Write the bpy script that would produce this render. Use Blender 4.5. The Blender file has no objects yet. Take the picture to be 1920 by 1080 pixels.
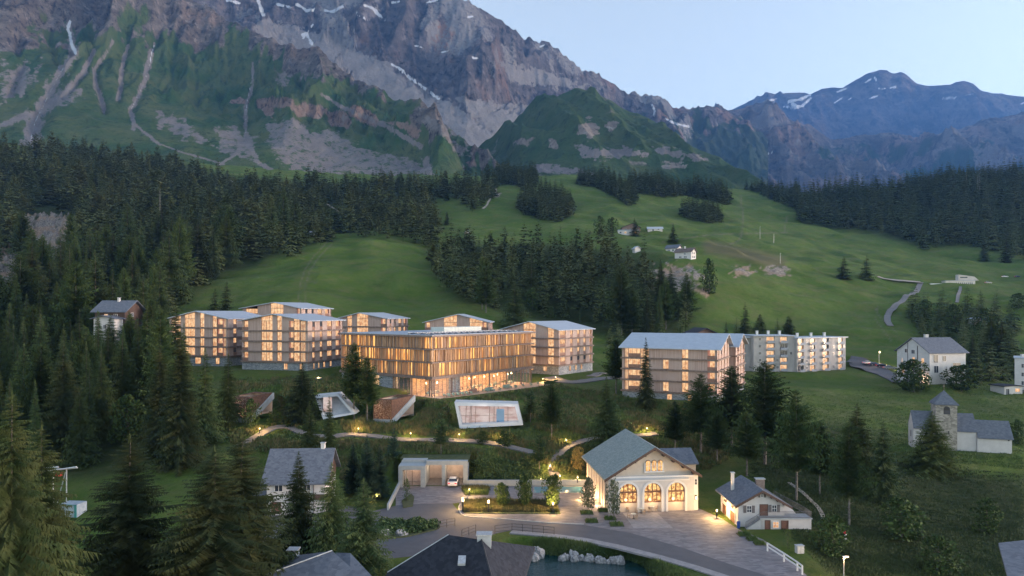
import bpy, math, random
import numpy as np
R = math.radians
random.seed(7)
sc = bpy.context.scene
COL = sc.collection
# ---------------------------------------------------------------- camera
F = 1280.0            # focal length in 1920-wide pixels
HZ = 585.0            # row of the horizon
cam_d = bpy.data.cameras.new('camera')
cam_d.lens = 24.0; cam_d.sensor_width = 36.0
cam_d.shift_y = (HZ-540.0)/1920.0
cam_d.clip_start = 0.5; cam_d.clip_end = 60000.0
cam = bpy.data.objects.new('camera', cam_d); COL.objects.link(cam)
cam.location = (0, 0, 0); cam.rotation_euler = (R(90), 0, 0)
sc.camera = cam
# ---------------------------------------------------------------- world, sun, exposure
SUN_EL, SUN_AZ = 6.0, 98.0      # azimuth clockwise from +Y
w = bpy.data.worlds.new('World'); sc.world = w; w.use_nodes = True
nt = w.node_tree; bg = nt.nodes['Background']
sky = nt.nodes.new('ShaderNodeTexSky'); sky.sky_type = 'NISHITA'; sky.sun_disc = False
sky.sun_elevation = R(SUN_EL); sky.sun_rotation = R(SUN_AZ)
sky.altitude = 1500; sky.air_density = 1.0; sky.dust_density = 1.2; sky.ozone_density = 2.2
hs = nt.nodes.new('ShaderNodeHueSaturation'); hs.inputs['Saturation'].default_value = 0.53
nt.links.new(sky.outputs[0], hs.inputs['Color']); tn = nt.nodes.new('ShaderNodeMix'); tn.data_type = 'RGBA'; tn.blend_type = 'MULTIPLY'; tn.inputs[0].default_value = 1.0; tn.inputs[7].default_value = (1.05, 1.02, 0.93, 1)
nt.links.new(hs.outputs[0], tn.inputs[6]); nt.links.new(tn.outputs[2], bg.inputs[0])
bg.inputs[1].default_value = 0.15
sd = bpy.data.lights.new('sun', 'SUN'); sd.energy = 0.68; sd.angle = R(9); sd.color = (1.0, 0.72, 0.60)
so = bpy.data.objects.new('sun', sd); COL.objects.link(so)
a = R(SUN_AZ); e = R(SUN_EL)
from mathutils import Vector, Matrix
sdir = Vector((math.sin(a)*math.cos(e), math.cos(a)*math.cos(e), math.sin(e)))
so.rotation_euler = sdir.to_track_quat('Z', 'Y').to_euler()
sc.view_settings.view_transform = 'Standard'; sc.view_settings.look = 'None'
sc.view_settings.exposure = 2.2; sc.view_settings.gamma = 1.0
sc.cycles.use_denoising = True
sc.cycles.max_bounces = 6; sc.cycles.diffuse_bounces = 3; sc.cycles.glossy_bounces = 2
sc.cycles.transmission_bounces = 3; sc.cycles.transparent_max_bounces = 6; sc.cycles.volume_bounces = 0
sc.cycles.caustics_reflective = False; sc.cycles.caustics_refractive = False
sc.cycles.sample_clamp_indirect = 3.0

# ---------------------------------------------------------------- materials
def mat(name, c1, c2=None, scale=1.0, stretch=(1, 1, 1), rough=0.85, bump=0.0, bscale=None, c3=None, s3=0.1,
        metal=0.0, emit=None, estr=0.0, alpha=None, obj=False, rand=0.0, detail=4.0, spec=None, brick=None, mid=0.5, hard=0.12):
    m = bpy.data.materials.new(name); m.use_nodes = True
    t = m.node_tree; N = t.nodes; L = t.links; b = N['Principled BSDF']
    b.inputs['Roughness'].default_value = rough; b.inputs['Metallic'].default_value = metal
    if spec is not None: b.inputs['Specular IOR Level'].default_value = spec
    if alpha is not None: b.inputs['Alpha'].default_value = alpha
    if obj: co = N.new('ShaderNodeTexCoord').outputs['Object']
    else: co = N.new('ShaderNodeNewGeometry').outputs['Position']
    mp = N.new('ShaderNodeMapping'); mp.inputs['Scale'].default_value = stretch; L.new(co, mp.inputs[0])
    col = None
    def rgb(c): return (c[0], c[1], c[2], 1)
    b.inputs['Base Color'].default_value = rgb(c1)
    if c2 is not None:
        if brick:
            nz = N.new('ShaderNodeTexVoronoi'); nz.inputs['Scale'].default_value = scale; L.new(mp.outputs[0], nz.inputs['Vector'])
            sep = N.new('ShaderNodeSeparateColor'); L.new(nz.outputs['Color'], sep.inputs[0]); fac = sep.outputs[0]
        else:
            nz = N.new('ShaderNodeTexNoise'); nz.inputs['Scale'].default_value = scale; nz.inputs['Detail'].default_value = detail
            nz.inputs['Roughness'].default_value = 0.62
            L.new(mp.outputs[0], nz.inputs['Vector']); fac = nz.outputs[0]
        rr = N.new('ShaderNodeMapRange'); rr.inputs[1].default_value = mid-hard-.001; rr.inputs[2].default_value = mid+hard
        L.new(fac, rr.inputs[0])
        mx = N.new('ShaderNodeMix'); mx.data_type = 'RGBA'
        mx.inputs[6].default_value = rgb(c1); mx.inputs[7].default_value = rgb(c2)
        L.new(rr.outputs[0], mx.inputs[0]); col = mx.outputs[2]
        if c3 is not None:
            n3 = N.new('ShaderNodeTexNoise'); n3.inputs['Scale'].default_value = s3; n3.inputs['Detail'].default_value = 3
            L.new(co, n3.inputs['Vector'])
            r3 = N.new('ShaderNodeMapRange'); r3.inputs[1].default_value = 0.45; r3.inputs[2].default_value = 0.68; L.new(n3.outputs[0], r3.inputs[0])
            m3 = N.new('ShaderNodeMix'); m3.data_type = 'RGBA'; L.new(r3.outputs[0], m3.inputs[0]); L.new(col, m3.inputs[6])
            m3.inputs[7].default_value = rgb(c3); col = m3.outputs[2]
        if rand:
            oi = N.new('ShaderNodeObjectInfo'); h = N.new('ShaderNodeHueSaturation')
            r4 = N.new('ShaderNodeMapRange'); r4.inputs[3].default_value = 1-rand; r4.inputs[4].default_value = 1+rand; L.new(oi.outputs['Random'], r4.inputs[0])
            L.new(r4.outputs[0], h.inputs['Value']); L.new(col, h.inputs['Color']); col = h.outputs[0]
        L.new(col, b.inputs['Base Color'])
        if bump:
            bp = N.new('ShaderNodeBump'); bp.inputs['Strength'].default_value = bump; bp.inputs['Distance'].default_value = 0.1
            if bscale:
                nb = N.new('ShaderNodeTexNoise'); nb.inputs['Scale'].default_value = bscale; nb.inputs['Detail'].default_value = 5
                L.new(mp.outputs[0], nb.inputs['Vector']); L.new(nb.outputs[0], bp.inputs['Height'])
            else: L.new(fac, bp.inputs['Height'])
            L.new(bp.outputs[0], b.inputs['Normal'])
    if emit is not None:
        b.inputs['Emission Color'].default_value = rgb(emit); b.inputs['Emission Strength'].default_value = estr
    return m

def glow_mat(name, dark, bright, scale=(0.5, 0.5, 0.5), strength=1.0, mid=0.5, hard=0.25, sampled=True, vary=False):
    """a lit interior seen through glass: rooms differ in how bright they are"""
    m = bpy.data.materials.new(name); m.use_nodes = True
    t = m.node_tree; N = t.nodes; L = t.links; b = N['Principled BSDF']
    b.inputs['Base Color'].default_value = (0.05, 0.04, 0.03, 1); b.inputs['Roughness'].default_value = 0.12
    g = N.new('ShaderNodeNewGeometry'); mp = N.new('ShaderNodeMapping'); mp.inputs['Scale'].default_value = scale
    L.new(g.outputs['Position'], mp.inputs[0])
    v = N.new('ShaderNodeTexNoise'); v.inputs['Scale'].default_value = 1.0; v.inputs['Detail'].default_value = 6; v.inputs['Roughness'].default_value = 0.7; L.new(mp.outputs[0], v.inputs['Vector'])
    r = N.new('ShaderNodeMapRange'); r.inputs[1].default_value = mid-hard; r.inputs[2].default_value = mid+hard; L.new(v.outputs[0], r.inputs[0])
    mx = N.new('ShaderNodeMix'); mx.data_type = 'RGBA'; mx.inputs[6].default_value = (*dark, 1); mx.inputs[7].default_value = (*bright, 1)
    L.new(r.outputs[0], mx.inputs[0]); L.new(mx.outputs[2], b.inputs['Emission Color']); b.inputs['Emission Strength'].default_value = strength
    if not sampled: m.cycles.emission_sampling = 'NONE'
    return m

# ---------------------------------------------------------------- noise
_rs = np.random.RandomState(11); PERM = _rs.permutation(512).astype(np.int64)
GR = _rs.randn(512, 2); GR /= np.linalg.norm(GR, axis=1)[:, None]
def perlin(x, y):
    xi = np.floor(x).astype(np.int64); yi = np.floor(y).astype(np.int64); xf = x-xi; yf = y-yi
    u = xf*xf*xf*(xf*(xf*6-15)+10); v = yf*yf*yf*(yf*(yf*6-15)+10)
    def g(ix, iy, dx, dy):
        h = PERM[(PERM[ix & 511]+iy) & 511]; return GR[h, 0]*dx+GR[h, 1]*dy
    a = g(xi, yi, xf, yf); b = g(xi+1, yi, xf-1, yf); c = g(xi, yi+1, xf, yf-1); d = g(xi+1, yi+1, xf-1, yf-1)
    return (a+(b-a)*u)*(1-v)+(c+(d-c)*u)*v
def fbm(x, y, o=5, g=0.5):
    s = 0; am = 1.0
    for i in range(o): s = s+am*perlin(x+i*17.3, y+i*9.1); x = x*2.03; y = y*2.03; am *= g
    return s
def ridged(x, y, o=5, g=0.5):
    s = 0; am = 1.0; wgt = 1.0
    for i in range(o):
        n = (1-np.abs(perlin(x+i*31.7, y+i*13.9))*2.0); n = np.clip(n, 0, 1)**2
        s = s+am*n*wgt; wgt = np.clip(n*1.6, 0, 1); x = x*2.07; y = y*2.07; am *= g
    return s
def sstep(a, b, x):
    t = np.clip((x-a)/(b-a), 0, 1); return t*t*(3-2*t)

# ---------------------------------------------------------------- mesh and object helpers
def mesh_np(name, co, quads=None, tris=None, mats=(), smooth=False, attrs=None):
    me = bpy.data.meshes.new(name); co = np.asarray(co, dtype=np.float32)
    nq = 0 if quads is None else len(quads); ntr = 0 if tris is None else len(tris)
    me.vertices.add(len(co)); me.vertices.foreach_set('co', co.ravel())
    loops = []
    if nq: loops.append(np.asarray(quads, dtype=np.int32).ravel())
    if ntr: loops.append(np.asarray(tris, dtype=np.int32).ravel())
    lp = np.concatenate(loops); me.loops.add(len(lp)); me.loops.foreach_set('vertex_index', lp)
    st = np.concatenate([np.arange(nq)*4, nq*4+np.arange(ntr)*3]).astype(np.int32)
    me.polygons.add(nq+ntr); me.polygons.foreach_set('loop_start', st)
    if smooth: me.polygons.foreach_set('use_smooth', np.ones(nq+ntr, dtype=bool))
    for m in mats: me.materials.append(m)
    if attrs:
        for k, v in attrs.items():
            at = me.attributes.new(k, 'FLOAT_COLOR', 'POINT')
            v4 = np.ones((len(co), 4), dtype=np.float32); v4[:, :v.shape[1]] = v; at.data.foreach_set('color', v4.ravel())
    me.update(calc_edges=True); me.validate()
    return me
def link(name, me, parent=None):
    o = bpy.data.objects.new(name, me); COL.objects.link(o)
    if parent is not None: o.parent = parent
    return o
def tag(o, label=None, cat=None, group=None, kind=None):
    if label: o['label'] = label
    if cat: o['category'] = cat
    if group: o['group'] = group
    if kind: o['kind'] = kind
    return o
def thing(name, loc, rz=0.0, label=None, cat=None, group=None):
    o = bpy.data.objects.new(name, None); COL.objects.link(o); o.location = loc; o.rotation_euler = (0, 0, rz)
    o.empty_display_size = 0.5
    return tag(o, label, cat, group)
class MB:
    """collects polygons; build() links them as ONE mesh"""
    def __init__(s): s.v = []; s.f = []
    def poly(s, pts):
        n = len(s.v); s.v += [tuple(p) for p in pts]; s.f.append(tuple(range(n, n+len(pts)))); return s
    def hexa(s, p):      # 8 points: bottom 4 ccw, top 4 ccw
        n = len(s.v); s.v += [tuple(q) for q in p]
        for q in ((3, 2, 1, 0), (4, 5, 6, 7), (0, 1, 5, 4), (1, 2, 6, 5), (2, 3, 7, 6), (3, 0, 4, 7)): s.f.append(tuple(n+i for i in q))
        return s
    def box(s, x0, x1, y0, y1, z0, z1):
        return s.hexa([(x0, y0, z0), (x1, y0, z0), (x1, y1, z0), (x0, y1, z0), (x0, y0, z1), (x1, y0, z1), (x1, y1, z1), (x0, y1, z1)])
    def prism(s, pts, z0, z1):   # footprint ccw
        n = len(s.v); k = len(pts)
        s.v += [(p[0], p[1], z0) for p in pts]+[(p[0], p[1], z1) for p in pts]
        s.f.append(tuple(range(n+k-1, n-1, -1))); s.f.append(tuple(range(n+k, n+2*k)))
        for i in range(k): j = (i+1) % k; s.f.append((n+i, n+j, n+k+j, n+k+i))
        return s
    def extr(s, pts, d):         # extrude a 3D polygon by vector d
        n = len(s.v); k = len(pts)
        s.v += [tuple(p) for p in pts]+[(p[0]+d[0], p[1]+d[1], p[2]+d[2]) for p in pts]
        s.f.append(tuple(range(n+k-1, n-1, -1))); s.f.append(tuple(range(n+k, n+2*k)))
        for i in range(k): j = (i+1) % k; s.f.append((n+i, n+j, n+k+j, n+k+i))
        return s
    def tube(s, p0, p1, r0, r1=None, k=6):
        r1 = r0 if r1 is None else r1; p0 = Vector(p0); p1 = Vector(p1); d = (p1-p0)
        if d.length < 1e-6: return s
        q = d.to_track_quat('Z', 'Y'); n = len(s.v)
        for p, r in ((p0, r0), (p1, r1)):
            for i in range(k):
                an = 2*math.pi*i/k; s.v.append(tuple(p+q @ Vector((r*math.cos(an), r*math.sin(an), 0))))
        for i in range(k): j = (i+1) % k; s.f.append((n+i, n+j, n+k+j, n+k+i))
        s.f.append(tuple(range(n+k-1, n-1, -1))); s.f.append(tuple(range(n+k, n+2*k)))
        return s
    def lathe(s, prof, c=(0, 0, 0), k=12):
        n = len(s.v); m = len(prof)
        for r, z in prof:
            for i in range(k): an = 2*math.pi*i/k; s.v.append((c[0]+r*math.cos(an), c[1]+r*math.sin(an), c[2]+z))
        for j in range(m-1):
            for i in range(k): i2 = (i+1) % k; s.f.append((n+j*k+i, n+j*k+i2, n+(j+1)*k+i2, n+(j+1)*k+i))
        s.f.append(tuple(range(n+k-1, n-1, -1))); s.f.append(tuple(range(n+(m-1)*k, n+m*k)))
        return s
    def mesh(s, name, m, smooth=False):
        me = bpy.data.meshes.new(name); me.from_pydata(s.v, [], s.f); me.materials.append(m); me.update()
        if smooth: me.polygons.foreach_set('use_smooth', np.ones(len(s.f), dtype=bool))
        return me
    def build(s, name, m, parent=None, smooth=False): return link(name, s.mesh(name, m, smooth), parent)
def kids(o): return [c for c in COL.objects if c.parent == o]
def register_tree(o):          # remembers a thing's parts for fast copying
    ch = kids(o); return (o, [(c, kids(c)) for c in ch])
def copy_tree(reg, loc, rz=0.0, label=None, group=None, scale=None):
    o, ch = reg; r = o.copy(); COL.objects.link(r); r.location = loc; r.rotation_euler = (0, 0, rz)
    if scale is not None: r.scale = scale if hasattr(scale, '__len__') else (scale,)*3
    if label: r['label'] = label
    if group: r['group'] = group
    for c, gg in ch:
        d = c.copy(); COL.objects.link(d); d.parent = r
        for g in gg: h = g.copy(); COL.objects.link(h); h.parent = d
    return r
def P(px, py, D): return ((px-960)/F*D, D, (HZ-py)/F*D)
def PZ(px, py, z):
    D = F*z/(HZ-py); return ((px-960)/F*D, D, z)

# ---------------------------------------------------------------- terrain of the valley and its hills
DD = dict  # columns: pixel column -> (distance, row) samples of the ground
COLS = {
 -500: [(25,1900),(50,1340),(80,1170),(120,960),(160,850),(220,740),(300,620),(400,520),(500,450),(600,400),(800,330),(1000,290),(1250,270)],
 0: [(25,2400),(50,1480),(80,1190),(100,1045),(130,890),(160,805),(200,730),(250,660),(300,600),(400,520),(500,455),(600,402),(800,325),(900,297),(1000,282),(1250,268)],
 200: [(25,2500),(50,1480),(80,1170),(100,1000),(130,865),(160,785),(200,705),(250,640),(300,592),(400,520),(500,466),(600,422),(800,350),(1000,305),(1250,290)],
 400: [(25,2500),(50,1490),(80,1160),(100,1000),(120,888),(150,790),(175,720),(190,697),(200,690),(225,670),(250,650),(300,596),(340,558),(400,518),(450,494),(500,472),(600,430),(750,385),(900,350),(1100,318),(1250,306)],
 600: [(25,2500),(50,1490),(80,1110),(95,1016),(112,950),(122,912),(132,860),(143,822),(155,768),(172,712),(190,700),(215,690),(240,660),(270,622),(310,574),(360,525),(430,474),(490,447),(540,438),(600,428),(700,405),(900,360),(1100,332),(1250,326)],
 810: [(25,2500),(50,1450),(82,1084),(92,1030),(112,951),(127,908),(133,858),(140,832),(150,796),(158,770),(166,747),(200,722),(240,680),(260,658),(290,612),(340,572),(400,522),(450,484),(490,461),(520,455),(580,452),(650,430),(800,380),(1000,345),(1250,333)],
 960: [(25,2500),(50,1450),(82,1084),(92,1030),(112,951),(127,908),(134,868),(141,838),(150,799),(157,768),(170,748),(185,730),(215,703),(240,680),(275,640),(310,606),(350,575),(400,542),(480,490),(550,455),(650,428),(750,397),(850,370),(950,347),(1050,332),(1250,328)],
 1100: [(25,2500),(50,1450),(82,1084),(92,1030),(112,951),(127,907),(140,852),(150,812),(165,772),(190,731),(215,704),(250,674),(300,640),(340,608),(380,570),(420,526),(460,486),(490,462),(520,450),(570,438),(700,406),(850,376),(950,350),(1050,335),(1250,330)],
 1250: [(25,2500),(50,1450),(82,1084),(92,1030),(112,951),(127,907),(145,845),(160,795),(172,760),(200,722),(260,684),(300,648),(335,600),(362,545),(380,505),(400,486),(440,474),(500,458),(600,440),(750,408),(900,377),(1000,357),(1100,346),(1250,340)],
 1400: [(25,2500),(50,1450),(85,1084),(102,987),(120,921),(140,860),(160,808),(180,766),(200,736),(235,709),(270,692),(305,668),(345,616),(380,558),(402,517),(420,500),(450,491),(550,470),(700,437),(850,405),(1000,377),(1100,364),(1250,355)],
 1550: [(25,2500),(60,1353),(80,1129),(100,1007),(120,921),(140,862),(160,817),(200,756),(240,714),(270,692),(310,666),(350,628),(400,573),(440,530),(480,510),(550,490),(700,460),(850,424),(1000,395),(1100,378),(1250,368)],
 1700: [(25,2500),(60,1380),(80,1161),(100,1033),(120,948),(140,880),(152,850),(180,792),(220,737),(240,716),(260,699),(300,668),(350,628),(400,587),(430,561),(460,543),(500,530),(550,515),(700,472),(800,442),(900,405),(1000,372),(1250,352)],
 1850: [(25,2500),(60,1390),(80,1177),(100,1046),(120,958),(150,856),(180,795),(220,745),(240,725),(260,708),(300,679),(350,638),(400,590),(430,556),(460,536),(500,524),(550,514),(650,492),(720,474),(800,440),(900,385),(1000,345),(1250,332)],
 2500: [(25,2500),(60,1400),(80,1187),(100,1056),(120,968),(150,866),(180,805),(220,750),(260,712),(300,682),(350,642),(400,596),(460,545),(550,520),(650,495),(800,445),(900,400),(1000,360),(1250,340)],
}
NT, ND = 980, 720
TX = np.linspace(-1.25, 1.25, NT); LD0, LD1 = math.log(26.0), math.log(1500.0)
LD = np.linspace(LD0, LD1, ND); Dg = np.exp(LD)
def gauss1(a, s, axis):
    k = int(3*s); x = np.arange(-k, k+1); g = np.exp(-x*x/(2*s*s)); g /= g.sum()
    ap = np.apply_along_axis(lambda m: np.convolve(np.pad(m, k, mode='edge'), g, mode='valid'), axis, a); return ap
_pc = sorted(COLS)
_prof = []
for p in _pc:
    d = np.array([q[0] for q in COLS[p]]+[1500.0]); r = np.array([q[1] for q in COLS[p]]+[COLS[p][-1][1]+45.0])
    z = (HZ-r)/F*d
    _prof.append(np.interp(LD, np.log(d), z))
_prof = np.array(_prof)           # (ncol, ND) heights
_px = TX*F+960
ZG = np.array([np.interp(_px, _pc, _prof[:, j]) for j in range(ND)]).T   # (NT, ND)
ZG = gauss1(ZG, 22, 0); ZG = gauss1(ZG, 5, 1)
XX = TX[:, None]*Dg[None, :]; YY = np.repeat(Dg[None, :], NT, 0)
PXg = np.repeat(_px[:, None], ND, 1)
# soft undulation of the meadows
amp = sstep(120, 420, YY)
ZG += amp*(fbm(XX/95, YY/70, 4)*7.5+(ridged((XX+YY*.5)/85, (YY-XX*.4)/150, 2, .4)-.7)*3.0+fbm(XX/28+9, YY/24, 3)*1.3)+(1-amp)*fbm(XX/14, YY/14, 4)*0.45
# small terraces in the slopes
ZG += sstep(250, 400, YY)*0.62*np.sin((ZG+fbm(XX/60, YY/60, 3)*9)/1.7)*(0.4+np.abs(fbm(XX/110+5, YY/110, 2)))
def inpoly(x, y, poly):
    c = np.zeros(x.shape, bool); n = len(poly)
    for i in range(n):
        x0, y0 = poly[i][:2]; x1, y1 = poly[(i+1) % n][:2]
        if y0 == y1: continue
        t = ((y0 > y) != (y1 > y)) & (x < (x1-x0)*(y-y0)/(y1-y0)+x0); c ^= t
    return c
def dpoly(x, y, poly, closed=True):
    d = np.full(x.shape, 1e9); n = len(poly)
    for i in range(n if closed else n-1):
        ax, ay = poly[i][:2]; bx, by = poly[(i+1) % n][:2]; vx, vy = bx-ax, by-ay
        t = np.clip(((x-ax)*vx+(y-ay)*vy)/(vx*vx+vy*vy+1e-9), 0, 1); d = np.minimum(d, np.hypot(x-ax-t*vx, y-ay-t*vy))
    return d
def pad(poly, z, fall=5.0):
    xs = [p[0] for p in poly]; ys = [p[1] for p in poly]
    i0 = max(0, np.searchsorted(LD, math.log(max(26.1, min(ys)-fall-4)))-1); i1 = min(ND, np.searchsorted(LD, math.log(max(ys)+fall+4))+1)
    X = XX[:, i0:i1]; Y = YY[:, i0:i1]
    ins = inpoly(X, Y, poly); d = np.where(ins, 0, dpoly(X, Y, poly))
    k = 1-sstep(0, fall, np.maximum(d-1.2, 0)); ZG[:, i0:i1] = ZG[:, i0:i1]*(1-k)+z*k
def H(x, y):
    """ground height at (x, y), the same surface as the mesh"""
    fx = (x/y-TX[0])/(TX[1]-TX[0]); fy = (math.log(y)-LD0)/(LD[1]-LD0)
    i = min(max(int(fx), 0), NT-2); j = min(max(int(fy), 0), ND-2); u = min(max(fx-i, 0), 1); v = min(max(fy-j, 0), 1)
    return float((ZG[i, j]*(1-u)+ZG[i+1, j]*u)*(1-v)+(ZG[i, j+1]*(1-u)+ZG[i+1, j+1]*u)*v)
def at(px, py, dmin=60.0):
    """first point of the ground that the photograph shows at (px, py)"""
    fx = ((px-960)/F-TX[0])/(TX[1]-TX[0]); i = min(max(int(fx), 0), NT-2); u = min(max(fx-i, 0), 1)
    z = ZG[i]*(1-u)+ZG[i+1]*u; r = HZ-F*z/Dg
    j0 = int(np.searchsorted(Dg, dmin)); k = np.nonzero(r[j0:] <= py)[0]
    if len(k) == 0: return None
    j = j0+int(k[0])
    if j > j0: f = (r[j-1]-py)/max(r[j-1]-r[j], 1e-6); D = math.exp(LD[j-1]+(LD[j]-LD[j-1])*min(max(f, 0), 1))
    else: D = Dg[j]
    x = (px-960)/F*D; return Vector((x, D, H(x, D)))
# pads on which things stand
def pzs(lst, z): return [PZ(a_, b_, z)[:2] for a_, b_ in lst]
ZP = -32.0
pad(pzs([(440,1110),(462,935),(480,905),(560,915),(640,945),(735,945),(742,912),(1125,911),(1130,893),(1300,893),(1310,940),(1350,955),(1400,950),(1480,950),(1500,975),(1450,1010),(1520,1085),(1530,1110)], ZP), ZP, 6)
pad([(1, 93.8), (7, 91.8), (14.6, 91.0), (15.8, 89.5), (15.9, 86), (14.5, 70), (14, 40), (-10, 40), (-8, 80)], -35.2, 1.8)
pad([(-25, 171), (-19.7, 163.5), (-14, 165), (10, 193), (9, 206), (-5, 200), (-22, 185)], -21.0, 4)
pad([(-58, 189), (-79, 194), (-72, 214), (-50, 210)], -16.4, 5)
pad([(-86, 202), (-106, 208), (-100, 226), (-80, 222)], -16.2, 5)
pad([(14, 212), (-4, 225), (8, 243), (28, 230)], -19.7, 5)
pad([(50.5, 167), (29, 178), (36, 197), (64, 200), (70, 196)], -22.2, 5)
pad([(92, 262), (130, 258), (148, 285), (140, 292), (96, 278)], -23.2, 6)
pad([(139, 227), (137, 243), (150, 246), (154, 231)], -24.2, 6)
pad([(88, 146), (110, 147), (112, 158), (88, 158)], -30.3, 5)
pad([(-22.2, 133.0), (-6.8, 133.0), (-6.0, 137.5), (-23, 137.5)], -27.35, 4.0)
pad([(-21, 124.5), (-8.0, 124.5), (-8.0, 131.2), (-21, 131.2)], -32.02, .3)
pad([(-62.8, 148.6), (-57.0, 147.3), (-55.0, 151), (-54.6, 161), (-61.5, 162)], -24.2, 1.2)
pad([(-31.8, 150.8), (-26.4, 149.6), (-25, 153), (-22, 162.5), (-29, 163.5)], -24.6, 1.2)
pad([(-12.6, 149.0), (2.8, 149.0), (2.0, 158.5), (-13.2, 158.5)], -25.75, 1.2)
pad([(-43, 148.8), (-34, 148.8), (-35, 157), (-44, 157)], -23.7, 1.2)
ZG = gauss1(ZG, 0.6, 0)

# masks on the ground, by place
PYg = HZ-F*ZG/YY
worn = np.zeros_like(ZG); tall = np.zeros_like(ZG); rock = np.zeros_like(ZG); wood = np.zeros_like(ZG)
def seg_mask(pts, width, dlo, dhi):
    """a strip of ground followed along its course (photo columns and rows only name the course)"""
    m = (YY > dlo) & (YY < dhi)
    d = np.full(ZG.shape, 1e9); mm = np.where(m)
    d[mm] = dpoly(PXg[mm], PYg[mm], pts, closed=False)
    wv = width*(1+0.4*perlin(PXg/9, PYg/5)); return np.where(m, np.clip(1.4-d/np.maximum(wv, .2), 0, 1), 0)
for pts, wd, lo, hi in [
  ([(612,455),(590,478),(572,505),(562,535),(560,560),(570,582)], 1.3, 260, 520),
  ([(622,458),(598,482),(580,510),(571,540),(572,565),(580,585)], 1.3, 260, 520),
  ([(1388,365),(1393,400),(1391,440),(1384,452),(1360,462)], 1.6, 400, 1200),
  ([(1470,435),(1476,405)], 1.4, 400, 1200),
  ([(1240,455),(1330,440),(1400,438),(1475,436)], 1.2, 400, 1200),
  ([(1640,580),(1655,600),(1680,622)], 1.2, 280, 500), ([(1645,575),(1642,600),(1672,640)], 1.2, 280, 500),
  ([(1605,682),(1650,688),(1700,690)], 1.0, 240, 330)]:
    worn = np.maximum(worn, seg_mask(pts, wd, lo, hi))
dry = np.where((YY > 380) & (YY < 900), np.clip(1.5-dpoly(PXg, PYg, [(1330,462),(1400,478),(1460,492)], closed=False)/12.0, 0, 1), 0)
for cx, cy, rx, ry, dd in [(1268,522,44,24,365),(1393,510,22,9,410),(1455,508,26,9,410),(1322,548,12,10,370),(86,430,46,44,480),(20,500,34,38,470),(925,365,16,4,800),(1010,322,40,6,900)]:
    q = np.sqrt(((PXg-cx)/rx)**2+((PYg-cy)/ry)**2)+fbm(PXg/14, PYg/9, 5, .6)*0.95
    rock = np.maximum(rock, np.where(abs(YY-dd) < 150, 1-sstep(0.75, 1.05, q), 0))
ZG += rock*(ridged(XX/9, YY/7, 4)-0.7)*np.where(PXg > 700, .7, 4.5)
tall = sstep(-0.05, 0.35, fbm(XX/16+3, YY/10, 4)+0.05)*(1-sstep(200, 260, YY))*sstep(120, 132, YY)*(1-rock)
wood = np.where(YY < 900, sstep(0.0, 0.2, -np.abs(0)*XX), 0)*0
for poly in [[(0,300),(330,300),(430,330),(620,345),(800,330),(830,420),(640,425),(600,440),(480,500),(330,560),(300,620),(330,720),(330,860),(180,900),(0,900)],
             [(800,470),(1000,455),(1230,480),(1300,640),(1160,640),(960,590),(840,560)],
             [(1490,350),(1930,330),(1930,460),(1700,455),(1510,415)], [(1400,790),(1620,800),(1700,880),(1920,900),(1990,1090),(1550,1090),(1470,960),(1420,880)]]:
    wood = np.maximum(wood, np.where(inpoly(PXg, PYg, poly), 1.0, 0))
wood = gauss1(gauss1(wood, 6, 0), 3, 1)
ii = np.arange(NT*ND).reshape(NT, ND)
quads = np.stack([ii[:-1, :-1], ii[1:, :-1], ii[1:, 1:], ii[:-1, 1:]], -1).reshape(-1, 4)
co = np.stack([XX, YY, ZG], -1).reshape(-1, 3)
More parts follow.
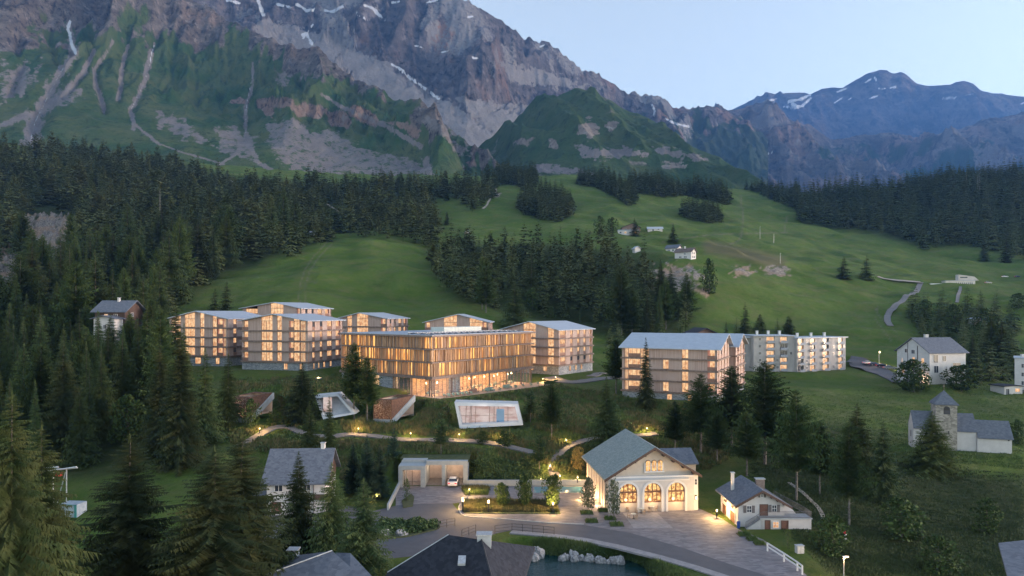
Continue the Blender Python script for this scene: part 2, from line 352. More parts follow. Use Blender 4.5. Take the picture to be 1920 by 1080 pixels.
def ground_mat():
    m = bpy.data.materials.new('meadow'); m.use_nodes = True; t = m.node_tree; N = t.nodes; L = t.links; b = N['Principled BSDF']
    b.inputs['Roughness'].default_value = 0.95; b.inputs['Specular IOR Level'].default_value = 0.15
    g = N.new('ShaderNodeNewGeometry').outputs['Position']
    def noise(s, d=4, st=(1, 1, 1), r=0.6):
        mp = N.new('ShaderNodeMapping'); mp.inputs['Scale'].default_value = st; L.new(g, mp.inputs[0])
        n = N.new('ShaderNodeTexNoise'); n.inputs['Scale'].default_value = s; n.inputs['Detail'].default_value = d; n.inputs['Roughness'].default_value = r
        L.new(mp.outputs[0], n.inputs['Vector']); return n.outputs[0]
    def mixc(f, a_, b_):
        x = N.new('ShaderNodeMix'); x.data_type = 'RGBA'
        for i, q in ((0, f), (6, a_), (7, b_)):
            if isinstance(q, tuple): x.inputs[i].default_value = (*q, 1)
            else: L.new(q, x.inputs[i])
        return x.outputs[2]
    def rng(f, lo, hi, o0=0.0, o1=1.0):
        r = N.new('ShaderNodeMapRange'); r.inputs[1].default_value = lo; r.inputs[2].default_value = hi; r.inputs[3].default_value = o0; r.inputs[4].default_value = o1; L.new(f, r.inputs[0]); return r.outputs[0]
    def mul(a_, b_):
        x = N.new('ShaderNodeMath'); x.operation = 'MULTIPLY'
        for i, q in ((0, a_), (1, b_)):
            if isinstance(q, float): x.inputs[i].default_value = q
            else: L.new(q, x.inputs[i])
        return x.outputs[0]
    grass = mixc(rng(noise(0.02, 5), 0.38, 0.62), (0.062, 0.105, 0.018), (0.120, 0.158, 0.042))
    grass = mixc(rng(noise(0.35, 5, (1, 1, 1), .75), 0.3, 0.75), grass, (0.050, 0.104, 0.014))
    grass = mixc(mul(rng(noise(0.09, 6, (1, 1, 2.5), .7), 0.47, 0.66), 0.75), grass, (0.115, 0.122, 0.046))
    grass = mixc(mul(rng(noise(0.03, 6, (.5, 1, 1), .8), 0.55, 0.72), 0.65), grass, (0.022, 0.048, 0.010))
    grass = mixc(mul(rng(noise(2.2, 4, (1, 1, 1), .8), 0.5, 0.8), 0.5), grass, (0.024, 0.05, 0.010))
    at1 = N.new('ShaderNodeAttribute'); at1.attribute_name = 'mask'; sp = N.new('ShaderNodeSeparateColor'); L.new(at1.outputs['Color'], sp.inputs[0])
    at2 = N.new('ShaderNodeAttribute'); at2.attribute_name = 'mask2'; sp2 = N.new('ShaderNodeSeparateColor'); L.new(at2.outputs['Color'], sp2.inputs[0])
    tallc = mixc(rng(noise(0.8, 5, (1, 1, 1), .7), 0.35, 0.65), (0.058, 0.098, 0.026), (0.150, 0.155, 0.070))
    grass = mixc(mul(sp.outputs[1], 0.75), grass, tallc)
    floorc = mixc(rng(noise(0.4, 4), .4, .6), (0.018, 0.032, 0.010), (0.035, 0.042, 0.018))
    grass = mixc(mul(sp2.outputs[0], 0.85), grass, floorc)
    grass = mixc(sp2.outputs[1], grass, (0.12, 0.105, 0.06))
    rk = mixc(rng(noise(0.9, 6, (1, 1, .4), .75), 0.38, 0.62), (0.10, 0.095, 0.09), (0.34, 0.30, 0.27))
    rk = mixc(mul(rng(noise(0.05, 3), .5, .6), 0.5), rk, (0.30, 0.19, 0.12))
    grass = mixc(sp.outputs[0], grass, rk)
    wornc = mixc(rng(noise(0.5, 3), .4, .6), (0.09, 0.105, 0.05), (0.16, 0.15, 0.10))
    grass = mixc(mul(sp.outputs[2], 0.8), grass, wornc)
    L.new(grass, b.inputs['Base Color'])
    bp = N.new('ShaderNodeBump'); bp.inputs['Strength'].default_value = 0.9; bp.inputs['Distance'].default_value = 0.9
    L.new(noise(1.1, 7, (1, 1, 1), .72), bp.inputs['Height']); L.new(bp.outputs[0], b.inputs['Normal'])
    return m
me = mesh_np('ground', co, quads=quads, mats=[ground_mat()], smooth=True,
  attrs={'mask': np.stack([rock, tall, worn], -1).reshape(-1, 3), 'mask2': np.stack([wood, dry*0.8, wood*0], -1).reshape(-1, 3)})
tag(link('ground', me), kind='structure')

# ---------------------------------------------------------------- mountains
def mount_mat(name, rock_a, rock_b, grass_a, grass_b, scree, warm, fs):
    m = bpy.data.materials.new(name); m.use_nodes = True; t = m.node_tree; N = t.nodes; L = t.links; b = N['Principled BSDF']
    b.inputs['Roughness'].default_value = 0.95; b.inputs['Specular IOR Level'].default_value = 0.1
    g = N.new('ShaderNodeNewGeometry').outputs['Position']
    def noise(s, d=5, st=(1, 1, 1), r=0.65):
        mp = N.new('ShaderNodeMapping'); mp.inputs['Scale'].default_value = st; L.new(g, mp.inputs[0])
        n = N.new('ShaderNodeTexNoise'); n.inputs['Scale'].default_value = s; n.inputs['Detail'].default_value = d; n.inputs['Roughness'].default_value = r
        L.new(mp.outputs[0], n.inputs['Vector']); return n.outputs[0]
    def mixc(f, a_, b_):
        x = N.new('ShaderNodeMix'); x.data_type = 'RGBA'
        for i, q in ((0, f), (6, a_), (7, b_)):
            if isinstance(q, tuple): x.inputs[i].default_value = (*q, 1)
            elif isinstance(q, float): x.inputs[i].default_value = q
            else: L.new(q, x.inputs[i])
        return x.outputs[2]
    def rng(f, lo, hi):
        r = N.new('ShaderNodeMapRange'); r.inputs[1].default_value = lo; r.inputs[2].default_value = hi; L.new(f, r.inputs[0]); return r.outputs[0]
    a1 = N.new('ShaderNodeAttribute'); a1.attribute_name = 'mask'; sp = N.new('ShaderNodeSeparateColor'); L.new(a1.outputs['Color'], sp.inputs[0])
    a2 = N.new('ShaderNodeAttribute'); a2.attribute_name = 'mask2'; sp2 = N.new('ShaderNodeSeparateColor'); L.new(a2.outputs['Color'], sp2.inputs[0])
    def edge(v, nz, k=0.6):       # ragged edge of a patch
        x = N.new('ShaderNodeMath'); x.operation = 'MULTIPLY_ADD'; L.new(nz, x.inputs[0]); x.inputs[1].default_value = k
        y = N.new('ShaderNodeMath'); y.operation = 'ADD'; L.new(v, y.inputs[0]); x.inputs[2].default_value = -k/2; L.new(x.outputs[0], y.inputs[1])
        return rng(y.outputs[0], 0.4, 0.6)
    nf = noise(fs, 8, (1, 1, 1), .75); ne = noise(fs*3.2, 6, (1, 1, 1), .7)
    rk = mixc(rng(noise(fs*0.35, 7, (1, 1, 2.2), .7), 0.35, 0.65), rock_a, rock_b)
    rk = mixc(sp2.outputs[1], rk, warm)
    gr = mixc(rng(noise(fs*0.25, 6), 0.38, 0.62), grass_a, grass_b)
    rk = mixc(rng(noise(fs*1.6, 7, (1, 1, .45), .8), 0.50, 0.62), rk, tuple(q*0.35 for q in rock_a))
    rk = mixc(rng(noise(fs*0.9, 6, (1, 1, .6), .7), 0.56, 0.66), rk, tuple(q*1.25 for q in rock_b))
    gr = mixc(rng(noise(fs*1.2, 7, (1, 1, .5), .8), 0.52, 0.66), gr, tuple(q*0.5 for q in grass_a))
    c = mixc(edge(sp.outputs[1], nf, 1.0), rk, gr)
    sc2 = mixc(rng(noise(fs*1.3, 5, (1, .5, .5), .7), .3, .7), tuple(q*0.82 for q in scree), tuple(q*1.18 for q in scree))
    c = mixc(edge(sp.outputs[2], ne, 1.5), c, sc2)
    c = mixc(edge(sp2.outputs[0], ne, 1.1), c, (0.60, 0.63, 0.68))
    L.new(c, b.inputs['Base Color'])
    bp = N.new('ShaderNodeBump'); bp.inputs['Strength'].default_value = 1.0; bp.inputs['Distance'].default_value = 0.35/fs
    L.new(nf, bp.inputs['Height']); L.new(bp.outputs[0], b.inputs['Normal'])
    return m
def lerp_pts(px, pts): return np.interp(px, [p[0] for p in pts], [p[1] for p in pts])
def mountain(name, px0, px1, nx, ns, baseD, basepy, ridD, ridpy, prof, detail, masks, material, back=0.25, carve=None, calm=None):
    px = np.linspace(px0, px1, nx); s = np.concatenate([np.linspace(0, 1, ns), 1+np.linspace(0.02, 1, 16)*back])
    Db = lerp_pts(px, baseD); Dr = lerp_pts(px, ridD); zb = (HZ-lerp_pts(px, basepy))/F*Db; zr = (HZ-lerp_pts(px, ridpy))/F*Dr
    S = np.repeat(s[None, :], nx, 0); Y = Db[:, None]+(Dr-Db)[:, None]*S; X = (px[:, None]-960)/F*Y
    Sf = np.minimum(S, 1); Z = zb[:, None]+(zr-zb)[:, None]*prof(Sf, px[:, None])
    bk = np.clip(S-1, 0, 9); Z = Z-bk*(Dr-Db)[:, None]*0.75
    PXm = np.repeat(px[:, None], S.shape[1], 1)
    calmw = calm(PXm, HZ-F*Z/Y) if calm else 0
    Z = Z+detail(X, Y, S, PXm)*(1-calmw)
    PY = HZ-F*Z/Y
    if carve: Z = Z+carve(PXm, PY, X, Y, S); PY = HZ-F*Z/Y
    mk = masks(PXm, PY, X, Y, Z, S)
    n1, n2 = S.shape; ii = np.arange(n1*n2).reshape(n1, n2)
    q = np.stack([ii[:-1, :-1], ii[1:, :-1], ii[1:, 1:], ii[:-1, 1:]], -1).reshape(-1, 4)
    me = mesh_np(name, np.stack([X, Y, Z], -1).reshape(-1, 3), quads=q, mats=[material], smooth=True,
                 attrs={'mask': mk[0].reshape(-1, 3), 'mask2': mk[1].reshape(-1, 3)})
    return tag(link(name, me), kind='structure')
def strip(PX, PY, pts, w0, w1=None, gate=None):
    w1 = w0 if w1 is None else w1; n = len(pts)-1; best = np.zeros(PX.shape)
    for i in range(n):
        ww = w0+(w1-w0)*(i+.5)/n; wv = ww*(1+1.1*perlin(PX/9, PY/14)+.6*perlin(PX/3+5, PY/4.5))
        x0, y0 = pts[i]; x1, y1 = pts[i+1]; m = ww*3+4
        k = (PX > min(x0, x1)-m) & (PX < max(x0, x1)+m) & (PY > min(y0, y1)-m) & (PY < max(y0, y1)+m)
        if k.any(): best[k] = np.maximum(best[k], np.clip(1.12-.62*dpoly(PX[k], PY[k], [pts[i], pts[i+1]], False)/np.maximum(wv[k], .3), 0, 1))
    return best
def blob(PX, PY, poly, soft=5.0):
    out = np.zeros(PX.shape); xs = [p[0] for p in poly]; ys = [p[1] for p in poly]
    k = (PX > min(xs)-20) & (PX < max(xs)+20) & (PY > min(ys)-20) & (PY < max(ys)+20)
    if k.any():
        a_, b_ = PX[k], PY[k]; d = dpoly(a_, b_, poly); d = np.where(inpoly(a_, b_, poly), d, -d)
        out[k] = np.clip(0.5+(d+fbm(a_/16, b_/9, 5, .6)*soft*2.6)/(2*soft), 0, 1)
    return out
# the near spur: green slopes, gullies, brown crags
def A_prof(s, px): return 0.10*s+0.42*s**1.25+0.48*s**2.2
def A_detail(X, Y, S, PX):
    wx = X+fbm(X/500, Y/500, 3)*160
    sp = ridged(wx/420+Y/2600, Y/1700, 3, .38)
    top = sstep(0.42, 0.8, S)
    d = (sp-0.7)*(30+125*top)*sstep(0.05, 0.4, S)*(1-0.75*sstep(0.85, 1.0, S))
    d += (ridged(X/130+Y/900, Y/330, 4, .48)-0.6)*38*top*(1-.6*sstep(.9, 1, S))+fbm(X/55, Y/80, 5, .45)*5*sstep(0, .2, S)+(ridged(X/58+Y/400, Y/150, 4, .55)-.6)*15*top*(1-.5*sstep(.9, 1, S))
    d += fbm(X/240, Y/200, 3)*16*sstep(0, .15, S)
    for pts, w_, dp in A_GUL: 
        PY = None
    return d
A_GUL = []
def A_carve(PX, PY, X, Y, S):
    z = np.zeros(PX.shape)
    for pts, w, dp in [([(128,20),(133,75),(140,100),(118,130),(100,160),(80,200),(66,240)], 22, 22), ([(290,60),(281,120),(268,160),(250,195),(243,215)], 14, 13), ([(474,90),(474,160),(460,200),(461,250)], 12, 12),
        ([(212,60),(196,105),(178,130),(184,165),(196,205)], 9, 18), ([(240,60),(228,130),(222,185)], 8, 15), ([(176,70),(160,130),(120,178)], 9, 18), ([(30,60),(40,120),(20,170)], 12, 22), ([(360,80),(365,140),(372,200)], 9, 14), ([(410,90),(420,150),(415,210)], 9, 14),
        ([(545,100),(560,150),(590,190)], 10, 16), ([(650,150),(690,190),(740,215)], 10, 14), ([(330,60),(322,110),(318,150)], 8, 14), ([(80,30),(100,90),(112,120)], 9, 20)]:
        for a_, b_ in zip(pts[:-1], pts[1:]):
            m = 3*w; k = (PX > min(a_[0], b_[0])-m) & (PX < max(a_[0], b_[0])+m) & (PY > min(a_[1], b_[1])-m) & (PY < max(a_[1], b_[1])+m)
            if k.any(): z[k] = np.minimum(z[k], -dp*np.exp(-(dpoly(PX[k], PY[k], [a_, b_], False)/w)**2*2)*(1+.5*perlin(PX[k]/8, PY[k]/12)))
    for cx, cy, rx, ry in [(515,193,38,12),(575,205,34,14),(632,222,24,14),(682,218,28,18),(755,240,32,12),(918,276,24,16)]:    # crags stand proud
        q = ((PX-cx)/rx)**2+((PY-cy)/ry)**2; z += np.where(q < 4, 26*np.exp(-q*1.3)*(.6+ridged(X/40, Y/60, 4, .55)), 0)
    return z
def A_masks(PX, PY, X, Y, Z, S):
    gx = np.gradient(Z, axis=1)/np.maximum(np.gradient(Y, axis=1), 1e-3)
    n = fbm(X/160, Y/260, 5, .6); n2 = fbm(X/38+4, Y/120, 5, .6)
    cut = np.interp(PX[:, 0], [-500, 0, 250, 480, 560, 700, 860, 1000], [60, 62, 62, 78, 108, 190, 250, 330])[:, None]
    grass = sstep(-24, 28, PY-cut+n*62+n2*34)
    grass = np.maximum(grass, 0.75*sstep(0.10, 0.45, n+0.25*n2)*sstep(-90, 0, PY-cut))
    sc_ = np.zeros(PX.shape); sn = sc_.copy(); wm = sc_.copy(); rk = sc_.copy()
    for pts, w0, w1 in [([(128,45),(133,75),(140,100),(118,130),(100,160),(80,200),(66,225),(56,262),(60,280)], 4, 17),
        ([(0,236),(40,220),(75,212)], 4, 9), ([(290,82),(281,120),(268,160),(250,195),(243,210),(255,235),(300,272)], 2.2, 3), ([(284,95),(268,160),(246,205),(250,240)], 6, 3),
        ([(474,118),(474,160),(460,200),(461,250),(462,272)], 1.5, 5), ([(462,262),(440,290),(410,310)], 4, 2), ([(462,262),(480,295)], 5, 3),
        ([(212,78),(196,105),(176,130),(182,165),(196,205)], 2, 6), ([(240,85),(228,130),(222,185)], 3, 5), ([(176,95),(160,130),(120,178),(70,210)], 4, 8),
        ([(300,270),(340,285),(420,308)], 1.2, 2), ([(800,300),(806,330)], 6, 8), ([(480,300),(520,330)], 3, 5),
        ([(548,225),(590,265),(640,300)], 5, 8), ([(600,175),(640,200),(720,235),(790,275)], 3, 5)]:
        sc_ = np.maximum(sc_, strip(PX, PY, pts, w0, w1))
    for poly in [[(0,88),(10,100),(14,120),(0,125)],[(0,135),(28,128),(48,108),(60,140),(82,100),(72,150),(40,180),(0,194)],[(92,182),(130,160),(165,175),(130,195),(95,205)],[(295,205),(345,225),(400,272),(350,262),(300,240)],
        [(400,240),(440,238),(480,258),(470,300),(410,285)],[(500,228),(545,225),(575,255),(620,240),(650,262),(700,285),(780,300),(820,330),(700,330),(560,325),(520,300),(498,260)],
        [(790,210),(840,235),(880,250),(840,262),(800,240)],[(842,262),(890,285),(862,295),(845,280)],[(515,130),(545,140),(540,165),(518,160)]]:
        sc_ = np.maximum(sc_, blob(PX, PY, poly, 5)*(0.66+0.5*np.clip(fbm(PX/16, PY/8, 4), -1, .5)))
    for poly in [[(478,188),(510,182),(555,186),(550,200),(512,205),(510,222),(498,215),(485,200)],[(540,198),(590,194),(615,204),(600,222),(560,220)],[(610,212),(640,205),(660,225),(655,242),(620,238)],
        [(650,200),(680,198),(712,222),(708,240),(680,232),(655,218)],[(722,228),(770,232),(790,245),(780,262),(760,246)],[(892,258),(925,260),(945,290),(930,296)],[(865,302),(892,303),(888,316)],[(430,187),(470,183),(462,196),(432,195)]]:
        rk = np.maximum(rk, blob(PX, PY, poly, 2.5)); 
    wm = np.maximum(wm, rk*0.5); grass = grass*(1-rk)
    sn = np.maximum(sn, strip(PX, PY, [(131,42),(128,55),(134,80),(141,100)], 2.5, 3.5)); sn = np.maximum(sn, 0.8*strip(PX, PY, [(290,84),(284,100),(281,120)], 1.2, 1.0))
    for pts in ([(120,125),(98,165),(78,205),(66,228),(58,262)], [(281,120),(268,160),(246,205)], [(474,140),(461,205),(461,250)]):
        sn = np.maximum(sn, 0.55*strip(PX, PY, pts, 0.8, 1.6))
    wm = np.maximum(wm, 0.35*sstep(0.1, 0.5, fbm(X/220+7, Y/220, 3))*(1-grass))
    return np.stack([rk, grass, sc_], -1), np.stack([sn, wm, rk], -1)
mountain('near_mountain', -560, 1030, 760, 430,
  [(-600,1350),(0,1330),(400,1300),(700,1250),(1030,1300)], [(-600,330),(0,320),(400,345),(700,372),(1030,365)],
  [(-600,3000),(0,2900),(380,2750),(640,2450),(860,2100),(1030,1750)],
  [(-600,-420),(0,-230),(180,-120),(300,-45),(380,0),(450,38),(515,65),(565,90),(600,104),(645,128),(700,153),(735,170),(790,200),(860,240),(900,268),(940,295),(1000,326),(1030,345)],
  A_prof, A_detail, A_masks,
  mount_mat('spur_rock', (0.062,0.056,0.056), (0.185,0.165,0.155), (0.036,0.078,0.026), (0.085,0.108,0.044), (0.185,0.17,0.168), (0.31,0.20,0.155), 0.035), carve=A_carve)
# the high rocky mountain behind it
B_R = [(-500,-420),(200,-420),(500,-180),(640,-90),(760,-50),(870,-4),(905,12),(935,28),(960,45),(985,72),(1000,78),(1030,82),(1060,104),(1090,130),(1120,142),(1150,152),(1170,170),(1205,176),(1240,184),(1262,202),(1290,206),(1320,200),(1345,205),(1370,214),(1400,235),(1440,262)]
def B_prof(s, px): return 0.08*s+0.5*s**1.5+0.42*s**2.4
def B_detail(X, Y, S, PX):
    wx = X+fbm(X/900, Y/900, 3)*300; fade = (1-0.8*sstep(0.9, 1.0, S))
    d = (ridged(wx/760-Y/1900, Y/2600+wx/5000, 4, .40)-0.7)*200*sstep(0.15, 0.75, S)*fade
    d += (ridged((X-Y*.35)/240, Y/620, 4, .48)-0.6)*58*sstep(0.3, 0.7, S)*(1-.6*sstep(.9, 1, S))+fbm(X/70, Y/90, 5, .5)*8+(ridged((X+Y*.2)/105, Y/250, 4, .55)-.6)*34*sstep(0.3, 0.6, S)*(1-.5*sstep(.92, 1, S))
    return d
def B_masks(PX, PY, X, Y, Z, S):
    sc_ = np.zeros(PX.shape); sn = sc_.copy(); g = sc_.copy()
    sc_ = np.maximum(sc_, 1.0*blob(PX, PY, [(480,30),(606,67),(716,113),(783,159),(826,183),(870,208),(936,241),(960,300),(900,290),(800,230),(560,110),(480,60)], 5))
    sc_ = np.maximum(sc_, 0.9*blob(PX, PY, [(850,180),(930,192),(1021,199),(1003,241),(950,250),(880,215)], 4)); sc_ = np.maximum(sc_, .85*blob(PX, PY, [(940,118),(1020,130),(1110,165),(1060,165),(960,155)], 5))
    sc_ = np.maximum(sc_, .62*sstep(-.05, .3, fbm(X/420, Y/500, 4))*(PX < 1600))
    for pts, w0 in [([(484,0),(488,14),(495,28)], 3.5), ([(566,66),(575,62),(586,84)], 3), ([(568,72),(582,52),(588,44)], 1.4), ([(735,121),(748,128),(770,146),(800,168),(822,184)], 2.4), ([(610,20),(622,22),(642,12)], 2.6),
        ([(556,8),(575,20),(590,18)], 2.6), ([(684,10),(698,14),(712,30)], 2.6), ([(705,22),(722,38)], 2), ([(735,5),(748,3)], 2), ([(800,5),(820,0)], 2), ([(878,32),(886,31)], 1.6), ([(778,86),(790,88)], 1.4), ([(828,98),(840,95)], 1.4), ([(885,108),(896,110)], 1.6),
        ([(1222,196),(1228,206),(1226,216)], 1.8), ([(1247,222),(1268,232),(1292,238)], 1.8), ([(1013,88),(1022,84)], 1.6), ([(425,0),(450,6)], 2.5), ([(520,8),(545,14)], 2), ([(668,26),(690,38)], 1.5)]:
        sn = np.maximum(sn, strip(PX, PY, pts, w0*.85, w0))
    g = .8*sstep(-10, 40, PY-215+fbm(X/150, Y/150, 4)*60)*sstep(900, 980, PX)+0.55*sstep(.25, .5, fbm(X/260+3, Y/260, 4))*sstep(120, 190, PY)
    wm = np.maximum(.95*blob(PX, PY, [(815,45),(840,38),(856,62),(845,85),(822,95),(808,78)], 5), 0.65*sstep(0.05, 0.4, fbm(X/300, Y/360, 4))*sstep(40, 110, PY))
    return np.stack([g*0, g, sc_], -1), np.stack([sn, wm, g*0], -1)
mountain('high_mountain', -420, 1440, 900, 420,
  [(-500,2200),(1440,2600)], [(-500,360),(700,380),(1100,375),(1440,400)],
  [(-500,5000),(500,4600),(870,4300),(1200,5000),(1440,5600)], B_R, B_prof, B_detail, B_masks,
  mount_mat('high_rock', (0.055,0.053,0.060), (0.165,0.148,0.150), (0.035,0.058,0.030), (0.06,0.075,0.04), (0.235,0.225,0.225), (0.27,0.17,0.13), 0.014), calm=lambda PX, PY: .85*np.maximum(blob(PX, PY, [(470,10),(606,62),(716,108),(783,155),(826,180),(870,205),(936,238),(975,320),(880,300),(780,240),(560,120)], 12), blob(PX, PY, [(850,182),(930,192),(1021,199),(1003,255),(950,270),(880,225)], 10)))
# green shoulder in the middle
def C_detail(X, Y, S, PX):
    return (ridged((X+Y*.25)/360+3, Y/800, 4, .45)-0.7)*85*sstep(0.1, .5, S)*(1-.75*sstep(.85, 1, S))+fbm(X/110, Y/130, 4, .42)*9*sstep(0, .2, S)*(1-.6*sstep(.85, 1, S))
def C_masks(PX, PY, X, Y, Z, S):
    g = np.clip(1.05-0.55*sstep(.25, .55, fbm(X/130, Y/130, 5)), 0, 1); sc_ = g*0; rk = g*0
    for poly in [[(1080,272),(1120,280),(1180,278),(1222,288),(1200,292),(1110,298),(1090,290)],[(1000,310),(1060,312),(1110,326),(1000,324)],[(1225,275),(1290,285),(1330,300),(1290,298),(1230,285)]]: sc_ = np.maximum(sc_, blob(PX, PY, poly, 4))
    for poly in [[(1082,235),(1105,222),(1125,240),(1118,258),(1085,252)],[(1130,232),(1160,228),(1150,248)],[(960,268),(975,258),(1000,262),(990,275)],[(1240,305),(1290,308),(1285,318),(1245,316)],[(1030,262),(1050,264),(1040,285)]]: rk = np.maximum(rk, blob(PX, PY, poly, 4))
    return np.stack([rk, g*(1-rk), sc_], -1), np.stack([g*0, rk*.3, rk], -1)
mountain('green_shoulder', 880, 1480, 420, 280, [(880,1350),(1480,1500)], [(880,365),(1100,372),(1480,400)],
  [(880,2500),(1080,2600),(1300,2300),(1480,2000)],
  [(880,290),(930,258),(965,232),(1000,200),(1028,184),(1055,173),(1085,167),(1115,172),(1150,192),(1200,222),(1250,250),(1300,275),(1350,292),(1390,318),(1420,335),(1480,372)],
  lambda s, px: 0.15*s+0.85*s**1.3, C_detail, C_masks,
  mount_mat('shoulder_rock', (0.13,0.12,0.115), (0.27,0.25,0.235), (0.036,0.074,0.026), (0.07,0.096,0.038), (0.18,0.165,0.168), (0.27,0.2,0.16), 0.03))
# lower crags of the far side
def E_detail(X, Y, S, PX):
    wx = X+fbm(X/1400, Y/1400, 3)*500
    return (ridged(wx/1300, Y/2100, 4, .40)-0.7)*330*sstep(0.05, .5, S)*(1-.95*sstep(.75, 1, S))+fbm(X/160, Y/200, 5, .45)*12+(ridged((X+Y*.3)/420, Y/900, 4, .48)-.6)*85*(1-.7*sstep(.85, 1, S))+(ridged((X-Y*.3)/170, Y/380, 4, .55)-.6)*42*(1-.6*sstep(.85, 1, S))
def E_masks(PX, PY, X, Y, Z, S):
    g = .85*sstep(-.2, .3, fbm(X/600, Y/600, 5))*sstep(230, 300, PY+20*fbm(X/300, Y/300, 3)); sc_ = .7*sstep(0.1, .4, fbm(X/420+9, Y/420, 5))
    sn = strip(PX, PY, [(1430,289),(1450,286)], 1.2)
    return np.stack([g*0, g, sc_], -1), np.stack([sn, .6*sstep(.0, .4, fbm(X/500+2, Y/500, 3)), g*0], -1)
mountain('far_crags', 1200, 2700, 620, 300, [(1200,4200),(2700,4200)], [(1200,400),(2700,400)],
  [(1200,6800),(1500,7000),(1800,7400),(2700,7600)],
  [(1200,215),(1280,205),(1330,212),(1380,206),(1420,196),(1440,190),(1460,205),(1480,222),(1520,234),(1560,262),(1600,258),(1680,252),(1740,258),(1800,240),(1850,222),(1920,215),(2100,190),(2700,120)],
  lambda s, px: 0.2*s+0.8*s**1.35, E_detail, E_masks,
  mount_mat('crag_rock', (0.065,0.06,0.06), (0.19,0.165,0.16), (0.03,0.058,0.03), (0.05,0.07,0.035), (0.18,0.165,0.165), (0.27,0.18,0.15), 0.009))
# the far blue range
def D_detail(X, Y, S, PX):
    wx = X+fbm(X/2500, Y/2500, 3)*900
    return (ridged(wx/2300+5, Y/3600, 5, .42)-0.7)*620*sstep(0.05, .5, S)*(1-.985*sstep(.72, 1, S))+(ridged((X+Y*.2)/620, Y/1100, 5, .52)-.6)*120*(1-.85*sstep(.8, 1, S))
def D_masks(PX, PY, X, Y, Z, S):
    sn = np.zeros(PX.shape)
    for pts, w0 in [([(1435,192),(1448,188),(1455,186)], 2.6), ([(1445,200),(1456,196)], 2), ([(1477,191),(1500,186),(1518,178)], 2.6), ([(1470,200),(1490,203),(1505,198),(1520,184)], 2.4), ([(1485,196),(1500,200)], 2.5), ([(1565,193),(1578,184)], 1.4), ([(1570,172),(1588,166)], 1.5),
        ([(1630,185),(1645,180)], 2), ([(1622,155),(1632,149)], 1.6), ([(1670,165),(1678,163)], 2.2), ([(1768,184),(1792,183)], 1.8), ([(1640,145),(1643,151)], 1.3), ([(1590,187),(1597,184)], 1.2), ([(1810,178),(1826,176)], 1.3), ([(1915,195),(1922,192)], 1.5), ([(1648,166),(1660,166)], 1.3)]:
        sn = np.maximum(sn, strip(PX, PY, pts, w0*.8, w0))
    g = .5*sstep(-.1, .4, fbm(X/900, Y/900, 4))*sstep(170, 260, PY)
    return np.stack([g*0, g, .5*sstep(.1, .5, fbm(X/800, Y/800, 4))], -1), np.stack([sn, .35*sstep(.1, .5, fbm(X/900+3, Y/900, 3)), g*0], -1)
mountain('far_range', 1180, 2900, 700, 300, [(1180,8600),(2900,8600)], [(1180,380),(2900,380)],
  [(1180,11500),(1650,11800),(2900,12500)],
  [(1180,260),(1300,225),(1370,206),(1400,193),(1425,180),(1440,173),(1460,177),(1490,175),(1510,176),(1520,178),(1540,166),(1560,163),(1580,164),(1600,152),(1625,138),(1648,132),(1662,133),(1672,139),(1690,137),(1700,142),(1718,156),(1740,160),(1780,160),(1797,153),(1808,151),(1825,157),(1838,170),(1860,174),(1900,180),(1960,184),(2100,170),(2500,150),(2900,140)],
  lambda s, px: 0.2*s+0.8*s**1.3, D_detail, D_masks,
  mount_mat('range_rock', (0.035,0.035,0.042), (0.13,0.11,0.11), (0.035,0.055,0.035), (0.05,0.065,0.04), (0.15,0.14,0.14), (0.22,0.15,0.13), 0.006))
# ---------------------------------------------------------------- materials of built things
WOODL = mat('weathered_boards', (0.27, 0.195, 0.17), (0.50, 0.375, 0.335), scale=1.0, stretch=(4.5, 4.5, 0.12), rough=0.8, hard=0.2, detail=5, c3=(0.42, 0.33, 0.30), s3=0.25)
BAND = mat('brown_edge_boards', (0.15, 0.11, 0.095), (0.22, 0.17, 0.15), scale=2.0, rough=0.8)
FINM = mat('larch_fins', (0.36, 0.225, 0.14), (0.60, 0.41, 0.28), scale=1.0, stretch=(3, 3, 0.3), rough=0.7)
METR = mat('grey_standing_metal', (0.30, 0.35, 0.43), (0.37, 0.42, 0.50), scale=0.8, rough=0.5, hard=0.2)
STONE = mat('coursed_stone', (0.16, 0.18, 0.21), (0.33, 0.35, 0.37), scale=1.0, stretch=(2.2, 2.2, 5.5), rough=0.9, brick=True, hard=0.4)
BALU = mat('brown_balustrade', (0.20, 0.11, 0.085), (0.27, 0.16, 0.12), scale=3, stretch=(3, 3, .3), rough=0.7)
WHITE = mat('white_render', (0.46, 0.45, 0.465), (0.56, 0.55, 0.56), scale=0.9, rough=0.9, hard=0.25)
CREAM = mat('cream_render', (0.44, 0.38, 0.33), (0.52, 0.46, 0.40), scale=1.3, rough=0.9, hard=0.25)
WTRIM = mat('white_trim', (0.62, 0.62, 0.64), rough=0.7)
CONC = mat('pale_concrete', (0.26, 0.29, 0.32), (0.38, 0.41, 0.44), scale=1.2, rough=0.85, hard=0.3, detail=6)
GREYW = mat('grey_washed_concrete', (0.28, 0.27, 0.275), (0.50, 0.475, 0.47), scale=0.55, stretch=(1, 1, .35), rough=0.9, hard=0.25, detail=6)
SLATE = mat('blue_grey_slates', (0.075, 0.088, 0.12), (0.125, 0.142, 0.18), scale=1.0, stretch=(2.5, 2.5, 5), rough=0.75, brick=True, hard=0.5)
SLATED = mat('dark_slates', (0.014, 0.017, 0.026), (0.032, 0.036, 0.050), scale=1.0, stretch=(2.2, 2.2, 4), rough=0.7, brick=True, hard=0.5, spec=0.2)
TILEG = mat('green_grey_tiles', (0.14, 0.18, 0.19), (0.24, 0.28, 0.28), scale=1.0, stretch=(3.2, 3.2, 7), rough=0.7, brick=True, hard=0.5)
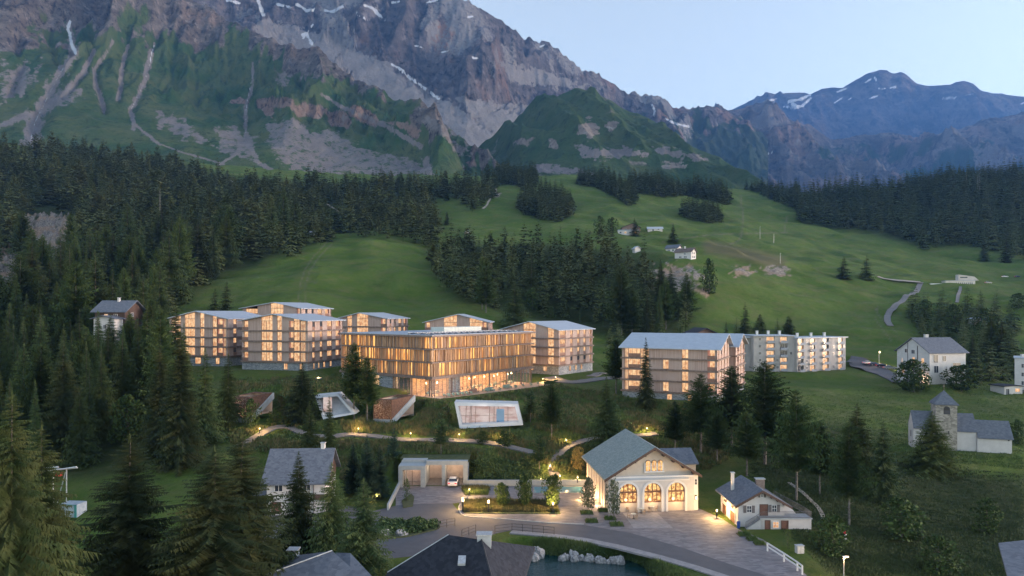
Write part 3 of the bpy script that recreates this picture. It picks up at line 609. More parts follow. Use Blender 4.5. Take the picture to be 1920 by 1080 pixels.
DWOOD = mat('dark_brown_wood', (0.055, 0.032, 0.026), (0.09, 0.055, 0.045), scale=4, stretch=(3, 3, .4), rough=0.75)
DOORW = mat('red_brown_doors', (0.10, 0.045, 0.035), (0.15, 0.07, 0.05), scale=5, rough=0.6)
DARKG = mat('dark_window_glass', (0.04, 0.05, 0.07), rough=0.08, spec=0.8)
SHUT = mat('grey_shutters', (0.10, 0.095, 0.10), (0.15, 0.14, 0.15), scale=5, rough=0.8)
METAL = mat('galvanised_steel', (0.42, 0.44, 0.47), (0.55, 0.57, 0.6), scale=4, rough=0.45, metal=0.6)
BLACKM = mat('black_steel', (0.03, 0.03, 0.035), rough=0.5)
CORT = mat('rusted_steel', (0.085, 0.045, 0.032), (0.16, 0.085, 0.06), scale=2.5, rough=0.85, detail=6)
PINKL = mat('glowing_loggia_plaster', (0.62, 0.30, 0.25), rough=0.9, emit=(1.0, 0.42, 0.30), estr=0.045)  # warm room light put into the plaster as a faint glow
GW = 1.0
GLOW = glow_mat('lit_rooms', (0.42, 0.14, 0.05), (1.0, 0.66, 0.36), scale=(1.5, 1.5, 1.1), strength=0.27, hard=0.16, vary=True)
GLOWH = glow_mat('lit_offices', (0.35, 0.10, 0.02), (1.0, 0.52, 0.15), scale=(1.4, 1.4, 0.35), strength=0.44, hard=0.12, vary=True)
GLOWP = glow_mat('lit_pavilion_room', (0.55, 0.33, 0.30), (1.0, 0.86, 0.82), scale=(0.3, 0.3, 0.9), strength=0.15, hard=0.15)
GLOWA = glow_mat('lit_hall', (0.22, 0.06, 0.015), (1.0, 0.60, 0.22), scale=(2.1, 2.1, 2.3), strength=0.36, mid=.50, hard=0.10)
BULB = mat('lamp_glass', (0.9, 0.8, 0.6), emit=(1.0, 0.66, 0.30), estr=1.6)
BULBW = mat('bright_tube', (0.9, 0.9, 0.9), emit=(1.0, 0.9, 0.82), estr=0.9)

class Wall:
    """a wall seen from outside, left to right; o = metres proud of it"""
    def __init__(s, O, ang, L): s.O = Vector((O[0], O[1])); s.a = ang; s.d = Vector((math.cos(ang), math.sin(ang))); s.n = Vector((math.sin(ang), -math.cos(ang))); s.L = L
    def p(s, x, o, z): q = s.O+s.d*x+s.n*o; return (q.x, q.y, z)
    def box(s, mb, x0, x1, z0, z1, o0, o1, base=(0, 0, 0)):
        g = lambda x, o, z: tuple(a_-b_ for a_, b_ in zip(s.p(x, o, z), base))
        mb.hexa([g(x0, o1, z0), g(x1, o1, z0), g(x1, o0, z0), g(x0, o0, z0), g(x0, o1, z1), g(x1, o1, z1), g(x1, o0, z1), g(x0, o0, z1)])
    def poly(s, mb, pts, o0, o1, base=(0, 0, 0)):     # pts (x, z) extruded from o1 back to o0
        q = [tuple(a_-b_ for a_, b_ in zip(s.p(x, o1, z), base)) for x, z in pts]; mb.extr(q, tuple(s.n.to_3d()*(o0-o1)))
WC = {}
def window(parent, wall, x, z, w_, h, kind='lit', base=(0, 0, 0), o=0.0, name='window', bars=(1, 0), rail=False, fm=None, pane=None, label=None):
    """window part (frame) with its pane as a sub-part; meshes shared by size"""
    key = (round(w_, 2), round(h, 2), kind, bars, rail, fm.name if fm else '', pane.name if pane else '')
    if key not in WC:
        f = MB(); t = 0.07
        f.box(0, t, -.06, .06, 0, h); f.box(w_-t, w_, -.06, .06, 0, h); f.box(t, w_-t, -.06, .06, 0, t); f.box(t, w_-t, -.06, .06, h-t, h)
        for i in range(bars[0]): c = w_*(i+1)/(bars[0]+1); f.box(c-.03, c+.03, -.05, .05, t, h-t)
        for i in range(bars[1]): c = h*(i+1)/(bars[1]+1); f.box(t, w_-t, -.045, .045, c-.03, c+.03)
        pm = MB(); pm.box(t*.5, w_-t*.5, -.02, .02, t*.5, h-t*.5)
        fmat = fm or (BAND if kind in ('lit', 'litd') else WTRIM)
        pmat = pane or (GLOW if kind in ('lit',) else DARKG)
        rm = None
        if rail: r_ = MB(); r_.box(-.02, w_+.02, -.19, -.13, .02, 0.95); rm = r_.mesh('balustrade', BALU)
        WC[key] = (f.mesh('window', fmat), pm.mesh('pane', pmat), rm)
    fme, pme, rme = WC[key]
    ob = link(name, fme, parent); q = wall.p(x, o, z); ob.location = (q[0]-base[0], q[1]-base[1], q[2]-base[2]); ob.rotation_euler = (0, 0, wall.a)
    link('pane', pme, ob)
    if rme: link('balustrade', rme, ob)
    if label: ob['label'] = label
    return ob
def roof_slabs(parent, base, wall, L, W, ze, zr, rx, over=(0.9, 0.9, 0.9, 0.9), th=0.25, m=METR, name='roof', soff=None):
    """gable roof over wall(front, width W) and depth L, ridge running back from x = rx"""
    mb = MB(); of, ob_, ol, orr = over
    def g(x, y, z): q = wall.O+wall.d*x-wall.n*y; return (q.x-base[0], q.y-base[1], z-base[2])
    for sx, xe, ov in ((0, 0.0, -ol), (1, W, orr)):
        sl = (zr-ze)/abs(xe-rx); x2 = xe+ov; z2 = ze-sl*abs(ov)
        a_ = [g(rx, -of, zr), g(x2, -of, z2), g(x2, L+ob_, z2), g(rx, L+ob_, zr)]
        if sx: a_ = a_[::-1]
        b_ = [(p[0], p[1], p[2]+th) for p in a_]
        if sx: mb.hexa(a_+b_)
        else: mb.hexa(a_+b_)
    return mb.build(name, m, parent)
def body(parent, base, wall, L, W, z0, ze, zr, rx, m, name='wall'):
    mb = MB(); pts = [(0, z0), (W, z0), (W, ze), (rx, zr), (0, ze)]
    q = [tuple(a_-b_ for a_, b_ in zip(wall.p(x, 0, z), base)) for x, z in pts]; mb.extr(q, tuple(wall.n.to_3d()*-L)); return mb.build(name, m, parent)
def chimney(parent, base, x, y, z0, z1, w_=0.7, m=WHITE, cap=METAL, d=None):
    d = d or w_; mb = MB(); mb.box(x-w_/2-base[0], x+w_/2-base[0], y-d/2-base[1], y+d/2-base[1], z0-base[2], z1-base[2]); c = mb.build('chimney', m, parent)
    k = MB(); k.box(x-w_/2-.1-base[0], x+w_/2+.1-base[0], y-d/2-.1-base[1], y+d/2+.1-base[1], z1-base[2], z1+.12-base[2]); k.build('cap', cap, c)
def walls_of(C, a, W, L):
    d = Vector((math.cos(a), math.sin(a))); s_ = Vector((-math.sin(a), math.cos(a))); C = Vector(C)
    return (Wall(C-d*W, a, W), Wall(C, a+math.pi/2, L), Wall(C-d*W+s_*L, a-math.pi/2, L), Wall(C+s_*L, a+math.pi, W))   # front, right, left, back

# ---------------------------------------------------------------- timber apartment houses
def timber_house(label, C, a, W, L, z0, zb, fh, nf, zr, front, side, gable='front', rx=0.5, stone_win=(), wing=None, label_cat='building', left=None, back=True, roofw=False):
    a = R(a); F_, S_, L_, B_ = walls_of(C, a, W, L); base = (C[0], C[1], z0); t = thing('timber_apartment_house', base, 0, label, 'apartment house', 'timber clad apartment houses')
    ze = zb+fh*nf; gx = rx*W if gable == 'front' else rx*L
    # core and stone foot
    def foot(ins): return [F_.p(ins, -ins, 0)[:2], F_.p(W-ins, -ins, 0)[:2], S_.p(L-ins, -ins, 0)[:2], L_.p(ins, -ins, 0)[:2]]
    loc = lambda pts: [(p[0]-base[0], p[1]-base[1]) for p in pts]
    mb = MB(); mb.prism(loc(foot(0.62)), zb-z0, ze-z0-.02); mb.build('core', DWOOD, t)
    mb = MB(); mb.prism(loc(foot(0.03)), -3.0, zb-z0-.2); mb.build('stone_foot', STONE, t)
    def top(wall, x):
        if (gable == 'front') == (wall in (F_, B_)): 
            xx = x if wall in (F_, S_) else wall.L-x
            rr = gx; Lw = wall.L
            return ze+(zr-ze)*(xx/rr if xx < rr else (Lw-xx)/(Lw-rr))
        return ze
    wl = MB(); nwin = 0
    for wall, pat in ((F_, front), (S_, side), (L_, left or [(1, 'w')]), (B_, [(1, 'w')])):
        tot = sum(p[0] for p in pat); x = 0.0
        for fl in range(nf):
            zf = zb+fl*fh; x = 0.0; last = fl == nf-1
            for wd, kd in pat:
                x0 = x; x1 = x+wd/tot*wall.L; x = x1; zt = zf+fh
                if kd == 'w' or (kd == 'm' and fl % 2):
                    if last:
                        cuts = [c for c in ([gx] if (gable == 'front') == (wall in (F_, B_)) else []) if x0 < c < x1]
                        pts = [(x0, zf), (x1, zf), (x1, top(wall, x1)-.06)]+[(c, top(wall, c)-.06) for c in cuts]+[(x0, top(wall, x0)-.06)]
                        wall.poly(wl, pts, -.6, 0, base)
                    else: wall.box(wl, x0, x1, zf, zt, -.6, 0, base)
                elif kd in ('g', 'n', 'G', 'm'):
                    hh = fh-.30; n = max(1, round((x1-x0)/1.15))
                    if kd == 'n':
                        window(t, wall, x0, zf+.28, x1-x0, hh, 'lit' if (fl*7+int(x0*3)) % 4 else 'litd', base, -.18, bars=(0, 0), rail=True)
                    else: window(t, wall, x0, zf+.28, x1-x0, hh, 'lit', base, -.25, bars=(max(n-1, 1), 0), rail=(kd == 'G'))
                    zt2 = min(top(wall, x0), top(wall, x1))-.1
                    if last and zt2-(zf+fh) > .25:
                        pts = [(x0, zf+fh), (x1, zf+fh), (x1, top(wall, x1)-.1)]+([(gx, top(wall, gx)-.1)] if x0 < gx < x1 and (gable == 'front') == (wall in (F_, B_)) else [])+[(x0, top(wall, x0)-.1)]
                        pg = MB(); wall.poly(pg, pts, -.32, -.24, base); q = MB(); wall.box(q, x0, x1, zf+fh-.05, zf+fh+.05, -.3, -.15, base)
                        for i in range(1, n): xx = x0+(x1-x0)*i/n; wall.box(q, xx-.03, xx+.03, zf+fh, top(wall, xx)-.1, -.3, -.18, base)
                        fo_ = q.build('gable_window', BAND, t); pg.build('pane', GLOW, fo_)
                elif kd == 'l':
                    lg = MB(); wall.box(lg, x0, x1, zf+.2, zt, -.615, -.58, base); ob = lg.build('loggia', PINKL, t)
                    g = MB(); wall.box(g, x0+.25*(x1-x0), x1-.12*(x1-x0), zf+.28, zt-.15, -.57, -.54, base); g.build('pane', GLOW, ob)
                    q = MB(); wall.box(q, x0, x1, zf+.2, zf+1.15, -.06, 0, base); q.build('balustrade', BALU, ob)
                    q = MB(); wall.box(q, x0, x0+.09, zf, zt, -.15, 0, base); q.build('post', WOODL, ob); q = MB(); wall.box(q, x1-.09, x1, zf, zt, -.15, 0, base); q.build('post', WOODL, ob)
                    if last:
                        pts = [(x0, zt), (x1, zt), (x1, top(wall, x1)-.06), (x0, top(wall, x0)-.06)]
                        if abs(pts[2][1]-zt) > .3 or abs(pts[3][1]-zt) > .3: wall.poly(wl, pts, -.5, -.02, base)
                elif kd == 's':      # slatted screen in front of glass
                    g = MB(); wall.box(g, x0, x1, zf+.25, zt-.1, -.56, -.5, base); ob = g.build('glazing', GLOW, t)
                    q = MB(); n = max(3, int((x1-x0)/.38))
                    for i in range(n+1): xx = x0+(x1-x0)*i/n; wall.box(q, xx-.05, xx+.05, zf, (top(wall, xx) if last else zt)-.08, -.12, 0, base)
                    q.build('slat_screen', WOODL, ob)
    wl.build('wall', WOODL, t)
    for fl in range(nf):
        z = zb+fl*fh; mb = MB(); o = .38
        for wall in (F_, S_, L_, B_): 
            if wall in (F_, B_): wall.box(mb, -o, wall.L+o, z-.2, z+.22, -.5, o, base)
            else: wall.box(mb, 0.502, wall.L-.502, z-.2, z+.22, -.5, o, base)
        mb.build('floor_band', BAND, t)
    for wall_i, x, w_, h in stone_win:
        wall = (F_, S_)[wall_i]; window(t, wall, x, zb-.35-h, w_, h, 'lit', base, .06, bars=(1, 0))
    m = METR
    if gable == 'front': roof_slabs(t, base, F_, L, W, ze, zr, gx, (1.1, .8, .75, .75), .22, m)
    else: roof_slabs(t, base, S_, W, L, ze, zr, gx, (1.1, .8, .95, .75), .22, m)
    return t, base, (F_, S_, L_, B_), ze
FR = [(1.0,'s'),(3.2,'w'),(1.0,'n'),(1.9,'g'),(1.2,'w'),(1.3,'g'),(1.6,'w'),(.5,'l'),(3.0,'s')]
R1F = [(1.6,'s'),(1.7,'G'),(1.2,'w'),(3.0,'g'),(1.5,'w'),(1.2,'g'),(2.4,'w'),(1.2,'g'),(1.8,'l'),(1.4,'s')]
R2F = [(1.7,'l'),(3.4,'w'),(1.2,'g'),(1.7,'g'),(1.2,'w'),(1.2,'g'),(1.8,'w'),(1.3,'l'),(1.5,'g'),(2.0,'s')]
SD = [(1.4,'w'),(.8,'n'),(1.5,'w'),(.8,'n'),(1.5,'w'),(1.6,'G'),(1.2,'w'),(1.7,'l'),(.8,'w')]
timber_house('leftmost timber clad apartment house with a lit gable front, behind three spruces', (-84.5,203), -12.5, 20, 22, -16.6, -13.3, 2.82, 4, .15, R1F, SD, rx=.48, stone_win=((0,9,2,1.9),(0,16,1.3,1.9)))
timber_house('timber clad apartment house between the leftmost one and the hotel, its corner to the front', (-56.9,190), -14.5, 21, 20, -16.4, -14.1, 2.9, 4, -.7, R2F, SD, rx=.5, stone_win=((0,13.6,1.2,1.7),(0,18.6,.8,1.7),(1,2.8,.7,1.6),(1,5.4,.7,1.6),(1,8.2,1.1,1.6),(1,12,1.0,1.6)))
timber_house('timber clad apartment house showing only its top floor behind the two left ones', (-71.6,232), -14.5, 23, 20, -13, -10.4, 2.9, 4, 3.2, [(1.2,'w'),(4.2,'G'),(4.6,'w'),(4.4,'g'),(4.6,'w'),(1.6,'l')], SD, rx=.56)
timber_house('timber clad apartment house behind the left end of the hotel roof', (-42.5,232), -12, 18, 20, -17, -13.8, 2.88, 4, -.4, [(3.0,'w'),(1.5,'g'),(1.6,'w'),(3.6,'g'),(4.0,'w'),(2.0,'l')], SD, rx=.45)
timber_house('timber clad apartment house with its white edged gable right above the hotel roof', (-8.2,235), -3, 22, 18, -18, -15, 2.86, 4, -.9, [(1.8,'l'),(4.5,'w'),(4.2,'g'),(4.2,'w'),(4.2,'G'),(1.8,'l')], SD, rx=.52)
timber_house('timber clad apartment house right of the hotel with its stone foot in view', (14.6,213), -36.9, 21.8, 20.8, -19.8, -16.8, 2.79, 4, -3.2, [(7,'w'),(4.2,'g'),(4.0,'w'),(2.0,'g'),(1.6,'w')], [(2.4,'G'),(1.7,'w'),(.9,'n'),(1.7,'w'),(.9,'n'),(1.5,'w'),(.9,'n'),(1.5,'w'),(1.2,'l')], rx=.5, stone_win=((0,11,1.2,1.5),(0,16,1.4,1.5),(1,6,1.0,1.6),(1,9.5,1.0,1.6),(1,13,1.0,1.6)))
t7, b7, w7, ze7 = timber_house('long timber clad apartment house with a big grey roof, nearest the right meadow', (50.5,168), -26.8, 24.2, 18, -22.9, -20.45, 2.83, 4, -5.9,
   [(1.6,'s'),(3.2,'G'),(2.2,'s'),(3.6,'w'),(1.5,'m'),(3.3,'w'),(1.6,'g'),(4.6,'w'),(2.4,'l')], [(.9,'w'),(.8,'n'),(1.4,'w'),(.9,'n'),(1.6,'w'),(1.2,'G'),(1.6,'w'),(.9,'n'),(1.6,'w')], gable='side', rx=.62, stone_win=((0,11.8,1.3,1.6),(0,17,1.0,1.6)))
# rear wing of that house
wC = (50.5+.451*18+.892*1.6, 168+.892*18-.451*1.6)
tw, bw, ww, zw = timber_house('narrow rear gable of the long timber house, beside the grey apartment block', wC, -26.8, 14, 16, -22.6, -20.4, 2.83, 4, -6.2, [(1,'w')], [(1.5,'w'),(1.6,'l'),(1.3,'w'),(1.0,'n'),(1.5,'w'),(1.7,'l')], gable='side', rx=.45)
# ---------------------------------------------------------------- the hotel
HC = (-19.7, 168.0); ha = math.atan2(-.61, .79); WL, WR = 34.8, 42.0
hF = Wall((HC[0]-.7915*WL, HC[1]+.6111*WL), ha, WL); hS = Wall(HC, ha+math.pi/2, WR)
hL = Wall((hF.O.x+hS.d.x*WR, hF.O.y+hS.d.y*WR), ha-math.pi/2, WR); hB = Wall((HC[0]+hS.d.x*WR, HC[1]+hS.d.y*WR), ha+math.pi, WL)
hb = (HC[0], HC[1], -21.0)
hotel = thing('hotel', hb, 0, 'long flat roofed hotel wrapped in upright timber fins above a lit glass ground floor', 'hotel')
lv = [-16.2, -12.55, -9.3, -6.15]
loc = lambda pts: [(p[0]-hb[0], p[1]-hb[1]) for p in pts]
def hfoot(i): return [hF.p(i, -i, 0)[:2], hF.p(WL-i, -i, 0)[:2], hS.p(WR-i, -i, 0)[:2], hL.p(i, -i, 0)[:2]]
mb = MB(); mb.prism(loc(hfoot(0.9)), lv[0]+21, lv[3]+21); mb.build('core', DWOOD, hotel)
rr = random.Random(4)
for k, nm in enumerate(['floor_band', 'floor_band', 'floor_band']):
    mb = MB(); z0, z1 = (lv[0]-.45, lv[0]+.25) if k == 0 else (lv[k]-.14, lv[k]+.16); o = .45
    for wl_ in (hF, hS, hL, hB):
        if wl_ in (hF, hB): wl_.box(mb, -o, wl_.L+o, z0, z1, -.9, o, hb)
        else: wl_.box(mb, .902, wl_.L-.902, z0, z1, -.9, o, hb)
    mb.build(nm, BAND, hotel)
for wl_ in (hF, hS):
    for fl in range(3):
        zf, zt = lv[fl]+.25, lv[fl+1]-.1; x = .3; pan = MB(); wl_.box(pan, .05, wl_.L-.05, zf, zt, -.89, -.84, hb); pan.build('wall_panel', WOODL, hotel)
        while x < wl_.L-1.0:
            w_ = rr.choice([1.2, 1.6, 2.2, 2.6]); w_ = min(w_, wl_.L-x-.3)
            if rr.random() < .62: pane = MB(); wl_.box(pane, x+.02, x+w_-.02, zf, zt, -.83, -.78, hb); pane.build('window', GLOWH, hotel)
            x += w_
        fin = MB(); x = .05
        while x < wl_.L:
            wf = rr.choice([.10, .12, .15]); dpt = rr.choice([.25, .4, .45]); wl_.box(fin, x, x+wf, zf, zt, -.05-.35*rr.random(), .0+dpt*.5, hb); x += rr.choice([.38, .46, .55, .62, .8, 1.1])
        f = fin.build('timber_fins', FINM, hotel); tag(f, kind='stuff')
mb = MB(); o = .75; mb.prism(loc([hF.p(-o, o, 0)[:2], hF.p(WL+o, o, 0)[:2], hS.p(WR+o, o, 0)[:2], hL.p(-o, o, 0)[:2]]), lv[3]-.1+21, lv[3]+.35+21); rf = mb.build('roof', BAND, hotel)
mb = MB(); mb.prism(loc([hF.p(-.3, .3, 0)[:2], hF.p(WL+.3, .3, 0)[:2], hS.p(WR+.3, .3, 0)[:2], hL.p(-.3, .3, 0)[:2]]), lv[3]+.352+21, lv[3]+.46+21); mb.build('roof_cover', METR, rf)
PANEL = mat('solar_cells', (0.02, 0.03, 0.055), (0.03, 0.045, 0.08), scale=4, rough=0.15, spec=0.9)
pm = MB(); pm.hexa([(0, 0, 0), (1.7, 0, 0), (1.7, 1.2, .28), (0, 1.2, .28), (0, 0, .05), (1.7, 0, .05), (1.7, 1.2, .33), (0, 1.2, .33)]); pme = pm.mesh('solar_panel', PANEL)
fmm = MB()
for x0, x1, y0, y1 in ((-.05, 0, 0, 1.2), (1.7, 1.75, 0, 1.2)): fmm.hexa([(x0, y0, 0), (x1, y0, 0), (x1, y1, .28), (x0, y1, .28), (x0, y0, .07), (x1, y0, .07), (x1, y1, .35), (x0, y1, .35)])
fmm.box(-.05, 1.75, 1.2, 1.25, 0, .36); fme = fmm.mesh('frame', METAL)
for r_ in range(3):
    for i in range(17):
        q = hS.p(1.6+i*2.3, -2.5-r_*3.2, lv[3]+.47); o_ = link('solar_panel', pme, hotel); o_.location = (q[0]-hb[0], q[1]-hb[1], q[2]+21); o_.rotation_euler = (0, 0, hS.a); link('frame', fme, o_)
mb = MB(); hS.box(mb, 17, 33, lv[3]+.47, lv[3]+1.9, -17, -12, hb); mb.build('roof_plant_screen', mat('pale_slats', (0.42, 0.47, 0.45), (0.55, 0.58, 0.55), scale=1, stretch=(5, 5, .2), rough=.8), hotel)
# glass ground floor: slab, back walls, columns, glazing bars, panes
FLR = mat('terrace_boards', (0.42, 0.30, 0.23), (0.55, 0.42, 0.33), scale=2, stretch=(1, 4, 1), rough=0.7)
mb = MB(); mb.prism(loc([hF.p(16, .0, 0)[:2], hF.p(WL, 0, 0)[:2], hS.p(WR, 0, 0)[:2], hS.p(WR, -9, 0)[:2], hS.p(9, -9, 0)[:2], hF.p(16, -9, 0)[:2]]), -.6, .06); mb.build('ground_floor', FLR, hotel)
mb = MB()
hS.box(mb, 1.5, WR, -21, lv[0]-.45, -9.3, -9, hb); hS.box(mb, 9.0, 9.3, -21, lv[0]-.45, -9, -3.2, hb); mb.build('inner_wall', mat('warm_inner_stone', (0.30, 0.21, 0.13), (0.46, 0.34, 0.22), scale=1, stretch=(1.6, 1.6, 4), rough=.9, brick=True, hard=.4), hotel)
mb = MB(); hF.box(mb, 15.5, 20.6, -23, lv[0]-.45, -2, 0, hb); hF.box(mb, 0, 8, -20, lv[0]-.45, -3, -.02, hb); hS.box(mb, 9.31, 13.5, -21, lv[0]-.45, -3.1, -2.8, hb); mb.build('stone_wall', STONE, hotel)
window(hotel, hF, 8.1, -19.2, 7.3, 2.5, 'lit', hb, -.3, bars=(3, 0))
mb = MB(); hF.box(mb, 8, 15.5, -22, -19.2, -1.5, -.1, hb); mb.build('parapet_wall', STONE, hotel)
gl = MB(); gp = MB()
for wl_, x0, x1 in ((hF, 20.7, WL), (hS, 0, WR)):
    n = int((x1-x0)/1.55)
    for i in range(n+1): x = x0+(x1-x0)*i/n; wl_.box(gl, x-.05, x+.05, -20.94, lv[0]-.45, -.95, -.82, hb)
    wl_.box(gp, x0, x1, -20.9, lv[0]-.5, -.90, -.885, hb)
fr_ = gl.build('glazing_bars', BAND, hotel)
GLASS = bpy.data.materials.new('clear_glass'); GLASS.use_nodes = True; _n = GLASS.node_tree; _b = _n.nodes['Principled BSDF']; _b.inputs['Alpha'].default_value = 0.07; _b.inputs['Roughness'].default_value = 0.03; _b.inputs['Base Color'].default_value = (.8, .85, .9, 1)
gp.build('pane', GLASS, fr_)
for wl_, xs in ((hF, [20.7, 27.5, WL-.3]), (hS, [7.5, 15, 22.5, 30, 37, WR-.3])):
    for x in xs: mb = MB(); q = wl_.p(x, -.25, 0); mb.box(q[0]-.16-hb[0], q[0]+.16-hb[0], q[1]-.16-hb[1], q[1]+.16-hb[1], .06, 4.4); mb.build('column', BAND, hotel)
# pendant lamps inside
ls = MB(); ls.lathe([(.02, .5), (.12, .4), (.2, .1), (.2, .0)], k=8); lme = ls.mesh('pendant_lamp', BULB)
for x, dp in [(3, -5), (6, -4), (13, -5), (16, -6), (19, -4.5), (23, -6), (26, -5), (29, -4), (33, -6), (36, -4.5), (39, -5.5)]:
    q = hS.p(x, dp, 0); o_ = link('pendant_lamp', lme, hotel); o_.location = (q[0]-hb[0], q[1]-hb[1], 2.7)
def lamp(name, locn, e, col=(1.0, 0.55, 0.24), rad=.15, parent=None):
    l = bpy.data.lights.new(name, 'POINT'); l.energy = e; l.color = col; l.shadow_soft_size = rad
    o = bpy.data.objects.new(name, l); COL.objects.link(o); o.location = locn
    if parent is not None: o.parent = parent
    return o
for x, dp in [(4.5, -4.5), (14, -5), (22, -5), (30, -5), (38, -4.5)]:
    q = hS.p(x, dp, 0); lamp('bulb', (q[0]-hb[0], q[1]-hb[1], 3.0), 380, rad=.5, parent=hotel)
q = hF.p(25, -4.5, 0); lamp('bulb', (q[0]-hb[0], q[1]-hb[1], 3.2), 380, rad=.5, parent=hotel)
# terrace deck
mb = MB(); dk = [hF.p(22, .02, 0)[:2], hF.p(WL+3.2, 1.2, 0)[:2], hS.p(5, 4.2, 0)[:2], hS.p(20, 5.6, 0)[:2], hS.p(WR+7, 7.5, 0)[:2], hS.p(WR+7, .02, 0)[:2], hS.p(0, .02, 0)[:2]]
mb.prism([(p[0], p[1]) for p in dk], -21.9, -20.93); dko = mb.build('terrace_deck', FLR); tag(dko, kind='structure')
# ---------------------------------------------------------------- terrace furniture
SAGE = mat('sage_upholstery', (0.20, 0.27, 0.22), (0.26, 0.33, 0.27), scale=5, rough=.9)
PALEW = mat('pale_table_top', (0.50, 0.55, 0.53), rough=.5)
tz = -20.93
m1 = MB(); m1.lathe([(.02, .70), (.40, .70), (.42, .74), (.02, .74)], k=14); m2 = MB(); m2.tube((0, 0, .03), (0, 0, .70), .035, k=8); m2.lathe([(.24, 0), (.24, .03), (.04, .05)], k=12)
tabp = (m1.mesh('table_top', PALEW), m2.mesh('pedestal', BLACKM))
c1 = MB(); c1.lathe([(.05, .30), (.36, .32), (.40, .40), (.38, .46), (.05, .48)], k=12)
c2 = MB()
for i in range(7):
    a0, a1 = R(20+i*20), R(40+i*20); z1 = .78-.02*abs(i-3); c2.hexa([(.40*math.cos(a0), .40*math.sin(a0), .40), (.40*math.cos(a1), .40*math.sin(a1), .40), (.30*math.cos(a1), .30*math.sin(a1), .42), (.30*math.cos(a0), .30*math.sin(a0), .42), (.46*math.cos(a0), .46*math.sin(a0), z1), (.46*math.cos(a1), .46*math.sin(a1), z1), (.38*math.cos(a1), .38*math.sin(a1), z1), (.38*math.cos(a0), .38*math.sin(a0), z1)])
legm = MB(); legm.tube((0, 0, 0), (0, 0, .32), .02, k=5); legme = legm.mesh('leg', BLACKM)
chp = (c1.mesh('seat', SAGE), c2.mesh('backrest', SAGE))
def armchair(x, y, rz, label, group):
    o = thing('armchair', (x, y, tz), rz, label, 'armchair', group); link('seat', chp[0], o); link('backrest', chp[1], o)
    for dx, dy in ((-.24, -.2), (.24, -.2), (-.24, .2), (.24, .2)): l = link('leg', legme, o); l.location = (dx, dy, 0)
    return o
def ctable(x, y, z, label, group): o = thing('round_table', (x, y, z), 0, label, 'table', group); link('table_top', tabp[0], o); link('pedestal', tabp[1], o); return o
for i in range(6):
    q = hS.p(2.2+i*1.55, 2.9+i*.12, 0); ctable(q[0], q[1], tz, 'small round table in the row at the front edge of the hotel terrace', 'round tables along the front edge of the hotel terrace')
    for sx in (-1, 1):
        p_ = hS.p(2.2+i*1.55, 2.9+i*.12+sx*.78, 0); armchair(p_[0], p_[1], hS.a+(math.pi/2 if sx < 0 else -math.pi/2)+math.pi/2+math.pi*(sx < 0), 'sage green chair at the row of tables on the front edge of the hotel terrace', 'chairs at the front row of terrace tables')
for i in range(11):
    q = hS.p(16+i*2.35, 3.0+(i % 3)*.9, 0); armchair(q[0], q[1], rr.uniform(0, 6.28), 'sage green lounge chair on the right half of the hotel terrace', 'lounge chairs on the right half of the terrace')
cb = MB(); cb.box(-1.6, 1.6, -.4, .4, .12, .46); cbk = MB(); cbk.box(-1.6, 1.6, .3, .48, .46, .95)
for i, (x, o_, lb) in enumerate([(13.2, 2.2, 'long brown sofa bench at the corner of the hotel terrace'), (18.5, 3.2, 'sage green sofa in the middle of the hotel terrace'), (27, 2.4, 'sage green sofa toward the right end of the hotel terrace')]):
    q = hS.p(x, o_, 0); s_ = thing('sofa', (q[0], q[1], tz), hS.a, lb, 'sofa'); mm_ = BALU if i == 0 else SAGE
    cb.build('seat', mm_, s_); cbk.build('backrest', mm_, s_)
    for dx in (-1.4, 1.4):
        for dy in (-.3, .3): l = MB(); l.box(dx-.04, dx+.04, dy-.04, dy+.04, 0, .12); l.build('leg', BLACKM, s_)
# tables inside the restaurant
for i in range(11):
    q = hS.p(10.5+i*2.7 if i > 1 else 2.5+i*3.4, -3.2-(i % 3)*1.2, 0); ctable(q[0], q[1], -20.93, 'round dining table behind the glass of the hotel ground floor', 'dining tables inside the hotel restaurant')
    for k in range(3):
        a_ = k*2.1+i; o_ = armchair(q[0]+.85*math.cos(a_), q[1]+.85*math.sin(a_), a_-math.pi/2, 'chair around a dining table behind the hotel glass', 'dining chairs inside the hotel restaurant')
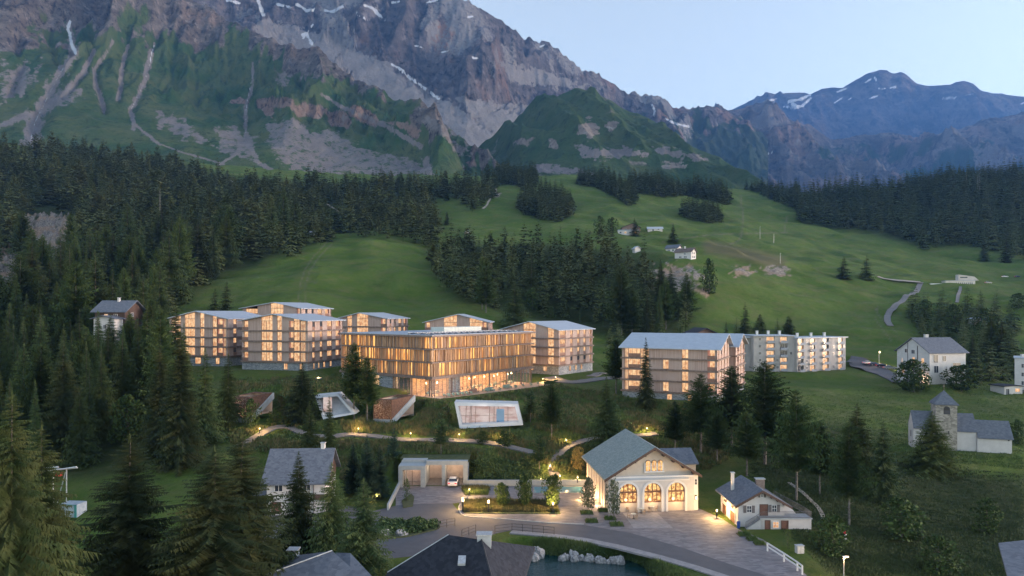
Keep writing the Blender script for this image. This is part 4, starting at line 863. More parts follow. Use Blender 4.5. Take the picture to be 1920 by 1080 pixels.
# ---------------------------------------------------------------- grey apartment block in two stepped wings
def balcony_bay(t, base, wall, x, w_, z0, fh, nf, lit):
    for f in range(nf):
        z = z0+f*fh
        window(t, wall, x+.1, z+.3, w_-.2, fh-.55, 'lit' if lit[f] else 'litd', base, -.35, bars=(max(1, int(w_/1.2)), 0), fm=METAL)
        mb = MB(); wall.box(mb, x-.15, x+w_*.9, z+.05, z+.2, -.3, 1.3, base); b = mb.build('balcony', GREYW, t)
        mb = MB(); wall.box(mb, x-.15, x+w_*.9, z+.2, z+1.05, 1.18, 1.28, base); mb.build('parapet', mat('bluish_parapet', (0.27, 0.30, 0.36), rough=.8) if 'PARP' not in globals() else PARP, b)
PARP = mat('bluish_parapet', (0.22, 0.25, 0.31), (0.32, 0.35, 0.41), scale=2, rough=.8)
def grey_wing(label, O, ang, L, dep, z0, nf, fh, bays, mods):
    wall = Wall(O, ang, L); base = (O[0], O[1], z0); t = thing('apartment_block', base, 0, label, 'apartment block', 'grey rendered apartment blocks by the car park')
    zt = z0+nf*fh; mb = MB(); side = Wall(wall.p(L, 0, 0)[:2], ang+math.pi/2, dep); 
    x = 0; edges = []
    for bx, bw in bays: edges.append((x, bx)); x = bx+bw
    edges.append((x, L))
    for i, (a_, b_) in enumerate(edges):
        if b_-a_ > .05: wall.box(mb, a_, b_, z0-2, zt+mods[i % len(mods)], -.5, .25*((i % 2)), base)
    wall.box(mb, .01, L-.01, z0-1.99, zt-.01, -dep, -.45, base)
    mb.build('wall', GREYW, t)
    mb = MB(); wall.box(mb, -.4, L+.4, zt+.02, zt+.35, -dep-.3, .9, base); mb.build('roof', METR, t)
    rw = random.Random(int(L*10))
    for bx, bw in bays: balcony_bay(t, base, wall, bx, bw, z0, fh, nf, [rw.random() < .72 for _ in range(nf)])
    for i, (a_, b_) in enumerate(edges):
        if b_-a_ > 1.8:
            for f in range(nf):
                if rw.random() < .55: window(t, wall, (a_+b_)/2-.5, z0+f*fh+1.0, 1.0, 1.1, 'dark', base, .27*(i % 2)+.02, bars=(1, 0), fm=METAL)
    for k in range(3):
        q = wall.p(L*(.2+.28*k), -dep*.4, 0); chimney(t, base, q[0], q[1], zt+.3, zt+1.9, .9, m=METAL)
    return t, base, wall
tw1, bw1, ww1 = grey_wing('grey washed apartment block, left wing nearer the timber houses, with balcony stacks', (93.8, 265), R(1), 16, 13, -23.0, 5, 2.72, [(5.0, 3.1), (10.3, 2.9)], (0, .0))
mb = MB(); ww1.box(mb, -6.5, -.01, -25, -10.2, -15, -3.5, bw1); mb.build('wall', GREYW, tw1)
mb = MB(); ww1.box(mb, -8.5, -.5, -10.15, -9.8, -15.5, -2.0, bw1); mb.build('roof', METR, tw1)
wlb = Wall(ww1.p(-6.5, -3.5, 0)[:2], ww1.a, 5)
for f in range(5): window(tw1, wlb, .6, -22.7+f*2.5, 3.6, 2.0, 'lit' if f != 2 else 'litd', bw1, .05, bars=(2, 0), fm=METAL, rail=True)
grey_wing('grey washed apartment block, long right wing stepping down to the car park', (110.2, 264), R(26), 27.5, 12, -23.3, 5, 2.6, [(0.6, 2.8), (6.8, 3.2), (14.2, 3.2), (22.8, 2.9)], (0, .0))

def gable_house(label, C, a, W, L, z0, ze, zr, gable='front', rx=.5, wm=WHITE, rm=SLATE, over=(.9, .7, .7, .7), name='house', cat='house', chim=(), wins=(), group=None, th=.22, low=3.0, upper=None, z_split=None):
    a = R(a) if abs(a) > .0 else 0.0; F_, S_, L_, B_ = walls_of(C, a, W, L); base = (C[0], C[1], z0); t = thing(name, base, 0, label, cat, group)
    if gable == 'front': g, LL, WW = F_, L, W
    else: g, LL, WW = S_, W, L
    body(t, base, g, LL, WW, z0-low, ze, zr, rx*WW, wm)
    if upper is not None:     # boarded upper part, set 4 cm proud
        mb = MB(); pts = [(0, z_split), (WW, z_split), (WW, ze), (rx*WW, zr), (0, ze)]; g.poly(mb, pts, 0.002, .06, base); mb.build('boarded_gable', upper, t)
    roof_slabs(t, base, g, LL, WW, ze, zr, rx*WW, over, th, rm)
    for wi, x, z, w_, h, kd in wins:
        wl_ = (F_, S_, L_, B_)[wi]
        if kd == 'door': window(t, wl_, x, z, w_, h, 'door', base, .03, name='door', bars=(0, 0), fm=DWOOD, pane=DOORW)
        elif kd == 'shut':
            ob = window(t, wl_, x, z, w_, h, 'dark', base, .04, bars=(1, 1)); mb = MB(); mb.box(-w_*.62, -.04, -.08, -.02, -.02, h+.02); mb.box(w_+.04, w_*1.62, -.08, -.02, -.02, h+.02); mb.build('shutter', SHUT, ob)
        else: window(t, wl_, x, z, w_, h, kd, base, .03, bars=(1, 0), fm=WTRIM)
    for x, y, z1, z2, w_ in chim: q = F_.p(x, -y, 0); chimney(t, base, q[0], q[1], z1, z2, w_)
    return t, base, (F_, S_, L_, B_)
# gabled white block right of the car park
wb_, bb_, _w = gable_house('big white block with a grey gable roof, behind two round leafy trees', (153.4,230.8), 11.5, 14.2, 14.5, -24.2, -13.5, -9.0, gable='side', rx=.5, rm=SLATE, name='white_block', cat='apartment block', chim=((6, 8, -9.6, -7.9, 1.1),),
  wins=((0,1.4,-17,1.9,2.7,'dark'),(0,1.6,-20.4,1.8,2.4,'dark'),(0,5.0,-16.6,1.4,1.9,'dark'),(0,9.0,-18.6,3.2,1.5,'dark'),(0,6.3,-19.6,.5,1.3,'dark')))
# its gable faces left: extra windows there
for x, z, w_, h, kd in ((11.0,-17.4,1.3,1.8,'lit'),(7.0,-17.4,1.2,1.9,'lit'),(6.6,-14.4,1.6,1.4,'dark'),(3.6,-14.2,1.6,1.4,'dark'),(10.5,-21,1.3,1.6,'lit'),(2.2,-18.6,.5,2.4,'lit'),(2.5,-21.4,1.0,1.6,'lit')): window(wb_, _w[2], x, z, w_, h, kd, bb_, .03, bars=(1, 0), fm=WTRIM)
mb = MB(); _w[2].box(mb, 9.2, 9.5, -25, -11.5, 0, .12, bb_); _w[2].box(mb, 4.9, 5.1, -25, -10.6, 0, .12, bb_); mb.build('downpipe', SHUT, wb_)
# block and garage cut by the right edge
eb, ebb, _e = gable_house('pale flat block cut off by the right edge of the view', (177,218.4), -36, 13, 12, -28.4, -15.3, -15.2, rm=METR, name='pale_block', cat='apartment block', over=(.3,.3,.3,.3), chim=((2, 4, -15.2, -14.2, .7),),
  wins=tuple((0, 1.7+4.2*i, -19.0-2.85*j+.6, 1.1, 1.4, 'dark') for i in range(2) for j in range(4)))
gg, gb_, _g = gable_house('low white garage with one lit window beside the block at the right edge', (166,222), 4, 6.2, 6, -27, -24.2, -24.0, rm=SLATED, name='garage', cat='garage', over=(.5,.3,.5,.5), wins=((0,3.6,-26.0,1.7,1.2,'lit'),(0,.5,-26.9,1.2,2.0,'dark')))
# ---------------------------------------------------------------- church
cb0 = (92.2, 150.0, -30.3); ch = thing('church', cb0, 0, 'small white church with a square stone tower and pointed roof on the right slope', 'church')
TST = mat('tower_rubble', (0.20, 0.185, 0.165), (0.38, 0.355, 0.32), scale=1.0, stretch=(2.2, 2.2, 3.2), rough=.95, brick=True, hard=.45)
ca = R(-18); tw_ = Wall((93.1, 150), ca, 4.1); 
def cpl(wl_, x0, x1, o0, o1): return [(p[0]-cb0[0], p[1]-cb0[1]) for p in (wl_.p(x0, o1, 0), wl_.p(x1, o1, 0), wl_.p(x1, o0, 0), wl_.p(x0, o0, 0))]
mb = MB(); mb.prism(cpl(tw_, 0, 4.1, -3.9, 0), -3, 10.1); tower = mb.build('tower', TST, ch)
mb = MB(); q = [(*p, 10.1) for p in cpl(tw_, -.3, 4.4, -4.2, .3)]; ap = ((q[0][0]+q[2][0])/2, (q[0][1]+q[2][1])/2, 13.0)
q2 = [(x, y, 9.9) for x, y, z in q]
for i in range(4): mb.poly([q[i], q[(i+1) % 4], ap]); mb.poly([q2[i], q2[(i+1) % 4], q[(i+1) % 4], q[i]])
mb.poly(q2[::-1]); tr = mb.build('roof', SLATE, tower); mb = MB(); mb.tube(ap, (ap[0], ap[1], 14.2), .05, k=5); mb.box(ap[0]-.3, ap[0]+.3, ap[1]-.04, ap[1]+.04, 13.75, 13.85); mb.build('cross', BLACKM, tr)
def arch_pts(x, z, w_, h, n=10):
    r = w_/2; return [(x, z), (x+w_, z)]+[(x+r+r*math.cos(math.pi*i/n), z+h-r+r*math.sin(math.pi*i/n)) for i in range(n+1)]
mb = MB(); tw_.poly(mb, arch_pts(1.5, -22.4, 1.25, 1.75), -.02, .03, cb0); o_ = mb.build('window', BLACKM, ch); mb = MB(); tw_.box(mb, 1.52, 2.73, -22.35, -21.5, .03, .06, cb0); mb.build('shutter', DARKG, o_)
mb = MB(); tw_.box(mb, 2.4, 2.6, -26.7, -26.0, .0, .04, cb0); mb.build('slit_window', BLACKM, ch)
def nave(x0, x1, dep, o0, ze, zr, nm):
    wl_ = Wall(tw_.p(x0, o0, 0)[:2], ca, x1-x0); sd_ = Wall(wl_.p(x1-x0, 0, 0)[:2], ca+math.pi/2, dep)
    body(ch, cb0, sd_, x1-x0, dep, -33.5, ze, zr, dep*.5, WHITE, nm); roof_slabs(ch, cb0, sd_, x1-x0, dep, ze, zr, dep*.5, (.25, .05, .35, .35), .15, SLATE)
    return wl_
n1 = nave(4.102, 7.9, 6.5, -.6, -25.8, -22.6, 'nave'); n2 = nave(7.95, 14.3, 5.2, -.2, -26.9, -23.8, 'chancel'); n3 = nave(-4.2, -.01, 4.6, -.6, -25.4, -22.3, 'porch')
mb = MB(); n2.box(mb, 5.6, 5.9, -27.6, -27.3, 0, .05, cb0); mb.build('hatch', BLACKM, ch)
n3s = Wall(n3.p(0, -4.6, 0)[:2], ca-math.pi/2, 4.6); mb = MB(); n3s.box(mb, 2.2, 2.6, -28, -26.6, 0, .04, cb0); mb.build('slit_window', BLACKM, ch)
# ---------------------------------------------------------------- arcade hall
ac = (30.0, 110.5); ha_, hbse, hw = gable_house('cream hall with three tall glazed arches and a green grey tiled roof on the plaza', ac, 6.0, 14.7, 16.2, -32.0, -26.15, -21.75, rx=.5, wm=CREAM, rm=TILEG, over=(1.1,.3,.9,.35), name='arcade_hall', cat='hall')
fw = hw[0]; bs = hbse
mb = MB()
outl = [(0, -32), (14.7, -32), (14.7, -26.35), (0, -26.35)]
xs3 = [1.75, 5.75, 9.65]; aw = 2.85; zs = -30.55
pts = [(-.05, -32.0)]
for x in xs3:
    pts += [(x, -32.0), (x, zs+1.75)]; r = aw/2
    pts += [(x+r-r*math.cos(math.pi*i/12), zs+1.75+r*math.sin(math.pi*i/12)) for i in range(1, 12)]
    pts += [(x+aw, zs+1.75), (x+aw, -32.0)]
pts += [(14.0, -32.0), (14.0, -26.5), (-.05, -26.5)]
fw.poly(mb, pts, .02, .42, bs); mb.build('arcade_front', WTRIM if False else WHITE, ha_)
for x in xs3:        # moulded rings, recessed windows
    mb = MB(); r = aw/2; n = 14
    for i in range(n):
        a0, a1 = math.pi*i/n, math.pi*(i+1)/n; cx, cz = x+r, zs+1.75
        g = lambda rr_, a_: (cx-rr_*math.cos(a_), cz+rr_*math.sin(a_))
        fw.poly(mb, [g(r, a0), g(r+.33, a0), g(r+.33, a1), g(r, a1)], .40, .52, bs)
    fw.box(mb, x-.33, x, -32, zs+1.75, .40, .52, bs); fw.box(mb, x+aw, x+aw+.33, -32, zs+1.75, .40, .52, bs); mb.build('arch_surround', WTRIM, ha_)
    mb = MB(); fw.poly(mb, arch_pts(x, zs, aw, 1.75+r, 14), .03, .06, bs); pn = mb; f = MB()
    for i in range(5): xx = x+aw*i/4; hh = 1.75+math.sqrt(max(0, r*r-(xx-x-r)**2)); fw.box(f, xx-.05-.03*(i % 2 == 0), xx+.05+.03*(i % 2 == 0), zs, zs+hh-.02, .04, .16, bs)
    fw.box(f, x, x+aw, zs+1.6, zs+1.85, .04, .18, bs); fw.box(f, x, x+aw, zs, zs+.18, .04, .18, bs)
    for i in range(n): a0, a1 = math.pi*i/n, math.pi*(i+1)/n; g = lambda rr_, a_: (x+r-rr_*math.cos(a_), zs+1.75+rr_*math.sin(a_)); fw.poly(f, [g(r-.12, a0), g(r, a0), g(r, a1), g(r-.12, a1)], .04, .18, bs)
    fo_ = f.build('arched_window', DOORW, ha_); pn.build('pane', GLOWA, fo_)
    mb = MB(); fw.box(mb, x, x+aw, -32, zs, .03, .1, bs); mb.build('window_apron', CREAM, ha_)
mb = MB(); fw.box(mb, -.1, 14.1, -26.5, -26.2, .02, .62, bs); fw.box(mb, .2, 13.2, -27.05, -26.8, .42, .55, bs); mb.build('cornice', WTRIM, ha_)
mb = MB(); fw.box(mb, .4, 13.0, -26.8, -26.52, .43, .70, bs); mb.build('awning_box', METR, ha_)
mb = MB(); fw.box(mb, 5.85, 9.15, -25.75, -25.55, .02, .22, bs)
for x in (5.95, 6.95, 7.95, 8.93): fw.box(mb, x-.08, x+.1, -25.55, -24.2, .02, .14, bs)
mb.build('window_sill', WTRIM, ha_)
for x in (6.15, 7.15, 8.15):
    mb = MB(); fw.poly(mb, arch_pts(x-.08, -25.55, .86, 1.78), .02, .07, bs); fo_ = mb.build('arched_window', DOORW, ha_)
    mb = MB(); fw.poly(mb, arch_pts(x, -25.5, .70, 1.62), .07, .10, bs); pn = mb.build('pane', GLOWA, fo_); mb = MB(); fw.box(mb, x+.32, x+.38, -25.5, -23.95, .10, .13, bs); fw.box(mb, x, x+.7, -24.75, -24.7, .10, .13, bs); mb.build('glazing_bar', WTRIM, fo_)
for k in range(9):
    sd_ = -1 if k < 4 else 1; x = 7.35+sd_*(1.5+1.65*(k % 4)) if k < 8 else 7.35
    zz = -21.75-abs(x-7.35)*.599-.16; mb = MB(); fw.box(mb, x-.14, x+.14, zz-.28, zz, .0, .85, bs); mb.build('rafter_end', DWOOD, ha_)
mb = MB()      # dark verge boards
for s0, s1 in ((-.9, 7.35), (7.35, 15.05)):
    z = lambda x: -21.75-abs(x-7.35)*.599
    fw.poly(mb, [(s0, z(s0)-.22), (s1, z(s1)-.22), (s1, z(s1)+.22), (s0, z(s0)+.22)], 1.101, 1.18, bs)
mb.build('verge_board', DWOOD, ha_)
rt_w = hw[1]; wg = MB(); q = [rt_w.p(8.0, -1.0, -25.9), rt_w.p(15.5, -1.0, -25.9), rt_w.p(15.5, -3.6, -23.5), rt_w.p(8.0, -3.6, -23.5)]
# side wing with its own lower roof
sw = Wall(rt_w.p(9.5, 0, 0)[:2], hw[0].a, 3.4); body(ha_, bs, Wall(sw.p(3.4, 0, 0)[:2], hw[0].a+math.pi/2, 6.5), 3.4+1, 6.5, -32, -26.4, -25.0, 3.2, CREAM, 'wing_wall')
roof_slabs(ha_, bs, Wall(sw.p(3.4, 0, 0)[:2], hw[0].a+math.pi/2, 6.5), 5.4, 6.5, -26.3, -24.7, 3.2, (.3, .1, .8, .5), .18, SLATE, 'wing_roof')
mb = MB(); fw.box(mb, 14.02, 14.7, -32, -26.3, .02, .30, bs); mb.build('corner_pier', WTRIM, ha_)
window(ha_, fw, 14.1, -27.9, .45, 1.0, 'dark', bs, .33, bars=(0, 1))
mb = MB(); fw.box(mb, 14.15, 14.45, -30.3, -29.5, .30, .5, bs); w_l = mb.build('wall_lamp', BLACKM, ha_); mb = MB(); fw.box(mb, 14.2, 14.4, -30.2, -29.7, .5, .53, bs); mb.build('lamp_glass', BULB, w_l)
for k in range(7): mb = MB(); hw[2].box(mb, 1.6+2.1*k, 2.0+2.1*k, -32, -26.7, 0, .14, bs); mb.build('pilaster', CREAM, ha_)
mb = MB(); fw.box(mb, 10.6, 11.7, -31.98, -31.88, .6, 1.2, bs); dm = mb.build('door_mat', DWOOD); tag(dm, 'dark door mat in front of the rightmost hall arch', 'door mat')
for x in (3.2, 7.2, 11.1): q = fw.p(x, 1.0, -30.0)
# ---------------------------------------------------------------- small white house with the outside stair
hc = (40.6, 101.8); hs_, hsb, sw_ = gable_house('small white house with grey shutters and an outside stair, right of the hall', hc, 0.5, 6.9, 8.2, -32.2, -28.55, -26.6, rx=.5, rm=SLATE, over=(.7,.6,.7,.95),
  wins=((0,1.25,-29.9,.75,1.05,'shut'),(0,5.0,-29.8,.75,1.05,'shut'),(0,3.3,-27.6,.5,.7,'shut'),(0,3.2,-30.4,1.25,1.75,'door')), chim=())
q = sw_[0].p(.9, -5.2, 0); chimney(hs_, hsb, q[0], q[1], -27.9, -25.2, .42)
q = sw_[0].p(5.1, -5.0, 0); chimney(hs_, hsb, q[0], q[1], -27.9, -26.1, 1.3, m=mat('chimney_brick', (.16, .12, .11), (.24, .19, .17), scale=5, rough=.9), d=.7)
lw = sw_[2]
for x, z, w_, h, kd in ((1.8,-29.9,1.0,1.1,'lit'),(5.2,-29.9,.9,1.1,'lit')): window(hs_, lw, x, z, w_, h, kd, hsb, .03, bars=(1, 1), fm=DWOOD)
for x, w_ in ((.9, 2.1), (4.7, 2.3)): window(hs_, lw, x, -32.1, w_, 1.75, 'door', hsb, .03, name='garage_door', bars=(0, 0), fm=WTRIM, pane=DOORW)
mb = MB()
for k in range(8): x = .3+k*.9; zz = -26.6-abs(x-3.45)*.565-.1; sw_[0].box(mb, x-.07, x+.07, zz-.2, zz, 0, .6, hsb)
mb.build('rafter_ends', DWOOD, hs_)
mb = MB()
for s0, s1 in ((-.7, 3.45), (3.45, 7.85)):
    z = lambda x: -26.6-abs(x-3.45)*.565
    sw_[0].poly(mb, [(s0, z(s0)-.18), (s1, z(s1)-.18), (s1, z(s1)+.18), (s0, z(s0)+.18)], .701, .77, hsb)
mb.build('verge_board', DWOOD, hs_)
# terrace block on the right, with basement doors, railing and stair
ft = sw_[0]; mb = MB(); ft.box(mb, 3.0, 6.9, -32.6, -30.5, .02, 1.25, hsb); ft.box(mb, 6.9, 10.4, -32.6, -30.5, -1.0, 1.25, hsb); ft.poly(mb, [(6.9, -30.5), (6.9, -28.7), (8.2, -29.3), (9.2, -30.5)], -6.5, -1.02, hsb); mb.build('terrace_wall', WHITE, hs_)
mb = MB(); ft.box(mb, 2.8, 10.5, -30.5, -30.35, -1.0 if False else .02, 1.4, hsb); ft.box(mb, 6.95, 10.5, -30.5, -30.35, -1.0, .0, hsb); mb.build('terrace_slab', CONC, hs_)
window(hs_, ft, 3.5, -32.2, .85, 1.55, 'door', hsb, 1.27, name='door', bars=(0, 0), fm=DWOOD, pane=DOORW); window(hs_, ft, 5.9, -32.2, 1.1, 1.5, 'door', hsb, 1.27, name='door', bars=(0, 0), fm=DWOOD, pane=DOORW)
window(hs_, ft, 4.65, -31.8, .95, .95, 'lit', hsb, 1.27, bars=(1, 1), fm=WTRIM)
mb = MB()
for k in range(11): x = .6+k*.24; z1 = -32.2+(k+1)*.165; ft.box(mb, x, x+.24, -32.6, z1, .45, 1.25, hsb)
mb.build('stair', CONC, hs_)
def railing_on(parent, base, pts, h=.95, sp=.16, m=BLACKM, name='railing', r=.02, rails=(1.0, .1)):
    mb = MB()
    for p0, p1 in zip(pts[:-1], pts[1:]):
        p0 = Vector(p0)-Vector(base); p1 = Vector(p1)-Vector(base); n = max(1, int((p1-p0).length/sp))
        for fz in rails: mb.tube(p0+Vector((0, 0, h*fz)), p1+Vector((0, 0, h*fz)), r*1.3, k=4)
        for i in range(n+1): q = p0+(p1-p0)*i/n; mb.tube(q, q+Vector((0, 0, h)), r, k=4)
    return mb.build(name, m, parent)
railing_on(hs_, hsb, [ft.p(.7, 1.2, -31.9), ft.p(3.2, 1.2, -30.36), ft.p(10.4, 1.3, -30.36), ft.p(10.4, -1.0, -30.36), ft.p(7.9, -6.5, -29.3)], m=SHUT)
bins_ = MB(); bins_.lathe([(.22, 0), (.28, .9), (.3, .95), (.02, 1.0)], k=10); bo = bins_.build('rubbish_bin', mat('blue_plastic', (.03, .08, .30), rough=.4)); bo.location = sw_[0].p(-.15, .6, -32.0); tag(bo, 'blue bin at the foot of the stair of the small white house', 'bin')
# ---------------------------------------------------------------- white chalet with brown upper gable, lower left
cz, czb, cw = gable_house('white chalet with a slate roof and brown boarded right gable, behind dark spruces', (-29.6, 108.0), 4, 9.0, 9.0, -32.2, -26.2, -22.6, gable='side', rx=.5, rm=SLATE, over=(.8,.7,1.1,.6), name='chalet', cat='chalet', upper=DWOOD, z_split=-27.6,
  chim=((7.8, 4.6, -23.2, -21.6, .6),), wins=((0,1.2,-28.3,1.3,1.3,'shutd'),(0,5.6,-28.2,1.2,1.3,'dark'),(0,.7,-31.8,1.5,1.9,'door'),(0,5.4,-31.2,1.4,1.5,'dark'),(1,2.0,-27.0,.8,1.2,'dark'),(1,3.6,-26.8,.8,1.4,'dark'),(1,5.2,-27.0,.8,1.2,'dark'),(1,3.6,-24.6,.9,1.0,'dark')))
mb = MB(); cw[0].box(mb, 7.5, 10.6, -29.6, -29.4, .02, 1.3, czb); bl = mb.build('balcony', CONC, cz); mb = MB(); cw[0].box(mb, 7.5, 10.6, -29.4, -28.5, 1.2, 1.3, czb); mb.build('balustrade', DWOOD, bl)
mb = MB(); cw[0].box(mb, 7.2, 7.3, -32, -26.4, .02, .12, czb); mb.build('downpipe', SHUT, cz)
# ---------------------------------------------------------------- dark roofs at the bottom edge
def roof_shape(name, label, faces, m, base, cat='house', drop=.3):
    t = thing(name, base, 0, label, cat); mb = MB(); B_ = Vector(base)
    for f in faces: p_ = [tuple(Vector(q)-B_) for q in f]; mb.extr(p_, (0, 0, -drop))
    mb.build('roof', m, t); return t
A_, B_ = P(841,1003,69), P(903,1012,66); RR_ = P(1003,1025,75.6); FRr = P(950,1190,55); FL = P(640,1200,54); BL = P(726,1074,68); BK = P(745,1030,74)
zr_ = roof_shape('dark_roofed_house', 'big dark slate roof with a square chimney at the bottom edge, beside the water', [[A_, BL, FL, FRr, B_], [B_, FRr, RR_], [A_, B_, RR_, BL]], SLATED, (A_[0], A_[1], -33.5))
bz = (A_[0], A_[1], -33.5)
mb = MB(); mb.prism([(q[0]-bz[0], q[1]-bz[1]) for q in ((FL[0]+2, FL[1]+1), (FRr[0]-1.0, FRr[1]+1), (RR_[0]-1.2, RR_[1]-2.2), (BL[0]+2.5, BL[1]-.5))], -2, 6.2); mb.build('wall', WHITE, zr_)
q = P(908,1016,66.5); chimney(zr_, bz, q[0], q[1], q[2]-1.2, q[2]+.75, 1.35, m=CONC, cap=METAL, d=1.0)
mb = MB(); d0 = Vector(A_); d1 = Vector(BL)
mb.tube(tuple(d0-Vector(bz)+Vector((0, 0, .04))), tuple(d1-Vector(bz)+Vector((0, 0, .04))), .06, k=5); mb.build('verge_flashing', METAL, zr_)
mb = MB(); mb.tube(tuple(Vector(B_)-Vector(bz)+Vector((0, 0, .03))), tuple(Vector(FRr)-Vector(bz)+Vector((0, 0, .03))), .07, k=5); mb.build('hip_tiles', BLACKM, zr_)
sk = Vector(P(866,1050,63.8))-Vector(bz); mb = MB(); mb.hexa([(sk.x-.35, sk.y-.5, sk.z-.35), (sk.x+.35, sk.y-.5, sk.z-.35), (sk.x+.35, sk.y+.5, sk.z+.05), (sk.x-.35, sk.y+.5, sk.z+.05), (sk.x-.35, sk.y-.5, sk.z-.15), (sk.x+.35, sk.y-.5, sk.z-.15), (sk.x+.35, sk.y+.5, sk.z+.25), (sk.x-.35, sk.y+.5, sk.z+.25)]); mb.build('skylight', METAL, zr_)
A2, B2 = P(440,1100,62), P(623,1033,66); e1 = P(515,1046,73); e1b = P(400,1085,70); e2 = P(800,1190,55); e3 = P(560,1290,50)
z2 = roof_shape('slate_roofed_house', 'grey slate roof with a small steel chimney at the bottom edge, below the chalet', [[B2, e1, e1b, A2], [A2, e3, e2, B2]], SLATE, (B2[0], B2[1], -33.5)); b2z = (B2[0], B2[1], -33.5)
q = P(550,1040,69); chimney(z2, b2z, q[0], q[1], q[2]-1.2, q[2]+.5, .95, m=CONC, cap=METAL)
m2_ = MB(); m2_.tube(tuple(Vector(A2)-Vector(b2z)+Vector((0, 0, .05))), tuple(Vector(B2)-Vector(b2z)+Vector((0, 0, .05))), .06, k=5); m2_.build('ridge_flashing', METAL, z2)
mb = MB(); mb.prism([(q[0]-b2z[0], q[1]-b2z[1]) for q in ((e3[0]+2, e3[1]+6), (e2[0]-3, e2[1]+4), (B2[0]-1, B2[1]-1), (e1[0]+1, e1[1]-2), (e1b[0]+3, e1b[1]-3))], -2, 5.4); mb.build('wall', WHITE, z2)
A3, B3 = P(650,1037,66.5), P(664,1037,66.6); z3f = [[P(630,1036,67.5), P(655,1190,55), P(800,1190,55.5), P(657,1037,66.6)]]
z3 = roof_shape('grey_lean_to', 'small grey slate roof right of the one with the steel chimney at the bottom edge', z3f, SLATE, (A3[0], A3[1]-3, -33.5), 'shed')
mb = MB(); mb.box(-.3, 3.2, -6, 1.5, -2, 4.2); mb.build('wall', WHITE, z3)
R1_, R2_, R3_, R4_ = P(1872,1018,72), P(1990,1005,74), P(2010,1150,58), P(1893,1095,62)
z4 = roof_shape('blue_grey_roofed_house', 'corner of a blue grey slate roof at the bottom right', [[R1_, R4_, R3_, R2_]], SLATE, (R1_[0]+3, R1_[1], -34)); mb = MB(); mb.box(-1.6, 4, -8, -1.2, -2.5, 7.2); mb.build('wall', WHITE, z4)
# ---------------------------------------------------------------- brown chalet hidden in the left wood
gable_house('brown boarded chalet with a blue grey roof half hidden in the left wood', (-118, 208), -4, 9.5, 9, -6.5, 0.6, 3.4, gable='side', rx=.5, wm=DWOOD, rm=SLATE, over=(1.2,.8,1.2,1.2), name='chalet', cat='chalet', chim=((5,4,3,4.4,.6),), wins=((0,3,-1.8,1.2,1.2,'lit'),(0,6,-1.8,1.2,1.2,'dark'),(1,3,-1.5,1.3,1.3,'dark'),(0,1,-4.6,1.2,1.2,'dark')))
gable_house('white annex with a low roof just below the brown chalet in the left wood', (-118.5, 203.5), -4, 6.5, 4, -9, -2.0, -1.2, rm=SLATE, name='annex', cat='house', wins=((0,3,-5,1,1.2,'dark'),))
# ---------------------------------------------------------------- farmhouses on the hill
def hill(px, py): p = at(px, py, 300); return p
p = hill(1297, 487); k_ = p.y/F
gable_house('white hill farmhouse with a warm lit gable and brown roof, the nearer of two', (p.x-.5*k_*2, p.y), -38, 33*k_, 22*k_, p.z-.5, p.z+16*k_, p.z+23*k_, gable='side', rx=.5, rm=mat('brown_roof', (.10,.075,.07),(.15,.12,.11), scale=2, rough=.8), name='farmhouse', cat='farmhouse', chim=((18*k_,6*k_,p.z+22*k_,p.z+26*k_,.9),), wm=WHITE,
  wins=tuple((1, 5*k_+7*k_*i, p.z+4*k_+7*k_*j, 1.2, 1.4, 'dark') for i in range(2) for j in range(2))+((0,8*k_,p.z+4*k_,2,1.2,'dark'),(0,18*k_,p.z+10*k_,1.5,1.4,'dark'),(0,18*k_,p.z+4*k_,2.2,1.2,'dark')))
p = hill(1266, 474); k_ = p.y/F
gable_house('white hill farmhouse behind the one with the warm lit gable', (p.x+1.5, p.y), -38, 24*k_, 18*k_, p.z-.5, p.z+10*k_, p.z+16*k_, gable='side', rx=.5, rm=SLATE, name='farmhouse', cat='farmhouse', wins=((0,4*k_,p.z+3*k_,2,1.5,'dark'),(0,13*k_,p.z+3*k_,1.6,1.5,'dark'),(1,5*k_,p.z+6*k_,1.3,1.4,'dark')))
p = hill(1181, 440); k_ = p.y/F
tf, tfb, tfw = gable_house('terraced farmhouse with a dark upper storey and white lower wing on a grassy knoll', (p.x+20*k_, p.y+2), -6, 34*k_, 24*k_, p.z, p.z+14*k_, p.z+22*k_, rm=SLATED, wm=mat('brown_upper', (.16,.11,.09),(.22,.16,.13),scale=2,rough=.8), name='farmhouse', cat='farmhouse', rx=.6, wins=tuple((0, 6*k_+9*k_*i, p.z+9*k_, 1.6, 1.4, 'dark') for i in range(3)))
mb = MB(); tfw[0].box(mb, -8*k_, 30*k_, p.z-2, p.z+7*k_, .02, 12*k_, tfb); lw_ = mb.build('lower_wing', WHITE, tf); mb = MB(); tfw[0].box(mb, -9*k_, 31*k_, p.z+7*k_, p.z+8.5*k_, .02, 13*k_, tfb); mb.build('roof', METR, lw_)
for i in range(4): window(tf, Wall(tfw[0].p(-8*k_, 12*k_, 0)[:2], tfw[0].a, 30), 3*k_+9*k_*i, p.z+2*k_, 1.8, 1.5, 'lit' if i in (1, 3) else 'dark', tfb, .03, bars=(1, 0), fm=WTRIM)
p = hill(1229, 433); k_ = p.y/F
gable_house('long low white barn with a grey roof right of the terraced farmhouse', (p.x+13*k_, p.y), -3, 27*k_, 10*k_, p.z-.5, p.z+4.5*k_, p.z+8*k_, gable='side', rm=METR, name='barn', cat='barn', wins=((0,8*k_,p.z,1.6,1.6,'dark'),(0,18*k_,p.z+1,1.6,1.2,'dark')))
p = hill(1196, 472); k_ = p.y/F
